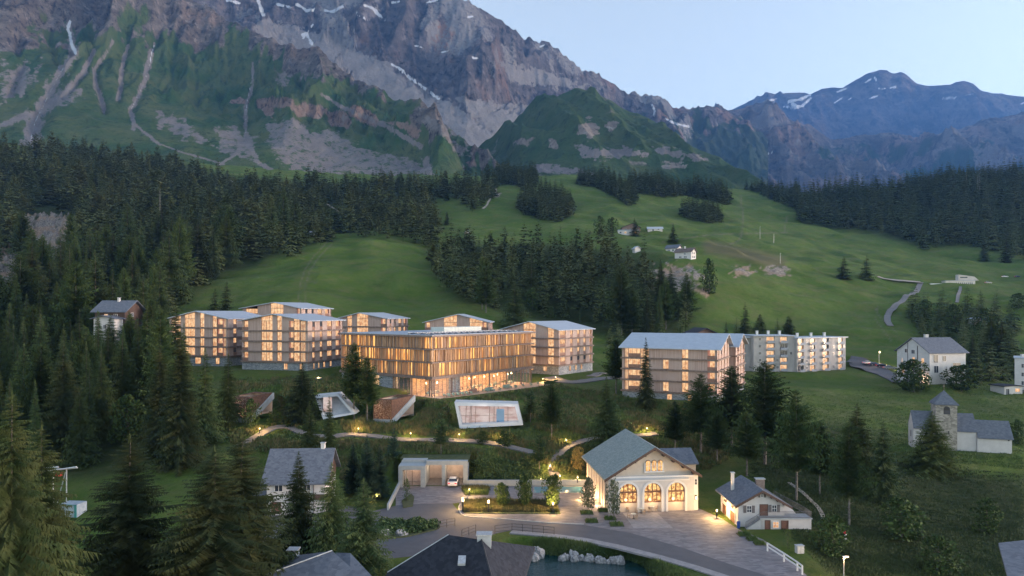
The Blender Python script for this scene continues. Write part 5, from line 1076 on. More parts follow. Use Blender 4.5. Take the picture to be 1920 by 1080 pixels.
gable_house('white hut roof peeping out of the wood edge below the terraced farmhouse', (p.x+5*k_, p.y), 20, 12*k_, 9*k_, p.z-.5, p.z+6*k_, p.z+10*k_, rm=METR, name='hut', cat='hut')
p = hill(587, 439); k_ = p.y/F
gable_house('tiny white hut on top of the rounded meadow at the wood edge', (p.x+7*k_, p.y), 5, 12*k_, 8*k_, p.z-.5, p.z+3.4*k_, p.z+6*k_, gable='side', rm=METR, name='hut', cat='hut', wins=((0,4*k_,p.z+.5,.9,1.2,'dark'),))
p = hill(430, 343); k_ = p.y/F
gable_house('tiny white hut above the left wood beside a lone spruce', (p.x+6*k_, p.y), 0, 10*k_, 8*k_, p.z-.5, p.z+3.4*k_, p.z+5.5*k_, rm=METR, name='hut', cat='hut')
p = hill(876, 438); k_ = p.y/F
gable_house('small white hut at the top edge of the wood above the timber buildings', (p.x+4*k_, p.y), 20, 8*k_, 6*k_, p.z-.5, p.z+3*k_, p.z+5.5*k_, rm=METR, name='hut', cat='hut')
p = hill(1798, 534); k_ = p.y/F
rs_, rb_, rw_ = gable_house('pale modern station building with a raised sloping hall on the right meadow', (p.x+36*k_, p.y+3), -8, 52*k_, 16*k_, p.z-.5, p.z+8.2*k_, p.z+8.6*k_, rm=METR, wm=mat('pale_timber_render', (.52,.48,.44),(.60,.56,.52),scale=.5,rough=.8), name='station_building', cat='station', over=(.3,.3,.3,.3),
  wins=tuple((0, 18*k_+3.4*k_*i, p.z+.6, .9, 3.4*k_, 'dark') for i in range(9)))
mb = MB(); rw_[0].poly(mb, [(30*k_, p.z+8.7*k_), (60*k_, p.z+8.7*k_), (52*k_, p.z+16*k_), (24*k_, p.z+20*k_), (24*k_, p.z+8.7*k_)], -14*k_, -3*k_, rb_); up = mb.build('raised_hall', mat('hall_timber', (.46,.42,.40),(.54,.50,.47),scale=.4,rough=.8), rs_)
mb = MB(); rw_[0].box(mb, 27*k_, 40*k_, p.z+13*k_, p.z+16*k_, -3*k_, -2.9*k_, rb_); mb.build('window_band', DARKG, up)
mb = MB(); rw_[0].box(mb, -28*k_, 0, p.z-1, p.z+3.2*k_, -8*k_, 1, rb_); mb.build('low_platform', METAL, rs_)
p = hill(1836, 608)
if p: gable_house('small white hut among the trees of the right hollow', (p.x+3, p.y), 8, 6, 5, p.z, p.z+2.6, p.z+3.6, rm=METR, name='hut', cat='hut')
p = hill(1248, 621)
if p: gable_house('small dark roofed hut behind the ridge of the long timber building', (65, 216), 12, 8, 7, -12, -6.9, -5.2, wm=DWOOD, rm=SLATED, name='hut', cat='hut', over=(.8,.6,.8,.8))
# ---------------------------------------------------------------- garage portal in the slope
PAVEG = mat('garage_floor', (0.13, 0.13, 0.14), (0.18, 0.175, 0.18), scale=2, rough=.7); ROOFG = mat('roof_planting', (0.03, 0.05, 0.015), (0.06, 0.075, 0.025), scale=1.2, rough=.95)
gz = -32.0; gbs = (-18.6, 126.0, gz); gp_ = thing('garage_portal', gbs, 0, 'pale concrete garage portal set into the planted slope, with three openings', 'garage')
gw_ = Wall((-20.7, 126.0), 0.0, 12.6)
xA, xB, xC, xD = 0.0, 4.9, 8.0, 12.15
mb = MB()
gw_.poly(mb, [(xA, gz), (xA+.15, gz), (xA, gz)], 0, .01, gbs) if False else None
for x0, x1 in ((0.0, .75), (4.05, 4.85)): gw_.box(mb, x0, x1, gz-.3, gz+3.9, -5.3, 1.6, gbs)
gw_.box(mb, .752, 4.048, gz+3.2, gz+3.9, -5.3, 1.6, gbs)
gw_.poly(mb, [(-.02, gz+3.9), (4.87, gz+3.9), (4.87, gz+4.5), (.3, gz+4.5)], -2.6, -1.0, gbs)
gw_.poly(mb, [(0, gz+3.902), (4.85, gz+3.902), (4.85, gz+3.95), (0, gz+3.95)], -1.0, 1.6, gbs)
for x0, x1 in ((7.75, 8.35), (11.7, 12.5)): gw_.box(mb, x0, x1, gz-.3, gz+4.5, -1.1, 0, gbs)
gw_.box(mb, 4.86, 7.748, gz+3.75, gz+4.5, -1.1, 0, gbs); gw_.box(mb, 8.352, 11.698, gz+3.75, gz+4.5, -1.1, 0, gbs); gw_.box(mb, 4.86, 12.4, gz+3.75, gz+3.95, -5.6, -1.102, gbs); gw_.box(mb, 12.1, 12.45, gz-.3, gz+3.74, -5.6, -1.102, gbs); gw_.box(mb, 7.9, 8.2, gz-.3, gz+3.74, -5.3, -1.102, gbs)
mb.build('concrete_frame', CONC, gp_)
INN = mat('lit_garage_wall', (.42,.37,.35),(.50,.44,.42),scale=1.5,rough=.9)
mb = MB(); gw_.box(mb, 4.86, 12.09, gz-.2, gz+3.74, -5.6, -5.31, gbs); mb.build('back_wall', INN, gp_); mb = MB(); gw_.box(mb, .76, 4.04, gz-.2, gz+3.19, -3.4, -3.2, gbs); mb.build('back_wall', INN, gp_)
mb = MB(); gw_.box(mb, 0.1, 12.4, gz-.3, gz+.045, -5.6, -.02, gbs); mb.build('floor', PAVEG, gp_)
mb = MB(); gw_.poly(mb, [(4.3, gz+3.96), (12.6, gz+3.96), (12.7, gz+4.40), (4.3, gz+4.40)], -7.5, -1.12, gbs); gw_.poly(mb, [(-.4, gz+3.96), (4.28, gz+3.96), (4.28, gz+4.40), (-.4, gz+4.40)], -7.5, -2.62, gbs); mb.build('planted_roof', ROOFG, gp_)
mb = MB()
for x in (.85, 2.3, 3.9): gw_.box(mb, x, x+.08, gz, gz+3.18, .3, .38, gbs)
fo_ = mb.build('glazing_bars', DWOOD, gp_); mb = MB(); gw_.box(mb, .8, 4.0, gz, gz+3.15, .33, .35, gbs); mb.build('pane', GLASS, fo_)
mb = MB(); gw_.box(mb, 8.9, 11.2, gz+3.55, gz+3.62, -1.0, -.9, gbs); mb.build('tube_lamp', BULBW, gp_)
lamp('bulb', (4.2, 3.0, 3.4), 45, (1, .66, .42), .3, gp_); lamp('bulb', (7.9, 3.0, 3.4), 55, (1, .66, .42), .3, gp_); lamp('bulb', (.3, 1.6, 2.6), 30, (1, .6, .36), .2, gp_)
# ---------------------------------------------------------------- pavilions in the slope
def screen_mat():
    m = bpy.data.materials.new('perforated_rusted_sheet'); m.use_nodes = True; t = m.node_tree; N = t.nodes; L = t.links; b = N['Principled BSDF']; b.inputs['Roughness'].default_value = .8; b.inputs['Base Color'].default_value = (.12, .065, .045, 1)
    g = N.new('ShaderNodeNewGeometry'); v = N.new('ShaderNodeTexVoronoi'); v.inputs['Scale'].default_value = 6.5; L.new(g.outputs['Position'], v.inputs['Vector'])
    r = N.new('ShaderNodeMapRange'); r.inputs[1].default_value = .46; r.inputs[2].default_value = .50; L.new(v.outputs['Distance'], r.inputs[0])
    mr = N.new('ShaderNodeMapRange'); mr.inputs[3].default_value = 0.22; mr.inputs[4].default_value = 1.0; L.new(r.outputs[0], mr.inputs[0]); L.new(mr.outputs[0], b.inputs['Alpha']); return m
SCR = screen_mat()
def mesh_pavilion(label, px0, pxc, px1, ytop, ybot, D, flip=False):
    fl = P(px0, ytop-3, D+1.5); fc = P(pxc, ytop+1, D); rr_ = P(px1, ytop-3, D+9); zt = fc[2]; zb_ = P(pxc, ybot, D)[2]
    base = (fc[0], fc[1], zb_); t = thing('mesh_pavilion', base, 0, label, 'pavilion', None)
    v = lambda p_, z: (p_[0]-base[0], p_[1]-base[1], z-base[2])
    bl = (fl[0]+rr_[0]-fc[0], fl[1]+rr_[1]-fc[1])
    ho = zt-zb_
    mb = MB(); mb.extr([v(fl, zb_), v(fc, zb_), v(fc, zt), v(fl, zt)], (0, .05, 0)); mb.build('front_screen', SCR, t)
    mb = MB(); mb.extr([v(fc, zb_), v(rr_, zt-.2), v(rr_, zt), v(fc, zt)], (-.05, .05, 0)); mb.build('side_screen', CORT, t)
    mb = MB(); mb.extr([v(fc, zb_-1.2), v(rr_, zt-1.3), v(rr_, zt+.05), v(fc, zb_)], (.35, .1, 0)); mb.extr([v(fl, zb_-1.2), v(fc, zb_-1.2), v(fc, zb_), v(fl, zb_)], (0, .4, 0)); mb.build('concrete_skirt', CONC, t)
    mb = MB(); top = [v(fl, zt), v(fc, zt), v(rr_, zt), v(bl, zt)]
    inn = [tuple((Vector(q)-Vector(sum((Vector(k) for k in top), Vector()))/4)*.72+Vector(sum((Vector(k) for k in top), Vector()))/4) for q in top]
    for i in range(4): j = (i+1) % 4; mb.extr([top[i], top[j], inn[j], inn[i]], (0, 0, .1))
    mb.build('roof_frame', CORT, t)
    mb = MB(); mb.extr([v(fl, zb_+.02), v(fc, zb_+.02), v(rr_, zb_+.02), v(bl, zb_+.02)], (0, 0, .05)); mb.build('floor', FLR, t)
    mb = MB(); mb.extr([v((fl[0], fl[1]+.3), zb_+.05), v((fc[0], fc[1]+6.5), zb_+.05), v((fc[0], fc[1]+6.5), zt-.1)], (0.1, .1, 0)); mb.build('inner_wall', CREAM, t)
    mb = MB(); mb.extr([v((bl[0], bl[1]-.2), zb_-.5), v((rr_[0], rr_[1]-.2), zb_-.5), v((rr_[0], rr_[1]-.2), zt), v((bl[0], bl[1]-.2), zt)], (0, .15, 0)); mb.build('back_wall', CREAM, t); mb = MB(); mb.extr([v(fl, zb_-.5), v(bl, zb_-.5), v(bl, zt), v(fl, zt)], (-.1, 0, 0)); mb.build('side_wall', CREAM, t)
    for i in range(5): f = i/4; x = fl[0]+(fc[0]-fl[0])*f; y = fl[1]+(fc[1]-fl[1])*f-.06; mb = MB(); mb.box(x-.05-base[0], x+.05-base[0], y-.05-base[1], y+.05-base[1], 0, ho); mb.build('post', CORT, t)
    lamp('bulb', ((fl[0]-fc[0])*.5+.4, 2.2, 2.4), 80, (1, .62, .38), .4, t)
mesh_pavilion('rusted mesh pavilion on a concrete skirt, leftmost of the small ones on the slope', 433, 468, 511, 745, 783, 149)
mesh_pavilion('rusted mesh pavilion on a concrete skirt, below the left end of the hotel', 701, 734, 776, 750, 787, 151)
CONCW = mat('white_concrete', (0.42, 0.45, 0.48), (0.52, 0.55, 0.58), scale=1.0, rough=0.85, hard=0.3, detail=6)
def frame_pavilion(label, q4, dep, inn, D0, name='concrete_pavilion', glow=GLOWP, bars=(), mid=None, lampw=30):
    TL, TR, BR, BL = [Vector(P(*q)) for q in q4]; base = tuple(BL); t = thing(name, base, 0, label, 'pavilion'); B0 = Vector(base)
    c = (TL+TR+BR+BL)/4
    def lerp(u, v): return (TL*(1-u)+TR*u)*(1-v)+(BL*(1-u)+BR*u)*v
    u0, u1, v0, v1 = inn; I = [lerp(u0, v0), lerp(u1, v0), lerp(u1, v1), lerp(u0, v1)]; O_ = [TL, TR, BR, BL]
    mb = MB(); d = Vector((0, dep, .0))
    for i in range(4): j = (i+1) % 4; mb.extr([tuple(O_[j]-B0), tuple(O_[i]-B0), tuple(I[i]-B0), tuple(I[j]-B0)], tuple(d))
    mb.build('concrete_frame', CONCW, t)
    g = MB(); k = Vector((0, dep*.62, 0)); g.extr([tuple(q-B0+k) for q in I], (0, .2, 0)); g.build('lit_room', glow, t)
    f = MB()
    for u in bars: p0 = lerp(u, v0)-B0; p1 = lerp(u, v1)-B0; p1.x = p0.x; e = Vector((0, dep*.35, 0)); f.tube(tuple(p0+e), tuple(p1+e), .06, k=4)
    if mid: p0 = lerp(u0, mid)-B0; p1 = lerp(u1*.93, mid)-B0; e = Vector((0, dep*.35, 0)); f.tube(tuple(p0+e), tuple(p1+e), .05, k=4)
    f.build('glazing_bars', BAND, t); return t, B0, lerp
wp, wB, wl2 = frame_pavilion('wide white concrete pavilion with a glazed lit front, below the hotel terrace', [(852,754,153.5),(971.5,757,153.5),(981,797,149.5),(862,804,149.5)], 4.5, (.045, .94, .14, .86), 150, bars=(.17, .235, .255, .32, .54, .61, .68, .83), mid=.56)
lamp('bulb', (5, 2.0, 4.2), 30, (1, .80, .72), .5, wp); lamp('bulb', (11, 2.0, 4.2), 30, (1, .8, .72), .5, wp)
mb = MB(); c0 = wl2(.62, .5)-wB; mb.box(c0.x, c0.x+1.7, 2.3, 2.4, c0.z-2.0, c0.z+1.2); mb.build('blue_door', mat('blue_door_paint', (.12, .26, .46), rough=.5), wp)
op, oB, _ = frame_pavilion('open wedge shaped concrete pavilion half hidden by a spruce', [(590,742,154),(633,738,154),(667,776,149),(606,787,149)], 4.0, (.06, .90, .12, .92), 150, glow=CONC, bars=())
mb = MB(); mb.box(-.6, 1.3, 2.2, 2.35, 1.4, 4.6); mb.build('lit_opening', GLOWP, op)
lamp('bulb', (1.5, .6, 2.6), 14, (.8, .85, 1.0), .3, op)
# ---------------------------------------------------------------- roads, plaza, paths, water
ASPH = mat('asphalt', (0.062, 0.066, 0.082), (0.10, 0.103, 0.122), scale=0.6, rough=0.8, hard=.3, detail=7)
PAVE = mat('stone_paving', (0.115, 0.115, 0.135), (0.205, 0.195, 0.215), scale=1.0, stretch=(1.1, 2.6, 1), rough=0.75, brick=True, hard=.45)
PAVEL = mat('pale_paving', (0.20, 0.20, 0.22), (0.27, 0.265, 0.285), scale=1.4, rough=0.75)
PATHM = mat('path_paving', (0.13, 0.125, 0.13), (0.19, 0.18, 0.185), scale=2.4, rough=0.85)
KERB = mat('kerb_stone', (0.40, 0.40, 0.40), (0.48, 0.48, 0.47), scale=3, rough=.8)
GRAV = mat('gravel_track', (0.24, 0.21, 0.18), (0.33, 0.30, 0.26), scale=1.5, rough=.95)
SOIL = mat('planting_soil', (0.035, 0.05, 0.02), (0.07, 0.08, 0.035), scale=3, rough=.95)
LAWN = mat('mown_lawn', (0.040, 0.066, 0.017), (0.062, 0.085, 0.026), scale=1.6, rough=.95, bump=.6, bscale=4, c3=(0.12, 0.11, 0.05), s3=.25)
def sheet(name, lst, z, m, th=.05, kind='structure', holes=None):
    q = [(*PZ(a_, b_, z)[:2], z-th) for a_, b_ in lst]
    ar = sum(q[i][0]*q[(i+1) % len(q)][1]-q[(i+1) % len(q)][0]*q[i][1] for i in range(len(q)))
    if ar < 0: q = q[::-1]
    mb = MB(); mb.extr(q, (0, 0, th)); o = mb.build(name, m)
    if kind: tag(o, kind=kind)
    return o
ROADN = [(873,968.5),(950,974),(1029,981),(1095,984),(1185,1000),(1280,1027),(1360,1055),(1440,1080),(1500,1102)]
ROADS = [(960,994),(1040,1001),(1100,1009),(1160,1021),(1240,1041),(1310,1061),(1375,1082),(1440,1104)]
sheet('road', [(440,1030),(466,935),(484,908),(556,918),(640,946),(700,958),(742,948),(800,944),(848,944),(858,956)]+ROADN+ROADS[::-1]+[(930,1000),(880,1018),(800,1040),(700,1050),(560,1050)], ZP+.03, ASPH, .08)
sheet('plaza', [(742,911.5),(1122,911.5),(1147,961),(1307,952),(1352,971.5),(1386,993),(1432,1012),(1470,1040),(1512,1078),(1530,1104),(1500,1102),(1440,1080),(1360,1055),(1280,1027),(1185,1000),(1095,984),(1029,981),(950,974),(873,968.5),(862,960),(859,952),(862,942),(848,944),(800,944),(742,948)], ZP+.034, PAVE, .08)
# pale strip beside the road, its kerb a real step
def ribbon_flat(name, pts, w_, z, m, th=.12, side=1, kind='structure'):
    q = [Vector(PZ(a_, b_, z)) for a_, b_ in pts]; n = len(q); outp = []
    for i in range(n):
        d = (q[min(i+1, n-1)]-q[max(i-1, 0)]).normalized(); nn = Vector((d.y, -d.x, 0))*side; outp.append(q[i]+nn*w_)
    mb = MB()
    for i in range(n-1): mb.hexa([tuple(p-Vector((0, 0, th))) for p in (q[i], q[i+1], outp[i+1], outp[i])]+[tuple(p) for p in (q[i], q[i+1], outp[i+1], outp[i])])
    o = mb.build(name, m); return tag(o, kind=kind)
ribbon_flat('pavement', ROADS, 1.35, ZP+.16, PAVEL, .25)
isl = [(871,935),(925,934.5),(1042,937),(1051,962.5),(960,962.5),(871,961.5),(866,955),(866,942)]
sheet('lawn_island', isl, ZP+.13, LAWN, .12)
qk = [Vector(PZ(a_, b_, ZP+.10)) for a_, b_ in [(864,944),(861,950),(862,957),(866,963),(874,967.5),(950,972.5),(1029,979.5),(1095,982)]]
mb = MB()
for a_, b_ in zip(qk[:-1], qk[1:]):
    d = (b_-a_).normalized(); n_ = Vector((d.y, -d.x, 0))*.16; mb.hexa([tuple(p-Vector((0, 0, .15))) for p in (a_, a_+n_, b_+n_, b_)]+[tuple(p) for p in (a_, a_+n_, b_+n_, b_)])
tag(mb.build('kerb', KERB), kind='structure')
sheet('hall_terrace', [(1168,962),(1232,962),(1262,990),(1188,990)], ZP+.05, PAVEL, .08)
for i, lst in enumerate([[(865,912.5),(918,912.5),(920,918),(866,918.5)],[(866,919),(880,921),(917,921.5),(915,927),(872,927.5)],[(753,938),(771,925),(777,931),(774,948),(756,951)],[(712,974),(800,984),(824,988),(818,992),(760,1006),(716,1010)]]):
    sheet('planting_bed', lst, ZP+.16, SOIL, .14)
WATER = bpy.data.materials.new('teal_water'); WATER.use_nodes = True; _t = WATER.node_tree; _b = _t.nodes['Principled BSDF']
_b.inputs['Base Color'].default_value = (0.002, 0.030, 0.034, 1); _b.inputs['Roughness'].default_value = 0.08; _b.inputs['Specular IOR Level'].default_value = .6
_nz = _t.nodes.new('ShaderNodeTexNoise'); _nz.inputs['Scale'].default_value = 1.2; _nz.inputs['Detail'].default_value = 4; _g = _t.nodes.new('ShaderNodeNewGeometry'); _mp = _t.nodes.new('ShaderNodeMapping'); _mp.inputs['Scale'].default_value = (1, 2.5, 1)
_t.links.new(_g.outputs['Position'], _mp.inputs[0]); _t.links.new(_mp.outputs[0], _nz.inputs['Vector']); _bp = _t.nodes.new('ShaderNodeBump'); _bp.inputs['Strength'].default_value = .5; _bp.inputs['Distance'].default_value = .3
_t.links.new(_nz.outputs[0], _bp.inputs['Height']); _t.links.new(_bp.outputs[0], _b.inputs['Normal'])
mb = MB(); mb.poly([(-12, 38, -33.55), (16, 38, -33.55), (17, 70, -33.55), (18, 92, -33.55), (0, 96, -33.55), (-12, 88, -33.55)]); tag(mb.build('river', WATER), kind='structure')
# reflecting pool with its rim
sheet('pool_rim', [(1000,911.8),(1094,911.8),(1097,925),(998,925)], ZP+.10, PAVEL, .10)
mb = MB(); q = [PZ(a_, b_, ZP+.115) for a_, b_ in [(1002,912.6),(1092,912.6),(1094.5,924),(1000.5,924)]]; mb.poly([(p[0], p[1], p[2]) for p in q][::-1])
POOLM = mat('pool_water', (0.06, 0.20, 0.26), (0.08, 0.25, 0.31), scale=.4, rough=0.06, spec=.6, bump=.05); tag(mb.build('pool_water', POOLM), kind='structure')
# retaining wall along the plaza
def low_wall(name, label, p0, p1, z0, z1, th, m=CONC):
    p0 = Vector((p0[0], p0[1])); p1 = Vector((p1[0], p1[1])); d = (p1-p0); L = d.length; t = math.atan2(d.y, d.x); mb = MB(); mb.box(0, L, 0, th, z0, z1)
    o = mb.build(name, m); o.location = (p0.x, p0.y, 0); o.rotation_euler = (0, 0, t); return tag(o, label, 'wall')
low_wall('retaining_wall', 'long low concrete wall between the planted slope and the plaza', PZ(874,911,ZP)[:2], PZ(1122,911,ZP)[:2], -32.3, -30.95, .35)
low_wall('retaining_wall', 'short sloping concrete wall left of the garage forecourt', PZ(729,957,ZP)[:2], PZ(751,912,ZP)[:2], -32.4, -31.0, .3)
# paths that follow the slope
def catmull(p, n=8):
    out = []
    for i in range(len(p)-1):
        a_, b_, c_, d_ = p[max(i-1, 0)], p[i], p[i+1], p[min(i+2, len(p)-1)]
        for k in range(n):
            t = k/n; out.append(.5*((2*b_)+(-a_+c_)*t+(2*a_-5*b_+4*c_-d_)*t*t+(-a_+3*b_-3*c_+d_)*t**3))
    return out+[p[-1]]
def path(name, pts, w_, m, lift=.10, dmin=60, n=8):
    P_ = []
    for a_, b_ in pts:
        p = at(a_, b_, dmin)
        if p is not None: P_.append(Vector((p.x, p.y, 0)))
    P_ = catmull(P_, n); V = []; Fq = []; K = 4
    for i, p in enumerate(P_):
        d = (P_[min(i+1, len(P_)-1)]-P_[max(i-1, 0)]).normalized(); nn = Vector((d.y, -d.x, 0))
        zc = [H(*(p+nn*w_*(k/K-.5)).xy) for k in range(K+1)]; zm = max(zc)*.5+sum(zc)/len(zc)*.5
        for k in range(K+1): q = p+nn*w_*(k/K-.5); V.append((q.x, q.y, max(zc[k]+lift*.6, zm*.75+zc[k]*.25)+lift))
    for i in range(len(P_)-1):
        for k in range(K): a_ = i*(K+1)+k; Fq.append((a_, a_+1, a_+K+2, a_+K+1))
    me = bpy.data.meshes.new(name); me.from_pydata(V, [], Fq); me.materials.append(m); me.update(); o = link(name, me)
    sm = o.modifiers.new('thickness', 'SOLIDIFY'); sm.thickness = .25; sm.offset = -1
    return tag(o, kind='structure')
path('footpath', [(452,836),(470,826),(490,814),(510,804),(527,801),(545,802),(565,812),(590,819),(620,820),(640,817),(665,816),(700,819),(740,824),(780,826),(830,826),(870,828),(910,831),(950,838),(985,846),(1004,851)], 2.0, PATHM, dmin=120)
path('footpath', [(1041,893),(1037,880),(1038,868),(1046,853),(1062,840),(1085,831),(1110,825),(1140,822),(1170,818),(1200,817),(1232,814)], 1.9, PATHM, dmin=118)
path('hotel_drive', [(1030,708),(1048,714),(1066,717),(1090,716),(1120,712),(1150,709),(1180,706)], 4.2, PATHM, lift=.16, dmin=180)
path('hotel_drive', [(1108,706),(1120,702),(1135,700)], 3, PATHM, lift=.14, dmin=190)
path('car_park', [(1590,684),(1612,687),(1632,692),(1650,698),(1672,706),(1700,716)], 9.0, ASPH, lift=.22, dmin=235)
path('lane', [(1727,530),(1722,540),(1712,550),(1694,563),(1677,577),(1666,590),(1664,602),(1670,612)], 3.2, PATHM, lift=.25, dmin=300)
path('gravel_track', [(1646,519),(1662,524),(1690,528),(1728,531)], 4.5, GRAV, lift=.25, dmin=300)
path('narrow_path', [(1801,538),(1799,548),(1796,558),(1794,568)], 1.8, PATHM, lift=.25, dmin=300)
path('narrow_path', [(929,352),(930,361),(922,370),(915,380),(905,392)], 2.2, GRAV, lift=.4, dmin=450)
path('narrow_path', [(528,360),(548,356),(566,358)], 2.2, GRAV, lift=.4, dmin=450)
path('narrow_path', [(612,383),(624,390),(634,398)], 2.0, GRAV, lift=.4, dmin=450)
path('narrow_path', [(1480,905),(1500,920),(1520,938),(1538,958),(1545,975)], .7, GRAV, lift=.05, dmin=85)
# ---------------------------------------------------------------- trees
def conifer_np(seed, whorls, nb, nseg, rmax=0.19, c0=0.05, power=0.85, droop=0.16, sparse=0.0, fan=0.5, irregular=0.22, fing=1):
    """crown of a conifer of height 1: drooping boughs carrying flat sprays"""
    rs = np.random.RandomState(seed)
    t = c0+(1-c0)*(np.arange(whorls)+0.5*rs.rand(whorls))/whorls
    t = np.repeat(t, nb); n = len(t); az = rs.rand(n)*2*np.pi
    lob = 1+0.12*np.sin(az*2+rs.rand()*6)+0.1*np.sin(az*3+t*25)
    bell = np.minimum(1.0, 0.62+(t-c0)/0.10*0.38) if c0 > 0.2 else np.minimum(1.0, 0.86+(t-c0)*1.5)
    L = rmax*(1-t)**power*lob*bell*(1+irregular*rs.randn(n)*0.8)+0.006; L = np.clip(L, 0.004, rmax*1.3)
    keep = rs.rand(n) > sparse; t, az, L = t[keep], az[keep], L[keep]; n = len(t)
    z0 = t+rs.randn(n)*0.006; rise = (t-0.45)*0.55+0.05
    V = []; Tt = []; off = 0
    d = np.stack([np.cos(az), np.sin(az), np.zeros(n)], -1); sd = np.stack([-np.sin(az), np.cos(az), np.zeros(n)], -1)
    def pt(u):
        zz = z0+L*(rise*u-droop*2.2*u*u+0.10*u**3*2); q = d*(L*u)[:, None]; q[:, 2] = zz; return q
    for k in range(nseg):
        ua, ub = (k+0.1)/nseg, (k+1.25)/nseg; pa, pb = pt(np.full(n, ua)), pt(np.full(n, min(ub, 1.08)))
        for sgn in (-1, 1)*fing:
            if fing > 1:      # narrow hanging twigs instead of one flat spray
                f0 = rs.rand(n)[:, None]; wdt = L*fan*(1-0.7*(k/nseg)**1.3)*(0.5+0.9*rs.rand(n)); a0 = pa+(pb-pa)*f0; a1 = a0+(pb-pa)*.42
                tip = a0+(pb-pa)*(0.35+0.7*rs.rand(n))[:, None]+sd*(sgn*wdt)[:, None]; tip[:, 2] -= wdt*(0.3+0.9*rs.rand(n))
                V.append(np.stack([a0, a1, tip], 1).reshape(-1, 3)); continue
            wdt = L*fan*(1-0.75*(k/nseg)**1.3)*(0.6+0.8*rs.rand(n))
            tip = pa+(pb-pa)*(0.75+0.5*rs.rand(n))[:, None]+sd*(sgn*wdt)[:, None]; tip[:, 2] -= wdt*(0.25+0.45*rs.rand(n))
            tri = np.stack([pa, pb, tip], 1); V.append(tri.reshape(-1, 3))
    V = np.concatenate(V); T = np.arange(len(V)).reshape(-1, 3); return V, T
def top_tuft(seed):
    rs = np.random.RandomState(seed); v = []
    for i in range(5):
        a_ = i*1.26; v += [(0, 0, 1.01), (0.005*math.cos(a_), 0.005*math.sin(a_), 0.965), (0.005*math.cos(a_+1.3), 0.005*math.sin(a_+1.3), 0.97)]
    return np.array(v)
def conifer_mesh(name, m, seed, **k):
    V, T = conifer_np(seed, **k); tt = top_tuft(seed); V = np.concatenate([V, tt]); T = np.arange(len(V)).reshape(-1, 3)
    return mesh_np(name, V, tris=T, mats=[m]), (V, T)
def trunk_mesh(name, m, bare=0.0, r=0.012, seed=0):
    b = MB(); rs = random.Random(seed); z = -0.02; p = Vector((0, 0, z)); k = 5
    for i in range(k):
        z2 = (i+1)/k*0.97; q = Vector((rs.uniform(-.004, .004), rs.uniform(-.004, .004), z2)); b.tube(p, q, r*(1-i/k*0.95), r*(1-(i+1)/k*0.95), 6); p = q
    if bare:
        for i in range(7):
            zz = rs.uniform(.1, bare); a_ = rs.uniform(0, 6.28); L = rs.uniform(.03, .08)
            b.tube((0, 0, zz), (L*math.cos(a_), L*math.sin(a_), zz+rs.uniform(-.01, .02)), .0025, .001, 3)
    return b.mesh(name, m)
MT_SPR = mat('spruce_needles', (0.026, 0.052, 0.022), (0.066, 0.090, 0.034), scale=0.55, rough=0.9, rand=0.5, hard=0.16, c3=(0.050, 0.068, 0.018), s3=0.055, spec=0.15)
MT_BLUE = mat('blue_spruce_needles', (0.020, 0.045, 0.032), (0.045, 0.072, 0.045), scale=0.6, rough=0.9, rand=0.2, spec=0.15)
MT_PINE = mat('pine_needles', (0.024, 0.050, 0.018), (0.060, 0.086, 0.028), scale=0.6, rough=0.9, rand=0.22, spec=0.15)
MT_OLIVE = mat('olive_spruce_needles', (0.024, 0.042, 0.014), (0.052, 0.064, 0.024), scale=0.7, rough=0.9, rand=0.12, spec=0.15)  # yellowish olive needles of the spruces at the left edge
MT_LARCH = mat('larch_needles', (0.036, 0.066, 0.018), (0.068, 0.098, 0.034), scale=0.6, rough=0.9, rand=0.2, spec=0.15)
MT_LEAF = mat('leaves', (0.022, 0.046, 0.014), (0.052, 0.082, 0.024), scale=0.8, rough=0.8, rand=0.2, spec=0.2)
MT_YLEAF = mat('ochre_leaves', (0.14, 0.115, 0.035), (0.26, 0.20, 0.075), scale=1.2, rough=0.8, rand=0.1, spec=0.2)
MT_SLEAF = mat('sapling_leaves', (0.05, 0.075, 0.04), (0.13, 0.15, 0.10), scale=1.6, rough=0.7, rand=0.12, spec=0.3)
MT_BARK = mat('bark', (0.05, 0.042, 0.038), (0.11, 0.10, 0.09), scale=3, rough=0.95)
MT_GBARK = mat('grey_bark', (0.08, 0.075, 0.07), (0.17, 0.16, 0.15), scale=3, rough=0.95)
ULTRA, HI, MID, LOW = {}, {}, {}, {}
MT_SPRD = mat('near_spruce_needles', (0.016, 0.034, 0.015), (0.045, 0.058, 0.024), scale=1.1, rough=0.9, rand=0.2, hard=0.18, c3=(0.055, 0.062, 0.022), s3=0.3, spec=0.15)
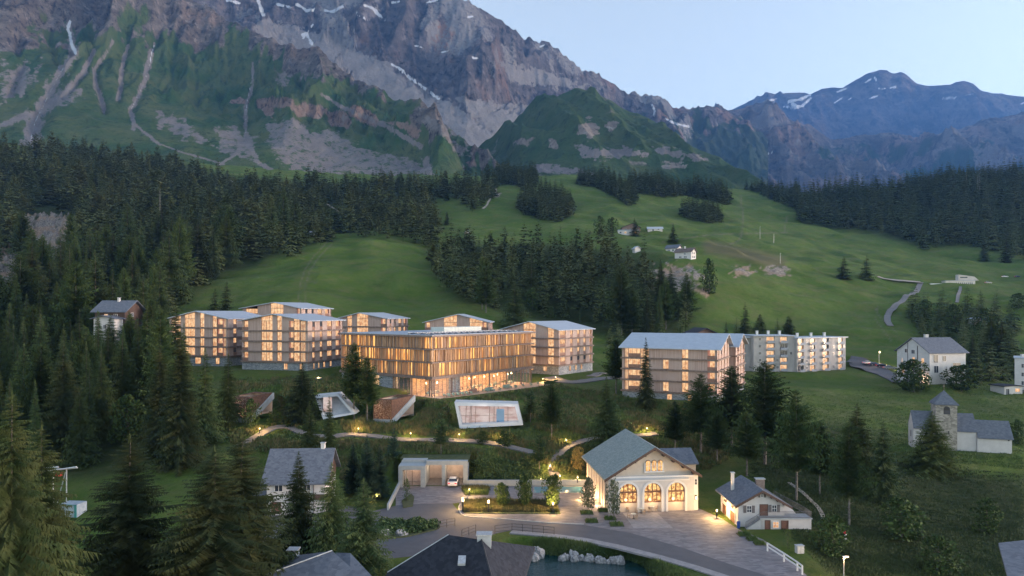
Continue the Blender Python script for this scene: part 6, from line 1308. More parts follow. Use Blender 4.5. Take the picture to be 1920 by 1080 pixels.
def mk_variants():
    spec = {'spruce': (MT_SPR, dict(rmax=.20, c0=.03, droop=.17), 0.0), 'slim': (MT_SPR, dict(rmax=.135, c0=.07, droop=.2), .08), 'blue': (MT_BLUE, dict(rmax=.21, c0=.08, droop=.05), 0.0),
            'pine': (MT_PINE, dict(rmax=.195, c0=.30, droop=.06, power=.6, sparse=.15, irregular=.4), .34), 'olive': (MT_OLIVE, dict(rmax=.24, c0=.03, droop=.24), 0), 'larch': (MT_LARCH, dict(rmax=.19, c0=.2, droop=.05, sparse=.12, irregular=.35, power=.65), .2)}
    for i, (k, (m, kw, bare)) in enumerate(spec.items()):
        bk = MT_GBARK if k in ('pine', 'larch') else MT_BARK
        HI[k] = [(conifer_mesh(k+'_crown', m, 10*i+s, whorls=50, nb=13, nseg=7, fan=.30, fing=2, **kw)[0], trunk_mesh(k+'_trunk', bk, bare, .011, s)) for s in range(2 if k != 'spruce' else 4)]
        ULTRA[k] = [(conifer_mesh(k+'_crown', MT_SPRD if k == 'spruce' else m, 50+10*i+s, whorls=62, nb=15, nseg=11, fan=.24, fing=3, **kw)[0], trunk_mesh(k+'_trunk', bk, bare, .011, s)) for s in range(2)] if k in ('spruce', 'olive') else HI[k]
        MID[k] = [(conifer_mesh(k+'_crown', m, 100+10*i+s, whorls=26, nb=10, nseg=4, fan=.38, **kw)[0], trunk_mesh(k+'_trunk', bk, bare, .011, s)) for s in range(3)]
        LOW[k] = [conifer_np(200+10*i+s, whorls=13, nb=8, nseg=2, fan=.55, **kw) for s in range(3)]
mk_variants()
CONS = []         # every conifer: x, y, z, height, kind, label, group, category, priority
def add_con(x, y, h, kind='spruce', label=None, group=None, prio=0, rs=1.0, z=None):
    CONS.append((x, y, (H(x, y) if z is None else z)-0.15, h, kind, label, group, prio, rs))
rt = random.Random(5)
def wood_zone(poly, sp, hlo, hhi, kinds, group, label, jit=1.0, avoid=(), dmin=60, cap=4000, rs=1.0):
    """fills a piece of hillside (its outline named by photo columns and rows) with trees standing on the ground"""
    xs = [p[0] for p in poly]; ys = [p[1] for p in poly]; cells = {}; n = 0
    N_ = 26000
    for _ in range(N_):
        px = rt.uniform(min(xs), max(xs)); py = rt.uniform(min(ys), max(ys))
        if not inpoly(np.array([px]), np.array([py]), poly)[0]: continue
        if any(((px-c[0])/c[2])**2+((py-c[1])/c[3])**2 < 1 for c in avoid): continue
        p = at(px, py, dmin)
        if p is None: continue
        x, y = p.x, p.y; key = (int(x//sp), int(y//sp)); ok = True
        for i in (-1, 0, 1):
            for j in (-1, 0, 1):
                for q in cells.get((key[0]+i, key[1]+j), ()):
                    if (q[0]-x)**2+(q[1]-y)**2 < sp*sp: ok = False
        if not ok: continue
        cells.setdefault(key, []).append((x, y)); n += 1
        kd = rt.choice(kinds); add_con(x, y, rt.uniform(hlo, hhi)*(0.8+0.35*rt.random()), kd, label, group, 0, rs)
        if n >= cap: break
    return n
CLIFF = [(92, 455, 56, 72), (18, 545, 40, 66), (205, 585, 34, 36), (425, 330, 30, 10)]
wood_zone([(-60,300),(60,285),(170,288),(330,318),(430,350),(560,372),(600,400),(638,440),(560,482),(500,478),(440,500),(390,525),(330,560),(312,600),(300,660),(180,690),(-60,700)], 9.0, 17, 35,
          ['spruce','spruce','slim','spruce','pine','larch'], 'spruces of the wood on the left slope', 'dark spruce in the dense wood covering the left slope', avoid=CLIFF, dmin=200)
wood_zone([(-80,640),(180,640),(250,650),(308,700),(340,750),(330,800),(240,800),(200,850),(110,880),(-80,900)], 6.5, 16, 23,
          ['spruce','slim','spruce','pine'], 'spruces crowding the lower left slope', 'dark spruce crowded among others on the lower left slope', dmin=120, avoid=[(255,860,60,40)])
wood_zone([(455,352),(620,352),(800,352),(935,345),(928,368),(885,400),(860,378),(835,376),(812,362),(806,395),(825,450),(800,465),(730,448),(640,440),(600,405),(540,400)], 9.4, 17, 33,
          ['spruce','slim','spruce','larch'], 'spruces of the wood behind the rounded meadow', 'dark spruce in the wood behind the rounded meadow', dmin=480, avoid=[(550,374,34,18),(622,397,30,16)])
wood_zone([(802,485),(845,470),(905,470),(1000,482),(1100,470),(1160,478),(1215,500),(1235,560),(1290,600),(1300,640),(1240,648),(1180,622),(1120,612),(1060,598),(1020,596),(990,570),(950,560),(915,588),(850,560),(812,520)], 7.4, 14, 25,
          ['spruce','slim','slim','larch','pine'], 'spruces of the wood above the timber buildings', 'dark spruce in the wood above the timber buildings', dmin=255, avoid=[(1178,482,34,20)])
RW = ('spruces of the wood on the right hill', 'dark spruce in the dense wood on the right hill')
wood_zone([(1492,378),(1497,415),(1560,428),(1630,432),(1700,448),(1735,468),(1800,458),(1960,495),(1960,335),(1750,335),(1600,352)], 10, 20, 40, ['spruce','slim','slim'], *RW, dmin=500)
wood_zone([(1700,346),(1990,330),(1990,345),(1700,362)], 8.5, 24, 31, ['spruce','slim'], *RW, dmin=800)
wood_zone([(1390,352),(1500,362),(1495,395),(1440,372)], 9, 20, 28, ['spruce','slim'], *RW, dmin=700)
for poly, g, h0, h1 in [([(930,330),(1006,332),(1004,347),(985,362),(972,348),(935,345)], 'clump on the crest of the meadow, left of its middle', 22, 30),
   ([(966,392),(985,368),(1030,362),(1056,372),(1073,400),(1050,416),(1010,412)], 'round clump in the upper meadow', 19, 26),
   ([(1085,338),(1140,340),(1165,352),(1196,376),(1180,385),(1150,368),(1120,352),(1085,347)], 'long clump running down the upper meadow', 22, 29),
   ([(1178,348),(1215,350),(1290,358),(1345,362),(1372,375),(1360,384),(1290,368),(1240,370),(1180,358)], 'row on the skyline of the meadow', 23, 31),
   ([(1276,400),(1300,396),(1345,404),(1360,414),(1330,419),(1282,410)], 'small clump in the middle of the meadow', 19, 25),
   ([(1700,595),(1715,580),(1850,590),(1905,610),(1900,650),(1815,640),(1725,640)], 'hollow behind the gabled white block', 12, 17),
   ([(1795,650),(1815,640),(1900,655),(1900,712),(1825,720)], 'hollow behind the gabled white block', 15, 19),
   ([(300,552),(345,545),(345,570),(312,590)], 'foot of the left meadow', 13, 17),
   ([(1140,640),(1165,640),(1165,662),(1145,662)], 'gap between two timber buildings', 9, 12),
   ([(1380,622),(1500,620),(1500,634),(1380,634)], 'bank behind the grey apartment block', 9, 14)]:
    wood_zone(poly, 6.0 if 'hollow' not in g else 7.0, h0, h1, ['spruce','slim','spruce'], 'spruces of the '+g, 'dark spruce in the '+g, dmin=230)
# single conifers: column, row of the top, row of the foot (or distance), kind, label
def con_at(px, top, foot, kind, label, rs=1.0, D=None):
    if D is None:
        p = at(px, foot, 60); D = p.y
    x = (px-960)/F*D; z = H(x, D); h = (HZ-top)/F*D-z
    add_con(x, D, h+0.15, kind, label, None, 1, rs)
SING = [
 (243,815,0,'spruce','huge dark spruce at the bottom left, second from the left edge',1.75,66),(402,838,0,'spruce','huge dark spruce left of the pair at bottom, before the chalet yard',1.9,62),(452,806,0,'spruce','huge dark spruce right of the pair at bottom, before the chalet yard',1.75,66),
 (22,735,0,'olive','huge olive green spruce cut by the left edge of the view',.85,50),(78,790,0,'olive','olive green spruce at the bottom left beside the one cut by the edge',.8,56),(150,728,872,'spruce','pointed spruce standing alone left of the mown glade',1.25,None),
 (560,846,0,'spruce','dark spruce hiding the middle of the white chalet',1.2,92),(622,866,0,'spruce','dark spruce at the balcony corner of the white chalet',1.25,90),(682,896,0,'spruce','broad dark spruce between the white chalet and the big dark roof',1.6,84),
 (338,620,872,'spruce','tall spruce at the edge of the wood left of the first mesh pavilion',1.0,None),(300,645,850,'spruce','tall spruce second in from the edge of the wood, left of the mesh pavilion',1.0,None),(385,652,835,'slim','spruce in front of the leftmost timber building, left of two',1.2,None),
 (428,662,800,'slim','spruce in front of the leftmost timber building, right of two',1.25,None),(262,515,600,'spruce','broad spruce right of the hidden brown chalet',1.0,None),(345,605,760,'slim','slim spruce crossing the left end of the leftmost timber building',1.0,None),
 (567,680,792,'spruce','spruce standing just left of the open concrete pavilion',1.4,None),(617,742,862,'slim','slim spruce in front of the open concrete pavilion',1.1,None),(580,752,868,'spruce','bushy spruce below the path bend, left of the slim one',.85,None),
 (664,642,785,'pine','tall bare stemmed pine at the left end of the hotel, left of two',1.15,None),(688,668,792,'pine','bare stemmed pine at the left end of the hotel, right of two',1.2,None),
 (662,830,925,'blue','bluish spruce right of the white chalet, leftmost of three',.9,None),(688,815,930,'blue','bluish spruce right of the white chalet, middle of three',.95,None),(712,832,936,'blue','bluish spruce right of the white chalet, rightmost of three',.9,None),
 (738,795,858,'blue','small bluish spruce beside the path below the second mesh pavilion',1.0,None),(827,785,850,'pine','small bushy pine at the path left of the wide concrete pavilion',1.5,None),
 (995,728,792,'pine','small pine right of the wide concrete pavilion, left of two',1.2,None),(1034,718,822,'pine','taller pine right of the wide concrete pavilion, right of two',1.1,None),(1011,808,885,'pine','thin young pine beside the lower path fork',1.1,None),
 (1137,705,850,'spruce','dense dark spruce behind the ridge of the arcade hall',1.4,None),(1155,632,738,'pine','pine left of the long timber building',1.1,None),(1211,632,768,'slim','slim spruce in front of the lit left end of the long timber building',1.0,None),
 (1314,700,850,'pine','pine before the right end of the long timber building',1.35,None),(1372,686,846,'pine','dark pine at the right corner of the long timber building',1.3,None),(1434,676,870,'pine','tallest broad pine below the grey apartment block',1.35,None),
 (1266,752,850,'pine','pine right above the arcade hall roof',1.25,None),(1400,770,892,'pine','wide pine in the grove above the small white house',1.3,None),(1493,730,938,'pine','tall bare stemmed pine right of the small white house roof',1.15,None),
 (1537,790,926,'pine','pine with a thin stem in the middle of the dark grove',1.3,None),(1607,755,900,'spruce','dark spruce in the dark grove, behind the thin stemmed pine',1.2,None),(1592,790,984,'pine','bare stemmed pine lowest in the dark grove',1.15,None),
 (1656,788,938,'spruce','broad dark spruce at the right side of the grove',1.15,None),(1460,778,880,'pine','slender pine behind the tall bare stemmed one',1.2,None),(1345,765,868,'pine','low pine left in the grove, above the arcade wing',1.3,None),
 (1748,770,884,'spruce','broad dark spruce in front of the church tower',2.3,None),(965,528,612,'spruce','dark spruce alone on the meadow behind the hotel roof',1.5,None),(1397,566,628,'spruce','spruce behind the grey apartment block, left of its chimneys',1.0,None),
 (1362,600,634,'spruce','small spruce behind the ridge of the long timber building',1.1,None),(1262,418,456,'spruce','lone dark spruce between the hill farmhouses',1.5,None),(1582,481,523,'spruce','lone spruce on the right meadow, left of two',1.75,None),
 (1625,477,525,'spruce','lone spruce on the right meadow, right of two',1.7,None),(1845,447,490,'spruce','spruce below the right wood, left of two',1.4,None),(1887,448,492,'spruce','spruce below the right wood, right of two',1.3,None),
 (838,395,421,'spruce','small lone spruce in the meadow gap, left of the crest',1.3,None),(426,316,340,'spruce','lone spruce above the left wood against the mountain foot',1.2,None),(425,524,580,'spruce','broad spruce at the foot of the left meadow, right of two',1.1,None),
 (403,538,584,'spruce','spruce at the foot of the left meadow, left of two',1.2,None),(343,492,546,'spruce','broad spruce at the edge of the left meadow',1.3,None),(1190,408,442,'spruce','small spruce behind the terraced farmhouse',1.5,None),(1478,592,632,'larch','bushy green tree behind the right half of the grey block',1.7,None),
 (1425,588,628,'larch','bushy green tree behind the left half of the grey block',1.7,None),(1165,494,628,'larch','pale green larch in front of the dark wood',1.25,None),(1185,540,632,'larch','paler low larch right in front of the dark wood',1.2,None)]
for px, top, foot, kd, lb, rs, D in SING: con_at(px, top, foot, kd, lb, rs, D)
CONS.sort(key=lambda c: -(c[7]*1000+c[3]/c[1]))
rv = random.Random(3); SV = []; ST = []; SC_ = []; soff = 0
for i, (x, y, z, h, kd, lb, gp, pr, rs) in enumerate(CONS):
    rz = rv.uniform(0, 6.28); wv = rs*(rv.uniform(0.72, 1.35) if pr == 0 else rv.uniform(.92, 1.08))
    if i < 298:
        pxh = h/y*F; src = ULTRA if pxh > 190 else HI if pxh > 80 else MID
        cm, tm = rv.choice(src[kd])
        nm = {'spruce': 'spruce_tree', 'slim': 'spruce_tree', 'blue': 'spruce_tree', 'olive': 'spruce_tree', 'pine': 'pine_tree', 'larch': 'larch_tree'}[kd]
        o = thing(nm, (x, y, z), rz, (lb.replace('dark spruce', {'pine_tree': 'dark pine', 'larch_tree': 'green larch'}.get(nm, 'dark spruce')) if pr == 0 else lb), 'tree',
                  None if gp is None else gp.replace('spruces', {'pine_tree': 'pines', 'larch_tree': 'larches'}.get(nm, 'spruces')))
        o.scale = (h*wv, h*wv, h); link('crown', cm, o); link('trunk', tm, o)
    else:
        V, T = rv.choice(LOW[kd]); c_, s_ = math.cos(rz), math.sin(rz)
        W = np.empty_like(V); W[:, 0] = (V[:, 0]*c_-V[:, 1]*s_)*h*wv+x; W[:, 1] = (V[:, 0]*s_+V[:, 1]*c_)*h*wv+y; W[:, 2] = V[:, 2]*h+z
        SV.append(W); ST.append(T+soff); soff += len(V); SC_.append(np.full(len(V), {'larch': .25, 'pine': .1}.get(kd, 0)+rv.random()*.85))
        tr = np.array([[x-.2, y, z], [x+.2, y, z], [x, y, z+h*.9], [x, y-.2, z], [x, y+.2, z], [x, y, z+h*.9]]); SV.append(tr); ST.append(np.arange(6).reshape(2, 3)+soff); soff += 6; SC_.append(np.full(6, .1))
MT_FOR = mat('forest_needles', (0.02, 0.04, 0.02), (0.03, 0.05, 0.02), scale=0.9, rough=0.9, spec=0.15, detail=3)
_N = MT_FOR.node_tree.nodes; _L = MT_FOR.node_tree.links; _a = _N.new('ShaderNodeAttribute'); _a.attribute_name = 'tint'; _r = _N.new('ShaderNodeValToRGB'); _L.new(_a.outputs['Color'], _r.inputs[0])
for _i, (_p, _c) in enumerate([(0, (.011, .028, .018)), (.3, (.022, .050, .026)), (.55, (.030, .060, .044)), (.8, (.055, .082, .032)), (1.0, (.092, .108, .044))]):
    _e = _r.color_ramp.elements[_i] if _i < 2 else _r.color_ramp.elements.new(_p); _e.position = _p; _e.color = (*_c, 1)
_nz = [n for n in _N if n.type == 'TEX_NOISE'][0]; _m = _N.new('ShaderNodeMix'); _m.data_type = 'RGBA'; _m.blend_type = 'MULTIPLY'; _m.inputs[0].default_value = .8
_mr = _N.new('ShaderNodeMapRange'); _mr.inputs[1].default_value = .3; _mr.inputs[2].default_value = .7; _mr.inputs[3].default_value = .45; _mr.inputs[4].default_value = 1.6; _L.new(_nz.outputs[0], _mr.inputs[0])
_L.new(_r.outputs[0], _m.inputs[6]); _L.new(_mr.outputs[0], _m.inputs[7]); _L.new(_m.outputs[2], _N['Principled BSDF'].inputs['Base Color'])
print('conifers', len(CONS), 'forest verts', soff)
fo = link('conifer_forest', mesh_np('conifer_forest', np.concatenate(SV), tris=np.concatenate(ST), mats=[MT_FOR], attrs={'tint': np.concatenate(SC_)[:, None]})); tag(fo, kind='stuff')

# broadleaf trees
def leafy(seed, n, hw=0.42, trunk_h=0.3, size=0.035, blobs=9, low=0.25, sleek=1.0):
    """crown of height 1 on a forked stem"""
    rs = np.random.RandomState(seed); c = []; r = []
    for i in range(blobs):
        t = low+(0.92-low)*(i+0.5)/blobs; a_ = i*2.4+rs.rand(); env = hw*math.sin(math.pi*min(1, (t-low+.12)/(1.06-low)))**0.6
        q = env*0.55*rs.rand()**.5; c.append((q*math.cos(a_), q*math.sin(a_), t)); r.append(env*(0.45+.25*rs.rand()))
    c = np.array(c); r = np.array(r); k = rs.randint(0, blobs, n); d = rs.randn(n, 3); d /= np.linalg.norm(d, axis=1)[:, None]
    P_ = c[k]+d*(r[k]*(0.55+0.5*rs.rand(n)**.6))[:, None]*np.array([1, 1, .8]); P_[:, 2] = np.clip(P_[:, 2], low*.8, 1)
    u = rs.randn(n, 3); u /= np.linalg.norm(u, axis=1)[:, None]; v = np.cross(u, rs.randn(n, 3)); v /= np.linalg.norm(v, axis=1)[:, None]
    s_ = size*(0.6+0.8*rs.rand(n))[:, None]; V = np.stack([P_-u*s_, P_+v*s_*.6, P_+u*s_, P_-v*s_*.6], 1).reshape(-1, 3)
    b = MB(); b.tube((0, 0, -.03), (0, 0, trunk_h), .022, .017, 7); top = Vector((0, 0, trunk_h))
    b.tube(top, (0, 0, .8), .016, .004, 5)
    for i in range(blobs):
        st = Vector((0, 0, trunk_h+(.7-trunk_h)*i/blobs*.7)); b.tube(st, tuple(c[i]), .009, .003, 4)
    return V, np.arange(len(V)).reshape(-1, 4), b
LEAFC = {}
def broadleaf(name, px, top, foot, wpx, label, m=MT_LEAF, seed=0, n=1500, size=.035, trunk_h=.25, low=.2, group=None, D=None, cat='tree', bark=None, sway=1.0):
    p = at(px, foot, 60) if D is None else Vector(((px-960)/F*D, D, H((px-960)/F*D, D)))
    D = p.y; h = (foot-top)/F*D; w_ = wpx/F*D/2
    key = (seed, n, size, trunk_h, low, m.name)
    if key not in LEAFC:
        V, Q, b = leafy(seed, n, .5, trunk_h, size, 10, low); LEAFC[key] = (mesh_np('crown', V, quads=Q, mats=[m]), b.mesh('trunk', bark or MT_BARK))
    o = thing(name, (p.x, p.y, p.z-.05), seed*1.3, label, cat, group); o.scale = (w_*2, w_*2, h)
    link('crown', LEAFC[key][0], o); link('trunk', LEAFC[key][1], o); return o
broadleaf('broadleaf_tree', 1713, 672, 735, 78, 'round leafy tree in front of the gabled white block, left of two', n=2600, size=.03, seed=1, low=.08, trunk_h=.2)
broadleaf('broadleaf_tree', 1803, 681, 733, 70, 'round leafy tree in front of the gabled white block, right of two', n=2400, size=.032, seed=2, low=.08, trunk_h=.2)
broadleaf('broadleaf_tree', 1907, 786, 832, 40, 'dark leafy tree right of the church', n=1500, seed=3, low=.05, trunk_h=.2)
broadleaf('broadleaf_tree', 1330, 482, 552, 34, 'tall leafy tree beside the scree below the white hill houses', n=1500, seed=4, low=.05)
broadleaf('broadleaf_tree', 1126, 403, 441, 34, 'leafy tree left of the terraced farmhouse, left of two', n=1000, seed=5, low=.05)
broadleaf('broadleaf_tree', 1147, 406, 440, 30, 'leafy tree left of the terraced farmhouse, right of two', n=1000, seed=6, low=.05)
broadleaf('round_bush', 1033, 573, 596, 24, 'round light green bush at the foot of the wood above the hotel', m=MT_LARCH, n=700, seed=7, low=.03, cat='bush')
broadleaf('broadleaf_tree', 998, 538, 580, 38, 'leafy tree at the foot of the wood, above the hotel roof', n=1200, seed=8, low=.05)
broadleaf('ochre_tree', 1083, 836, 884, 34, 'ochre leaved little tree left of the arcade hall', m=MT_YLEAF, n=1500, seed=9, low=.06, trunk_h=.15)
broadleaf('ochre_tree', 1102, 830, 880, 26, 'brownish narrow little tree between the ochre one and the arcade hall', m=MT_LEAF, n=900, seed=10, low=.06, trunk_h=.15)
for i, (px, top, foot, wd, lb) in enumerate([(941,903,952,36,'young tree on the lawn island, leftmost of three'),(985,890,955,38,'young tree on the lawn island, middle of three'),(1037,888,956,42,'young tree on the lawn island, rightmost of three'),
    (1103,893,960,36,'young tree in a planting square on the plaza, left of the arcade hall'),(1151,896,976,34,'pale young tree at the left corner of the arcade hall')]):
    broadleaf('young_tree', px, top, foot, wd, lb, m=MT_SLEAF if i > 2 else MT_LEAF, n=2000 if i < 3 else 1300, size=.036, seed=20+i, low=.22, trunk_h=.3, bark=MT_GBARK)
broadleaf('young_tree', 762, 895, 940, 20, 'slim young tree in the bed left of the garage forecourt', m=MT_LARCH, n=500, seed=26, low=.1)
broadleaf('young_tree', 945, 966, 1012, 30, 'slender young tree beside the railing behind the big dark roof', n=600, seed=27, low=.1, D=92)
broadleaf('young_tree', 1477, 992, 1030, 18, 'small upright green tree between the small white house and the white guard rail', m=MT_LARCH, n=500, seed=28, low=.05, D=92.5)
for i, (px, top, foot, wd, lb) in enumerate([(240,735,830,80,'large round bush on the lower left slope, left of two'),(285,760,815,56,'round bush on the lower left slope, right of two'),
    (1735,560,610,50,'leafy tree in the hollow behind the gabled white block, leftmost'),(1790,568,625,50,'leafy tree in the hollow behind the gabled white block, beside the spruces'),(1850,575,640,60,'leafy tree in the hollow behind the gabled white block, rightmost'),
    (1825,610,650,40,'light green leafy tree low in the hollow behind the gabled white block'),(1910,548,578,40,'dark bushes at the right edge above the hollow'),(378,515,533,20,'small bush on the left meadow edge, left of two'),(392,520,530,14,'small bush on the left meadow edge, right of two'),
    (1470,935,1000,70,'large dark shrub right of the white house terrace'),(1690,930,1010,110,'large dark shrub on the lower right slope'),(1560,960,1040,90,'wide dark shrub right of the red topped hydrant'),(1760,1000,1075,90,'dark shrub low at the bottom right'),(1850,930,1000,70,'dark shrub on the slope near the right edge'),
    (470,745,800,40,'pale green shrub right beside the first mesh pavilion'),(515,765,795,30,'low shrub between the first mesh pavilion and the spruce'),(945,805,838,40,'low shrub below the wide concrete pavilion, right of its middle'),(905,806,832,34,'low shrub below the wide concrete pavilion, left of its middle')]):
    if i in (9,): continue
    broadleaf('leafy_shrub' if 'tree' not in lb else 'broadleaf_tree', px, top, foot, wd, lb, n=1300, seed=30+i % 6, low=.04, trunk_h=.12, cat='bush' if 'tree' not in lb else 'tree')
# ---------------------------------------------------------------- lamps
bm1 = MB(); bm1.tube((0, 0, 0), (0, 0, .95), .06, k=8); bm2 = MB(); bm2.lathe([(.075, .95), (.085, 1.0), (.085, 1.16), (.02, 1.2)], k=10); bm3 = MB(); bm3.lathe([(.10, 1.2), (.10, 1.24), (.02, 1.27)], k=10)
BP = (bm1.mesh('post', BLACKM), bm2.mesh('lamp_head', BULB), bm3.mesh('cap', BLACKM))
def bollard(px, py, label, dmin=60, e=14, s=1.0, z=None):
    p = Vector(PZ(px, py, z)) if z is not None else at(px, py, dmin)
    o = thing('bollard_lamp', (p.x, p.y, p.z), 0, label, 'lamp', 'small lit garden lamps'); o.scale = (s*1.25, s*1.25, s)
    for n_, me in zip(('post', 'lamp_head', 'cap'), BP): link(n_, me, o)
    lamp('bulb', (0, 0, 1.5), e*11, (1.0, .58, .20), .1, o)
bollard(487, 813, 'small lit lamp at the path end, right below the first mesh pavilion', 120, 16)
bollard(672, 813, 'small lit lamp above the path, between the spruce pair and the second mesh pavilion', 120, 16)
bollard(770, 822, 'small lit lamp above the path, left of the bushy small pine', 120, 16)
bollard(861, 824, 'small lit lamp above the path, below the left half of the wide concrete pavilion', 120, 16)
bollard(937, 829, 'small lit lamp above the path, below the right half of the wide concrete pavilion', 120, 16)
bollard(1062, 835, 'small lit lamp at the bend of the right path', 118, 16)
bollard(1213, 812, 'small lit lamp on the slope above the ridge of the arcade hall', 118, 22)
bollard(1031, 884, 'small lit lamp at the foot of the right path, left side', 112, 18)
bollard(1050, 903, 'slim lit lamp where the right path meets the plaza wall', 110, 18)
bollard(868, 959, 'lit lamp at the rounded left end of the lawn island', 60, 34, 1.7, ZP+.1)
bollard(916, 960, 'lit lamp at the front edge of the lawn island, left of the first young tree', 60, 26, 1.5, ZP+.1)
bollard(1037, 961, 'lit lamp at the front right corner of the lawn island', 60, 26, 1.3, ZP+.1)
bollard(880, 928, 'low lit lamp in the bed between the garage and the lawn island', 60, 16, .9, ZP+.1)
bollard(1014, 903, 'tiny lit lamp on the long low wall behind the young trees', 60, 10, .5, -31.6)
bollard(1083, 905, 'white lit lamp on the long low wall left of the arcade hall', 60, 16, .9, -31.4)
bollard(1088, 937, 'tiny lit floor lamp on the plaza left of the planting squares', 60, 7, .35, ZP+.1)
bollard(1117, 938, 'tiny lit floor lamp on the plaza at the left wall of the arcade hall', 60, 7, .35, ZP+.1)
bollard(1128, 920, 'lit lamp at the foot of the left wall of the arcade hall', 60, 26, .6, ZP+.1)
bollard(1344, 972, 'small lit lamp at the lawn corner before the small white house', 60, 40, 1.1, ZP+.1)
bollard(707, 937, 'small lit lamp under the bluish spruces right of the white chalet', 60, 12, .6, ZP+.1)
bollard(1042, 714, 'small lit lamp by the hotel drive right of the terrace', 170, 18, 1.0)
bollard(1018, 716, 'lit lantern at the right end of the hotel terrace', 170, 18, .8)
fp_ = at(597, 711, 150); fo2 = thing('fire_pit', fp_, 0, 'small glowing fire pit on the meadow before the left end of the hotel', 'fire pit'); mb = MB(); mb.lathe([(.9, 0), (1.0, .35), (.7, .36), (.65, .2)], k=14); mb.build('bowl', CONC, fo2); mb = MB(); mb.lathe([(.02, .62), (.2, .4), (.4, .22), (.4, .2)], k=10); mb.build('flame', BULB, fo2); lamp('bulb', (0, 0, .9), 22, (1, .5, .2), .15, fo2)
def post_lamp(px, top, foot, label, dmin=60, e=60, lit=True, D=None, r=.07, name='street_lamp'):
    p = at(px, foot, dmin) if D is None else Vector(((px-960)/F*D, D, H((px-960)/F*D, D))); h = (HZ-top)/F*p.y-p.z
    o = thing(name, p, 0, label, 'lamp' if name == 'street_lamp' else 'mast'); mb = MB(); mb.tube((0, 0, -.3), (0, 0, h), r, r*.6, k=8); mb.build('pole', METAL, o)
    mb = MB(); mb.box(-.12, .55, -.1, .1, h, h+.10); hd = mb.build('lamp_head', METAL if name == 'street_lamp' else WTRIM, o)
    if lit: mb = MB(); mb.box(-.02, .5, -.09, .09, h-.05, h-.002); mb.build('lamp_glass', BULB, hd); lamp('bulb', (.25, -.2, h-.25), e, (1, .55, .24), .12, o)
post_lamp(1648, 660, 686, 'lit street lamp above the parked cars by the grey block', 235, 330)
post_lamp(1582, 1044, 0, 'tall lit street lamp post at the bottom edge, right of the white guard rail', D=82, e=150)
post_lamp(110, 1003, 0, 'small lit lamp among the spruces at the lower left', D=88, e=18)
post_lamp(1425, 425, 448, 'thin grey mast on the upper right meadow, left of three', 350, 0, False, r=.13, name='mast')
post_lamp(1451, 439, 456, 'thin pale mast on the upper right meadow, middle of three', 350, 0, False, r=.12, name='mast')
post_lamp(1463, 475, 494, 'thin pale mast on the right meadow above the two small screes', 350, 0, False, r=.1, name='mast')
for k in range(3): q = ww7 = w7[0].p(2+k*1.0, 1, 0)
lamp('bulb', (w7[0].p(24.5, .5, 0)[0]-b7[0]+3, w7[0].p(24.5, .5, 0)[1]-b7[1]+2, 3), 40, (1, .6, .4), .3, t7)
# wall washers of the hall and glow at the gable block
for k in range(3): q = hw[2].p(2.5+5*k, .9, 0); lamp('bulb', (q[0]-bs[0], q[1]-bs[1], .7), 70, (1, .62, .34), .15, ha_)
for x in xs3: q = fw.p(x+1.4, 1.2, 0); lamp('bulb', (q[0]-bs[0], q[1]-bs[1], 1.6), 30, (1, .62, .3), .2, ha_)
q = _w[2].p(12.5, .8, 0); lamp('bulb', (q[0]-bb_[0], q[1]-bb_[1], 1.5), 90, (1, .6, .35), .2, wb_)
q = sw_[2].p(4.5, .8, 0); lamp('bulb', (q[0]-hsb[0], q[1]-hsb[1], 3.0), 14, (1, .62, .36), .1, hs_)
# ---------------------------------------------------------------- cars
TYRE = mat('tyre_rubber', (.02, .02, .022), rough=.8)
RIMM = mat('wheel_rim', (.45, .46, .48), rough=.3, metal=.8)
REDL = mat('red_tail_light', (.4, .01, .02), rough=.3, emit=(1, .06, .10), estr=.25); HEADL = mat('head_light_glass', (.8, .8, .8), rough=.1, emit=(1, .9, .7), estr=.8)
def car_meshes(paint):
    prof = [(-2.2, .35), (2.2, .35), (2.28, .6), (2.15, .88), (1.2, 1.0), (-1.75, 1.05), (-2.2, .98), (-2.28, .65)]
    b = MB(); n = len(prof); W2 = [.78, .78, .84, .86, .88, .88, .84, .84]
    for sgn in (1, -1): b.v += [(p[0], sgn*W2[i], p[1]) for i, p in enumerate(prof)]
    for i in range(n): j = (i+1) % n; b.f.append((i, j, n+j, n+i))
    b.f.append(tuple(range(n-1, -1, -1))); b.f.append(tuple(range(n, 2*n)))
    c = MB(); c.hexa([(-1.85, -.80, 1.0), (1.15, -.80, .98), (1.15, .80, .98), (-1.85, .80, 1.0), (-1.2, -.60, 1.44), (.25, -.60, 1.44), (.25, .60, 1.44), (-1.2, .60, 1.44)])
    r = MB(); r.hexa([(-1.22, -.61, 1.44), (.27, -.61, 1.44), (.27, .61, 1.44), (-1.22, .61, 1.44), (-1.1, -.54, 1.49), (.15, -.54, 1.49), (.15, .54, 1.49), (-1.1, .54, 1.49)])
    return b.mesh('body', paint), c.mesh('windows', DARKG), r.mesh('roof', paint)
wt = MB(); wt.tube((0, -.1, 0), (0, .1, 0), .33, k=16); wr_ = MB(); wr_.tube((0, -.115, 0), (0, .115, 0), .21, k=12); wtm, wrm = wt.mesh('tyre', TYRE), wr_.mesh('rim', RIMM)
tl = MB(); tl.box(-2.30, -2.22, -.80, -.42, .74, .90); tlm = tl.mesh('tail_light', REDL); hl = MB(); hl.box(2.16, 2.27, .45, .8, .62, .76); hlm = hl.mesh('headlight', HEADL)
pl = MB(); pl.box(-2.31, -2.25, -.26, .26, .52, .63); plm = pl.mesh('number_plate', WTRIM); mir = MB(); mir.box(.75, .92, .84, 1.0, .98, 1.1); mirm = mir.mesh('mirror', BLACKM)
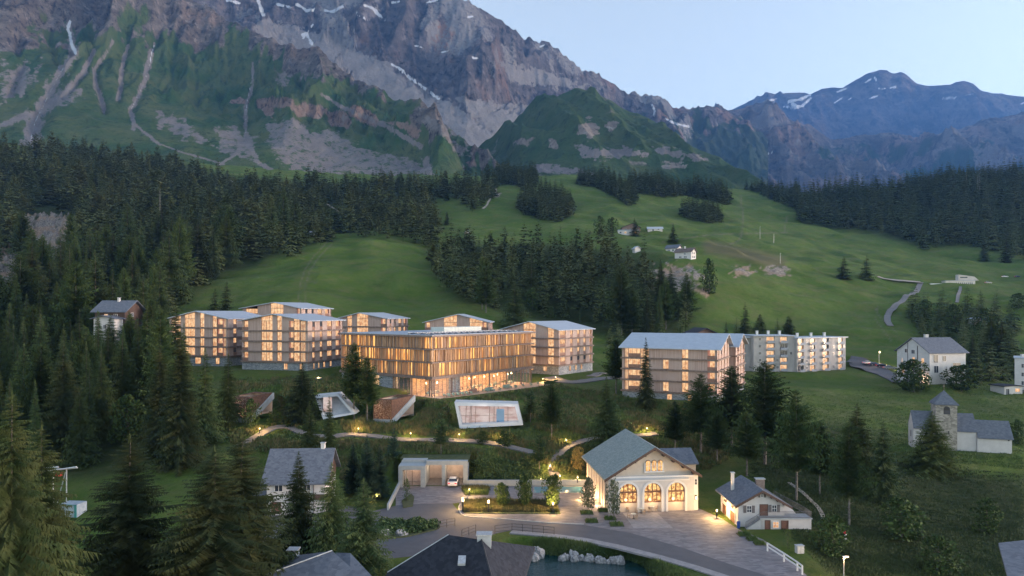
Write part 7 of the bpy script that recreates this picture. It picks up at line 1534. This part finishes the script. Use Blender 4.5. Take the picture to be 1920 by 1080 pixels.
def car(px, py, rz, label, paint, z=None, dmin=60, lit=False, group=None, lift=0):
    p = Vector(PZ(px, py, z)) if z is not None else at(px, py, dmin)
    o = thing('car', (p.x, p.y, p.z+lift), rz, label, 'car', group); b, c, r = paint; link('body', b, o); link('windows', c, o); link('roof', r, o)
    for x in (-1.35, 1.38):
        for y in (-.78, .78):
            w_ = thing('wheel', (x, y, .33)); w_.parent = o; link('tyre', wtm, w_); link('rim', wrm, w_)
    for s_ in (1, -1):
        a_ = link('tail_light', tlm, o); a_.scale = (1, s_, 1); a_ = link('headlight', hlm, o); a_.scale = (1, s_, 1); a_ = link('mirror', mirm, o); a_.scale = (1, s_, 1)
    link('number_plate', plm, o)
    if lit: lamp('bulb', (2.6, 0, .8), 30, (1, .8, .5), .1, o)
PW = car_meshes(mat('white_paint', (.72, .72, .73), rough=.25)); PK = car_meshes(mat('black_paint', (.02, .021, .025), rough=.2)); PS = car_meshes(mat('silver_paint', (.35, .36, .38), rough=.3, metal=.3)); PB = car_meshes(mat('dark_blue_paint', (.03, .05, .10), rough=.2))
car(850, 909, R(90), 'white car parked in the right opening of the garage portal', PW, z=ZP+.04)
car(513, 942, R(4), 'dark shiny car parked beside the white chalet', PK, z=ZP+.04)
car(1628, 684.5, R(12), 'white car at the far end of the row by the grey block', PW, dmin=240, lift=.35); car(1640, 687, R(-4), 'dark car second from the far end of the row by the grey block', PB, dmin=240, lift=.35)
car(1654, 690, R(-6), 'long black car in the row by the grey block, under the street lamp', PK, dmin=240, lift=.35); car(1668, 694, R(-10), 'silver car with lights on, nearest end of the row by the grey block', PS, dmin=240, lit=True, lift=.35)
car(1853, 531.5, R(0), 'pale car parked right of the station building', PS, dmin=330); car(1884, 520, R(0), 'white car on the meadow near the right edge, left of two', PW, dmin=330); car(1908, 520, R(0), 'dark car on the meadow at the right edge, right of two', PB, dmin=330)
# ---------------------------------------------------------------- rails
def rail_thing(name, label, pts, h, m, sp, r, rails, cat, pr=None):
    pts = [Vector(p) for p in pts]; t = thing(name, pts[0], 0, label, cat); B0 = pts[0]; post = MB(); post.tube((0, 0, -.15), (0, 0, h), pr or r*1.2, k=6) if m is BLACKM else post.box(-.09, .09, -.09, .09, -.15, h+.05); pm_ = post.mesh('post', m)
    for p0, p1 in zip(pts[:-1], pts[1:]):
        n = max(1, round((p1-p0).length/sp))
        for i in range(n+1):
            if i == 0 and p0 != pts[0]: continue
            q = p0+(p1-p0)*i/n; o = link('post', pm_, t); o.location = q-B0
        for f_ in rails:
            mb = MB(); a_, b_ = p0-B0+Vector((0, 0, h*f_)), p1-B0+Vector((0, 0, h*f_))
            if m is BLACKM: mb.tube(a_, b_, r, k=5)
            else:
                d = (b_-a_).normalized(); n_ = Vector((d.y, -d.x, 0))*.04; mb.hexa([tuple(q) for q in (a_-n_-Vector((0, 0, .09)), b_-n_-Vector((0, 0, .09)), b_+n_-Vector((0, 0, .09)), a_+n_-Vector((0, 0, .09)), a_-n_+Vector((0, 0, .09)), b_-n_+Vector((0, 0, .09)), b_+n_+Vector((0, 0, .09)), a_+n_+Vector((0, 0, .09)))])
            mb.build('rail', m, t)
rail_thing('guard_rail', 'white two bar guard rail beside the paved road at the lower right', [PZ(1439,1033,ZP+.05), PZ(1470,1053,ZP+.05), PZ(1495,1070,ZP+.05), PZ(1504,1077,ZP+.05)], 1.05, WTRIM, 3.2, .05, (.55, 1.0), 'fence')
rail_thing('railing', 'dark steel railing at the road edge above the river', [PZ(928,1000,ZP+.1), PZ(960,996,ZP+.1), PZ(999,999,ZP+.1), PZ(1039,1003,ZP+.1)], 1.1, BLACKM, 1.9, .03, (.2, .6, 1.0), 'fence')
rail_thing('railing', 'short dark steel railing between the shrub bed and the road', [PZ(822,991,ZP+.1), PZ(853,985,ZP+.1)], 1.1, BLACKM, 1.5, .03, (.2, .6, 1.0), 'fence')
rail_thing('railing', 'dark steel railing running left behind the big dark roof chimney', [PZ(866,1008,ZP+.1), PZ(892,998,ZP+.1)], 1.1, BLACKM, 1.5, .03, (.2, .6, 1.0), 'fence')
# ---------------------------------------------------------------- stones, cabinet, hydrant, lift
ROCKM = mat('pale_boulder', (.10, .10, .11), (.42, .42, .44), scale=2.6, rough=.95, hard=.2, detail=6, bump=.6)
def boulder(p, rx, ry, rz_, label, seed, group='pale boulders along the river bank'):
    bm = __import__('bmesh').new(); __import__('bmesh').ops.create_icosphere(bm, subdivisions=3, radius=1.0); rs = np.random.RandomState(seed); o3 = rs.rand(3)*50
    for v in bm.verts:
        c = v.co; n = perlin(np.array([c.x*1.3+o3[0]+c.z]), np.array([c.y*1.3+o3[1]-c.z*.7]))[0]*.55+perlin(np.array([c.x*3.5+o3[1]]), np.array([c.z*3.5+c.y*2+o3[2]]))[0]*.2
        v.co = c*(1+n); v.co.x *= rx; v.co.y *= ry; v.co.z *= rz_
    me = bpy.data.meshes.new('boulder'); bm.to_mesh(me); bm.free(); me.materials.append(ROCKM); o = link('boulder', me); o.location = p; return tag(o, label, 'boulder', group)
for i, (a_, b_, s) in enumerate([(1009,1040,1.6),(1002,1046,1.1),(1054,1047,.8),(1060,1045,.9),(1075,1043,1.25),(1077,1048,.9),(1090,1046,.7),(1105,1047,1.0),(1110,1049,.7),(1122,1050,.9),(1132,1051,.7),(1141,1052,.6),(1150,1051,.9),(1160,1051,1.1),(1166,1053,.7)]):
    boulder(PZ(a_, b_+3, -33.5), s*.62, s*.6, s*.85, 'pale boulder in the row at the water edge of the river bank', i)
boulder(PZ(722,1004,ZP), 1.0, .8, .85, 'white boulder in the shrub bed, left of two', 31, None); boulder(PZ(753,1003,ZP), 1.25, .8, .75, 'white boulder in the shrub bed, right of two', 32, None)
p = at(1499, 1037, 80); cab = thing('utility_cabinet', p, R(10), 'pale grey utility cabinet on the grass right of the white guard rail', 'cabinet'); mb = MB(); mb.box(-.5, .5, -.3, .3, 0, 1.0); mb.box(-.55, .55, -.35, .35, 1.002, 1.08); mb.build('housing', CONC, cab)
for x in (-.47, .03): mb = MB(); mb.box(x, x+.44, -.33, -.302, .08, .95); mb.build('door', METAL, cab)
p = at(1585, 1011, 80); hy = thing('hydrant', p, 0, 'white hydrant post with a red top on the dark slope', 'hydrant'); mb = MB(); mb.lathe([(.16, -.1), (.16, .75), (.13, .8)], k=12); mb.build('body', WTRIM, hy)
mb = MB(); mb.lathe([(.2, .8), (.22, .95), (.12, 1.15), (.03, 1.2)], k=12); mb.tube((-.32, 0, .95), (.32, 0, .95), .09, k=8); mb.build('red_top', mat('signal_red', (.55, .02, .03), rough=.5), hy)
p = at(118, 948, 70); lf = thing('ski_lift_mast', p, R(0), 'grey drag lift mast with crossed arms and a red box among the left spruces', 'lift mast'); mb = MB(); k_ = p.y/F
mb.tube((-1.6*1, 0, -1), (-1.6, 0, 68*k_*.95), .1, k=6); mb.tube((1.7*.35, 0, -1), (.6, 0, 68*k_), .1, k=6); mb.tube((-1.2, .3, 0), (.4, 0, 62*k_), .08, k=6); mb.build('legs', METAL, lf)
mb = MB(); mb.tube((-3.4, -.4, 66*k_), (2.2, .4, 70*k_), .14, k=6); mb.tube((-2.0, .8, 64*k_), (2.6, -.6, 74*k_), .12, k=6); mb.tube((-3.8, .4, 70*k_), (-1.0, .4, 71*k_), .18, k=6); mb.build('cross_arms', METAL, lf)
mb = MB(); mb.box(-1.2, -.2, -.4, .3, 56*k_, 61*k_); mb.build('red_box', bpy.data.materials['signal_red'], lf)
p = at(137, 966, 70); ct = thing('steel_container', p, R(-6), 'pale blue steel container at the foot of the lift mast', 'container'); mb = MB(); mb.box(-1.5, 1.5, -1.1, 1.1, 0, 2.0); mb.build('box', mat('pale_blue_steel', (.22, .28, .34), (.30, .36, .42), scale=2, rough=.6), ct)
mb = MB(); mb.box(1.1, 1.5, -1.16, -1.102, 0, 2.0); mb.box(-1.5, 1.5, -1.16, -1.102, 1.9, 2.0); mb.build('teal_trim', mat('teal_paint', (.03, .20, .20), rough=.6), ct)
# cafe tables in front of the hall
WCH = mat('pale_garden_wood', (.30, .22, .16), rough=.7)
for gi, (a_, b_) in enumerate([(1180,958),(1202,962),(1222,958),(1188,972)]):
    q = PZ(a_, b_, ZP+.052); ctable(q[0], q[1], q[2], 'small round cafe table before the arches of the hall', 'cafe tables before the hall')
    for k in range(3):
        an = k*2.1+gi; x, y = q[0]+.75*math.cos(an), q[1]+.75*math.sin(an); o = thing('garden_chair', (x, y, q[2]), an-math.pi/2, 'pale wooden chair at a cafe table before the arches of the hall', 'chair', 'chairs before the hall')
        if 'GC' not in globals():
            s_ = MB(); s_.box(-.2, .2, -.2, .2, .43, .46); b_2 = MB(); b_2.box(-.2, .2, .17, .2, .55, .85); l_ = MB(); l_.box(-.018, .018, -.018, .018, 0, .43); GC = (s_.mesh('seat', WCH), b_2.mesh('backrest', WCH), l_.mesh('leg', WCH))
        link('seat', GC[0], o); link('backrest', GC[1], o)
        for dx in (-.17, .17):
            for dy in (-.17, .17): lg = link('leg', GC[2], o); lg.location = (dx, dy, 0)
# ---------------------------------------------------------------- low planting
def tufts(name, pts, hgt, wid, m, blades=6, seed=0):
    rs = np.random.RandomState(seed); n = len(pts)*blades; Pp = np.repeat(np.array(pts), blades, 0); az = rs.rand(n)*6.283; r_ = wid*rs.rand(n)**.5*.5; d = np.stack([np.cos(az), np.sin(az), np.zeros(n)], -1)
    b0 = Pp+d*r_[:, None]; sd_ = np.stack([-np.sin(az+1), np.cos(az+1), np.zeros(n)], -1); h = hgt*(.5+.8*rs.rand(n)); ww = wid*.10+.02
    tip = b0+d*(h*.45*rs.rand(n))[:, None]; tip[:, 2] += h; V = np.stack([b0-sd_*ww, b0+sd_*ww, tip], 1).reshape(-1, 3)
    o = link(name, mesh_np(name, V, tris=np.arange(len(V)).reshape(-1, 3), mats=[m])); tag(o, kind='stuff'); return o
def ground_pts(poly, n, dmin, seed, keep=None):
    r_ = random.Random(seed); xs = [p[0] for p in poly]; ys = [p[1] for p in poly]; out = []; k = 0
    while len(out) < n and k < n*6:
        k += 1; a_, b_ = r_.uniform(min(xs), max(xs)), r_.uniform(min(ys), max(ys))
        if not inpoly(np.array([a_]), np.array([b_]), poly)[0]: continue
        p = at(a_, b_, dmin)
        if p is None or (keep and not keep(p.x, p.y)): continue
        out.append((p.x, p.y, p.z-.03))
    return out
GR1 = mat('tall_dry_grass', (.055, .072, .02), (.15, .13, .06), scale=.5, rough=.9, hard=.15); GR4 = mat('short_dark_grass', (.024, .048, .014), (.055, .078, .026), scale=.3, rough=.9, hard=.15); GR2 = mat('dark_shrub_leaves', (.030, .068, .020), (.080, .120, .040), scale=.7, rough=.9, hard=.18); GR3 = mat('wild_meadow_grass', (.048, .095, .020), (.105, .145, .046), scale=.25, rough=.9, hard=.15)
NP = lambda x, y: perlin(np.array([x/7.]), np.array([y/5.]))[0]
slope = [(430,712),(640,705),(735,748),(850,752),(1040,722),(1160,742),(1340,765),(1420,830),(1330,880),(1120,880),(1122,895),(880,862),(735,862),(700,905),(640,900),(640,840),(500,850),(430,830)]
def offpath(x, y): 
    q = HZ-F*H(x, y)/y; pxx = x/y*F+960
    if 845 < pxx < 985 and 752 < q < 806: return False
    if 430 < pxx < 512 and 738 < q < 800: return False
    if 585 < pxx < 670 and 735 < q < 790: return False
    if 700 < pxx < 780 and 742 < q < 790: return False
    if 745 < pxx < 876 and q > 850: return False
    for lst in PLINE:
        for (x0, y0), (x1, y1) in zip(lst[:-1], lst[1:]):
            if x0 <= pxx <= x1 and abs(q-(y0+(y1-y0)*(pxx-x0)/(x1-x0))) < 7: return False
    return True
PLINE = [[(450,836),(490,814),(527,801),(565,812),(620,820),(700,819),(830,826),(910,831),(1004,851)],[(1030,870),(1046,853),(1085,831),(1140,822),(1232,814)]]
tufts('tall_grass', ground_pts(slope, 9000, 118, 1, lambda x, y: offpath(x, y) and NP(x, y) > -.12), .75, .9, GR1, 7, 1)
tufts('wild_grass', ground_pts(slope, 9000, 118, 2, lambda x, y: offpath(x, y)), .55, .9, GR3, 7, 2)
tufts('wild_grass', ground_pts([(1330,760),(1920,700),(1920,880),(1700,860),(1400,800)], 7000, 80, 3), .32, .6, GR3, 6, 3)
tufts('wild_grass', ground_pts([(1400,810),(1700,870),(1920,890),(1920,1080),(1560,1080),(1400,930)], 9000, 80, 4), .26, .55, GR4, 6, 4)
def shrubs(name, pts, size, m, seed, leaves=26):
    rs = np.random.RandomState(seed); n = len(pts)*leaves; Pp = np.repeat(np.array(pts), leaves, 0); s_ = np.repeat(size*(.5+.9*rs.rand(len(pts))), leaves); d = rs.randn(n, 3); d /= np.linalg.norm(d, axis=1)[:, None]; d[:, 2] = np.abs(d[:, 2])
    c = Pp+d*(s_*(.55+.5*rs.rand(n)))[:, None]; u = rs.randn(n, 3); u /= np.linalg.norm(u, axis=1)[:, None]; v = np.cross(u, rs.randn(n, 3)); v /= np.linalg.norm(v, axis=1)[:, None]; k = (s_*.22)[:, None]
    V = np.stack([c-u*k, c+v*k*.7, c+u*k, c-v*k*.7], 1).reshape(-1, 3); o = link(name, mesh_np(name, V, quads=np.arange(len(V)).reshape(-1, 4), mats=[m])); tag(o, kind='stuff'); return o
shrubs('ground_cover', ground_pts(slope, 900, 118, 5, lambda x, y: offpath(x, y) and NP(x+40, y) > .05), .8, GR2, 5, 34)
shrubs('ground_cover', ground_pts([(876,862),(1000,868),(1030,905),(876,900)], 420, 118, 6), .7, GR2, 6, 40)
shrubs('bank_planting', ground_pts([(1004,1022),(1060,1024),(1150,1038),(1225,1056),(1280,1078),(1280,1085),(1200,1085),(1170,1050),(1040,1044),(1003,1034)], 600, 80, 7), .5, GR2, 7, 30)
tufts('bank_grass', ground_pts([(1002,1014),(1060,1016),(1150,1034),(1228,1054),(1285,1078),(1285,1085),(1200,1085),(1170,1050),(1040,1044),(1003,1030)], 2600, 80, 8), .7, .5, GR3, 7, 8)
shrubs('bed_planting', [(*PZ(a_, b_, ZP+.1)[:2], ZP+.1) for a_, b_ in [(random.uniform(716, 818), random.uniform(978, 1005)) for _ in range(260)] if b_ < 984+abs(a_-716)*-.0+24-(a_-716)*.16], .75, GR2, 8, 34)
isl_in = [(873,937),(925,936.5),(1040,939),(1047,960.5),(871,959.5),(868,950)]
ip = []
while len(ip) < 2600:
    a_, b_ = random.uniform(868, 1048), random.uniform(936, 961)
    if inpoly(np.array([a_]), np.array([b_]), isl_in)[0] and (b_ > 945 or random.random() < .25): ip.append((*PZ(a_, b_, ZP+.12)[:2], ZP+.12))
tufts('island_grass', ip, .55, .4, GR1, 6, 9)
for i, (x0, x1, y0, y1) in enumerate([(867,917,913,918),(872,915,920,927)]):
    tufts('bed_grass', [(*PZ(random.uniform(x0, x1), random.uniform(y0, y1), ZP+.1)[:2], ZP+.12) for _ in range(240)], .5, .4, GR1 if i == 0 else GR3, 6, 20+i)
# planting squares on the plaza
for i, (a_, b_, wd, lb) in enumerate([(1100,962,24,'planting square under the young tree left of the hall, first of five'),(1132,958,22,'planting square nearest the left corner of the hall front'),(1109,978,24,'planting square at the road edge of the plaza'),(1144,973,22,'planting square in front of the hall corner, behind the pale young tree'),(1156,984,26,'planting square at the foot of the pale young tree'),
    (1395,1003,24,'planting square below the stair of the small white house, left of three'),(1410,1012,20,'planting square below the stair of the small white house, middle of three'),(1424,1020,20,'planting square below the stair of the small white house, right of three')]):
    q = PZ(a_, b_, ZP+.04); w_ = wd/F*q[1]/2; t = thing('planting_square', q, 0, lb, 'planter', 'square plantings in the paving'); mb = MB(); mb.box(-w_, w_, -w_*.8, w_*.8, 0, .1); mb.build('soil', SOIL, t)
    rs = np.random.RandomState(50+i); n = 260; c = np.stack([rs.uniform(-w_, w_, n)*.9, rs.uniform(-w_, w_, n)*.72, np.full(n, .1)], -1); tip = c+np.stack([rs.randn(n)*.08, rs.randn(n)*.08, .2+.3*rs.rand(n)], -1); sd_ = rs.randn(n, 3)*.05; sd_[:, 2] = 0
    pm_ = link('plants', mesh_np('plants', np.stack([c-sd_, c+sd_, tip], 1).reshape(-1, 3), tris=np.arange(3*n).reshape(-1, 3), mats=[GR3]), t)
# hedge at the end of the terrace
hq = hS.p(44, 5.6, 0); ht = thing('clipped_hedge', (hq[0], hq[1], -21), hS.a, 'low dark hedge at the right end of the hotel terrace', 'hedge'); rs = np.random.RandomState(3); n = 900
c = np.stack([rs.uniform(-3.5, 3.5, n), rs.uniform(-.5, .5, n), rs.uniform(0, .9, n)], -1); u = rs.randn(n, 3)*.12; v = rs.randn(n, 3)*.12; link('leaves', mesh_np('leaves', np.stack([c-u, c+v, c+u, c-v], 1).reshape(-1, 3), quads=np.arange(4*n).reshape(-1, 4), mats=[GR2]), ht)
# bare dead stems in the left and right woods
for i, (px, top, foot, lb) in enumerate([(300,368,438,'bare grey dead spruce stem standing in the left wood'),(252,392,418,'short bare dead stem left of the tall bare one in the left wood'),(1812,332,362,'bare pale stem in the right wood, left of three'),(1833,336,366,'bare pale stem in the right wood, middle of three'),(1837,332,366,'bare pale stem in the right wood, right of three'),(182,448,486,'bare grey stem among the spruces of the left slope')]):
    p = at(px, foot, 300 if px < 1000 else 850); k_ = p.y/F; h = (foot-top)*k_; t = thing('dead_tree', p, i, lb, 'dead tree'); mb = MB(); mb.tube((0, 0, 0), (0, 0, h+6), .38 if px > 1000 else .3, .08, k=6); mb.build('trunk', mat('bleached_wood', (.26,.25,.24), rough=.9) if i == 0 else bpy.data.materials['bleached_wood'], t)
    b = MB(); r_ = random.Random(i)
    for k in range(26): z = r_.uniform(.25, 1)*h; a_ = r_.uniform(0, 6.3); L = (1-z/h*.7)*2.4; b.tube((0, 0, z), (L*math.cos(a_), L*math.sin(a_), z-.3), .06, .02, k=3)
    b.build('branches', bpy.data.materials['bleached_wood'], t)
# ---------------------------------------------------------------- air
hz = MB(); hz.box(-9500, 16500, -60, 15200, -60, 3300)
hm = bpy.data.materials.new('haze'); hm.use_nodes = True; hn = hm.node_tree
hn.nodes.remove(hn.nodes['Principled BSDF'])
hv = hn.nodes.new('ShaderNodeVolumePrincipled'); hv.inputs['Color'].default_value = (0.15, 0.40, 1.0, 1); hv.inputs['Density'].default_value = 0.000055
hv.inputs['Anisotropy'].default_value = 0.2
hn.links.new(hv.outputs[0], hn.nodes['Material Output'].inputs['Volume'])
ho = hz.build('haze', hm); ho['kind'] = 'stuff'
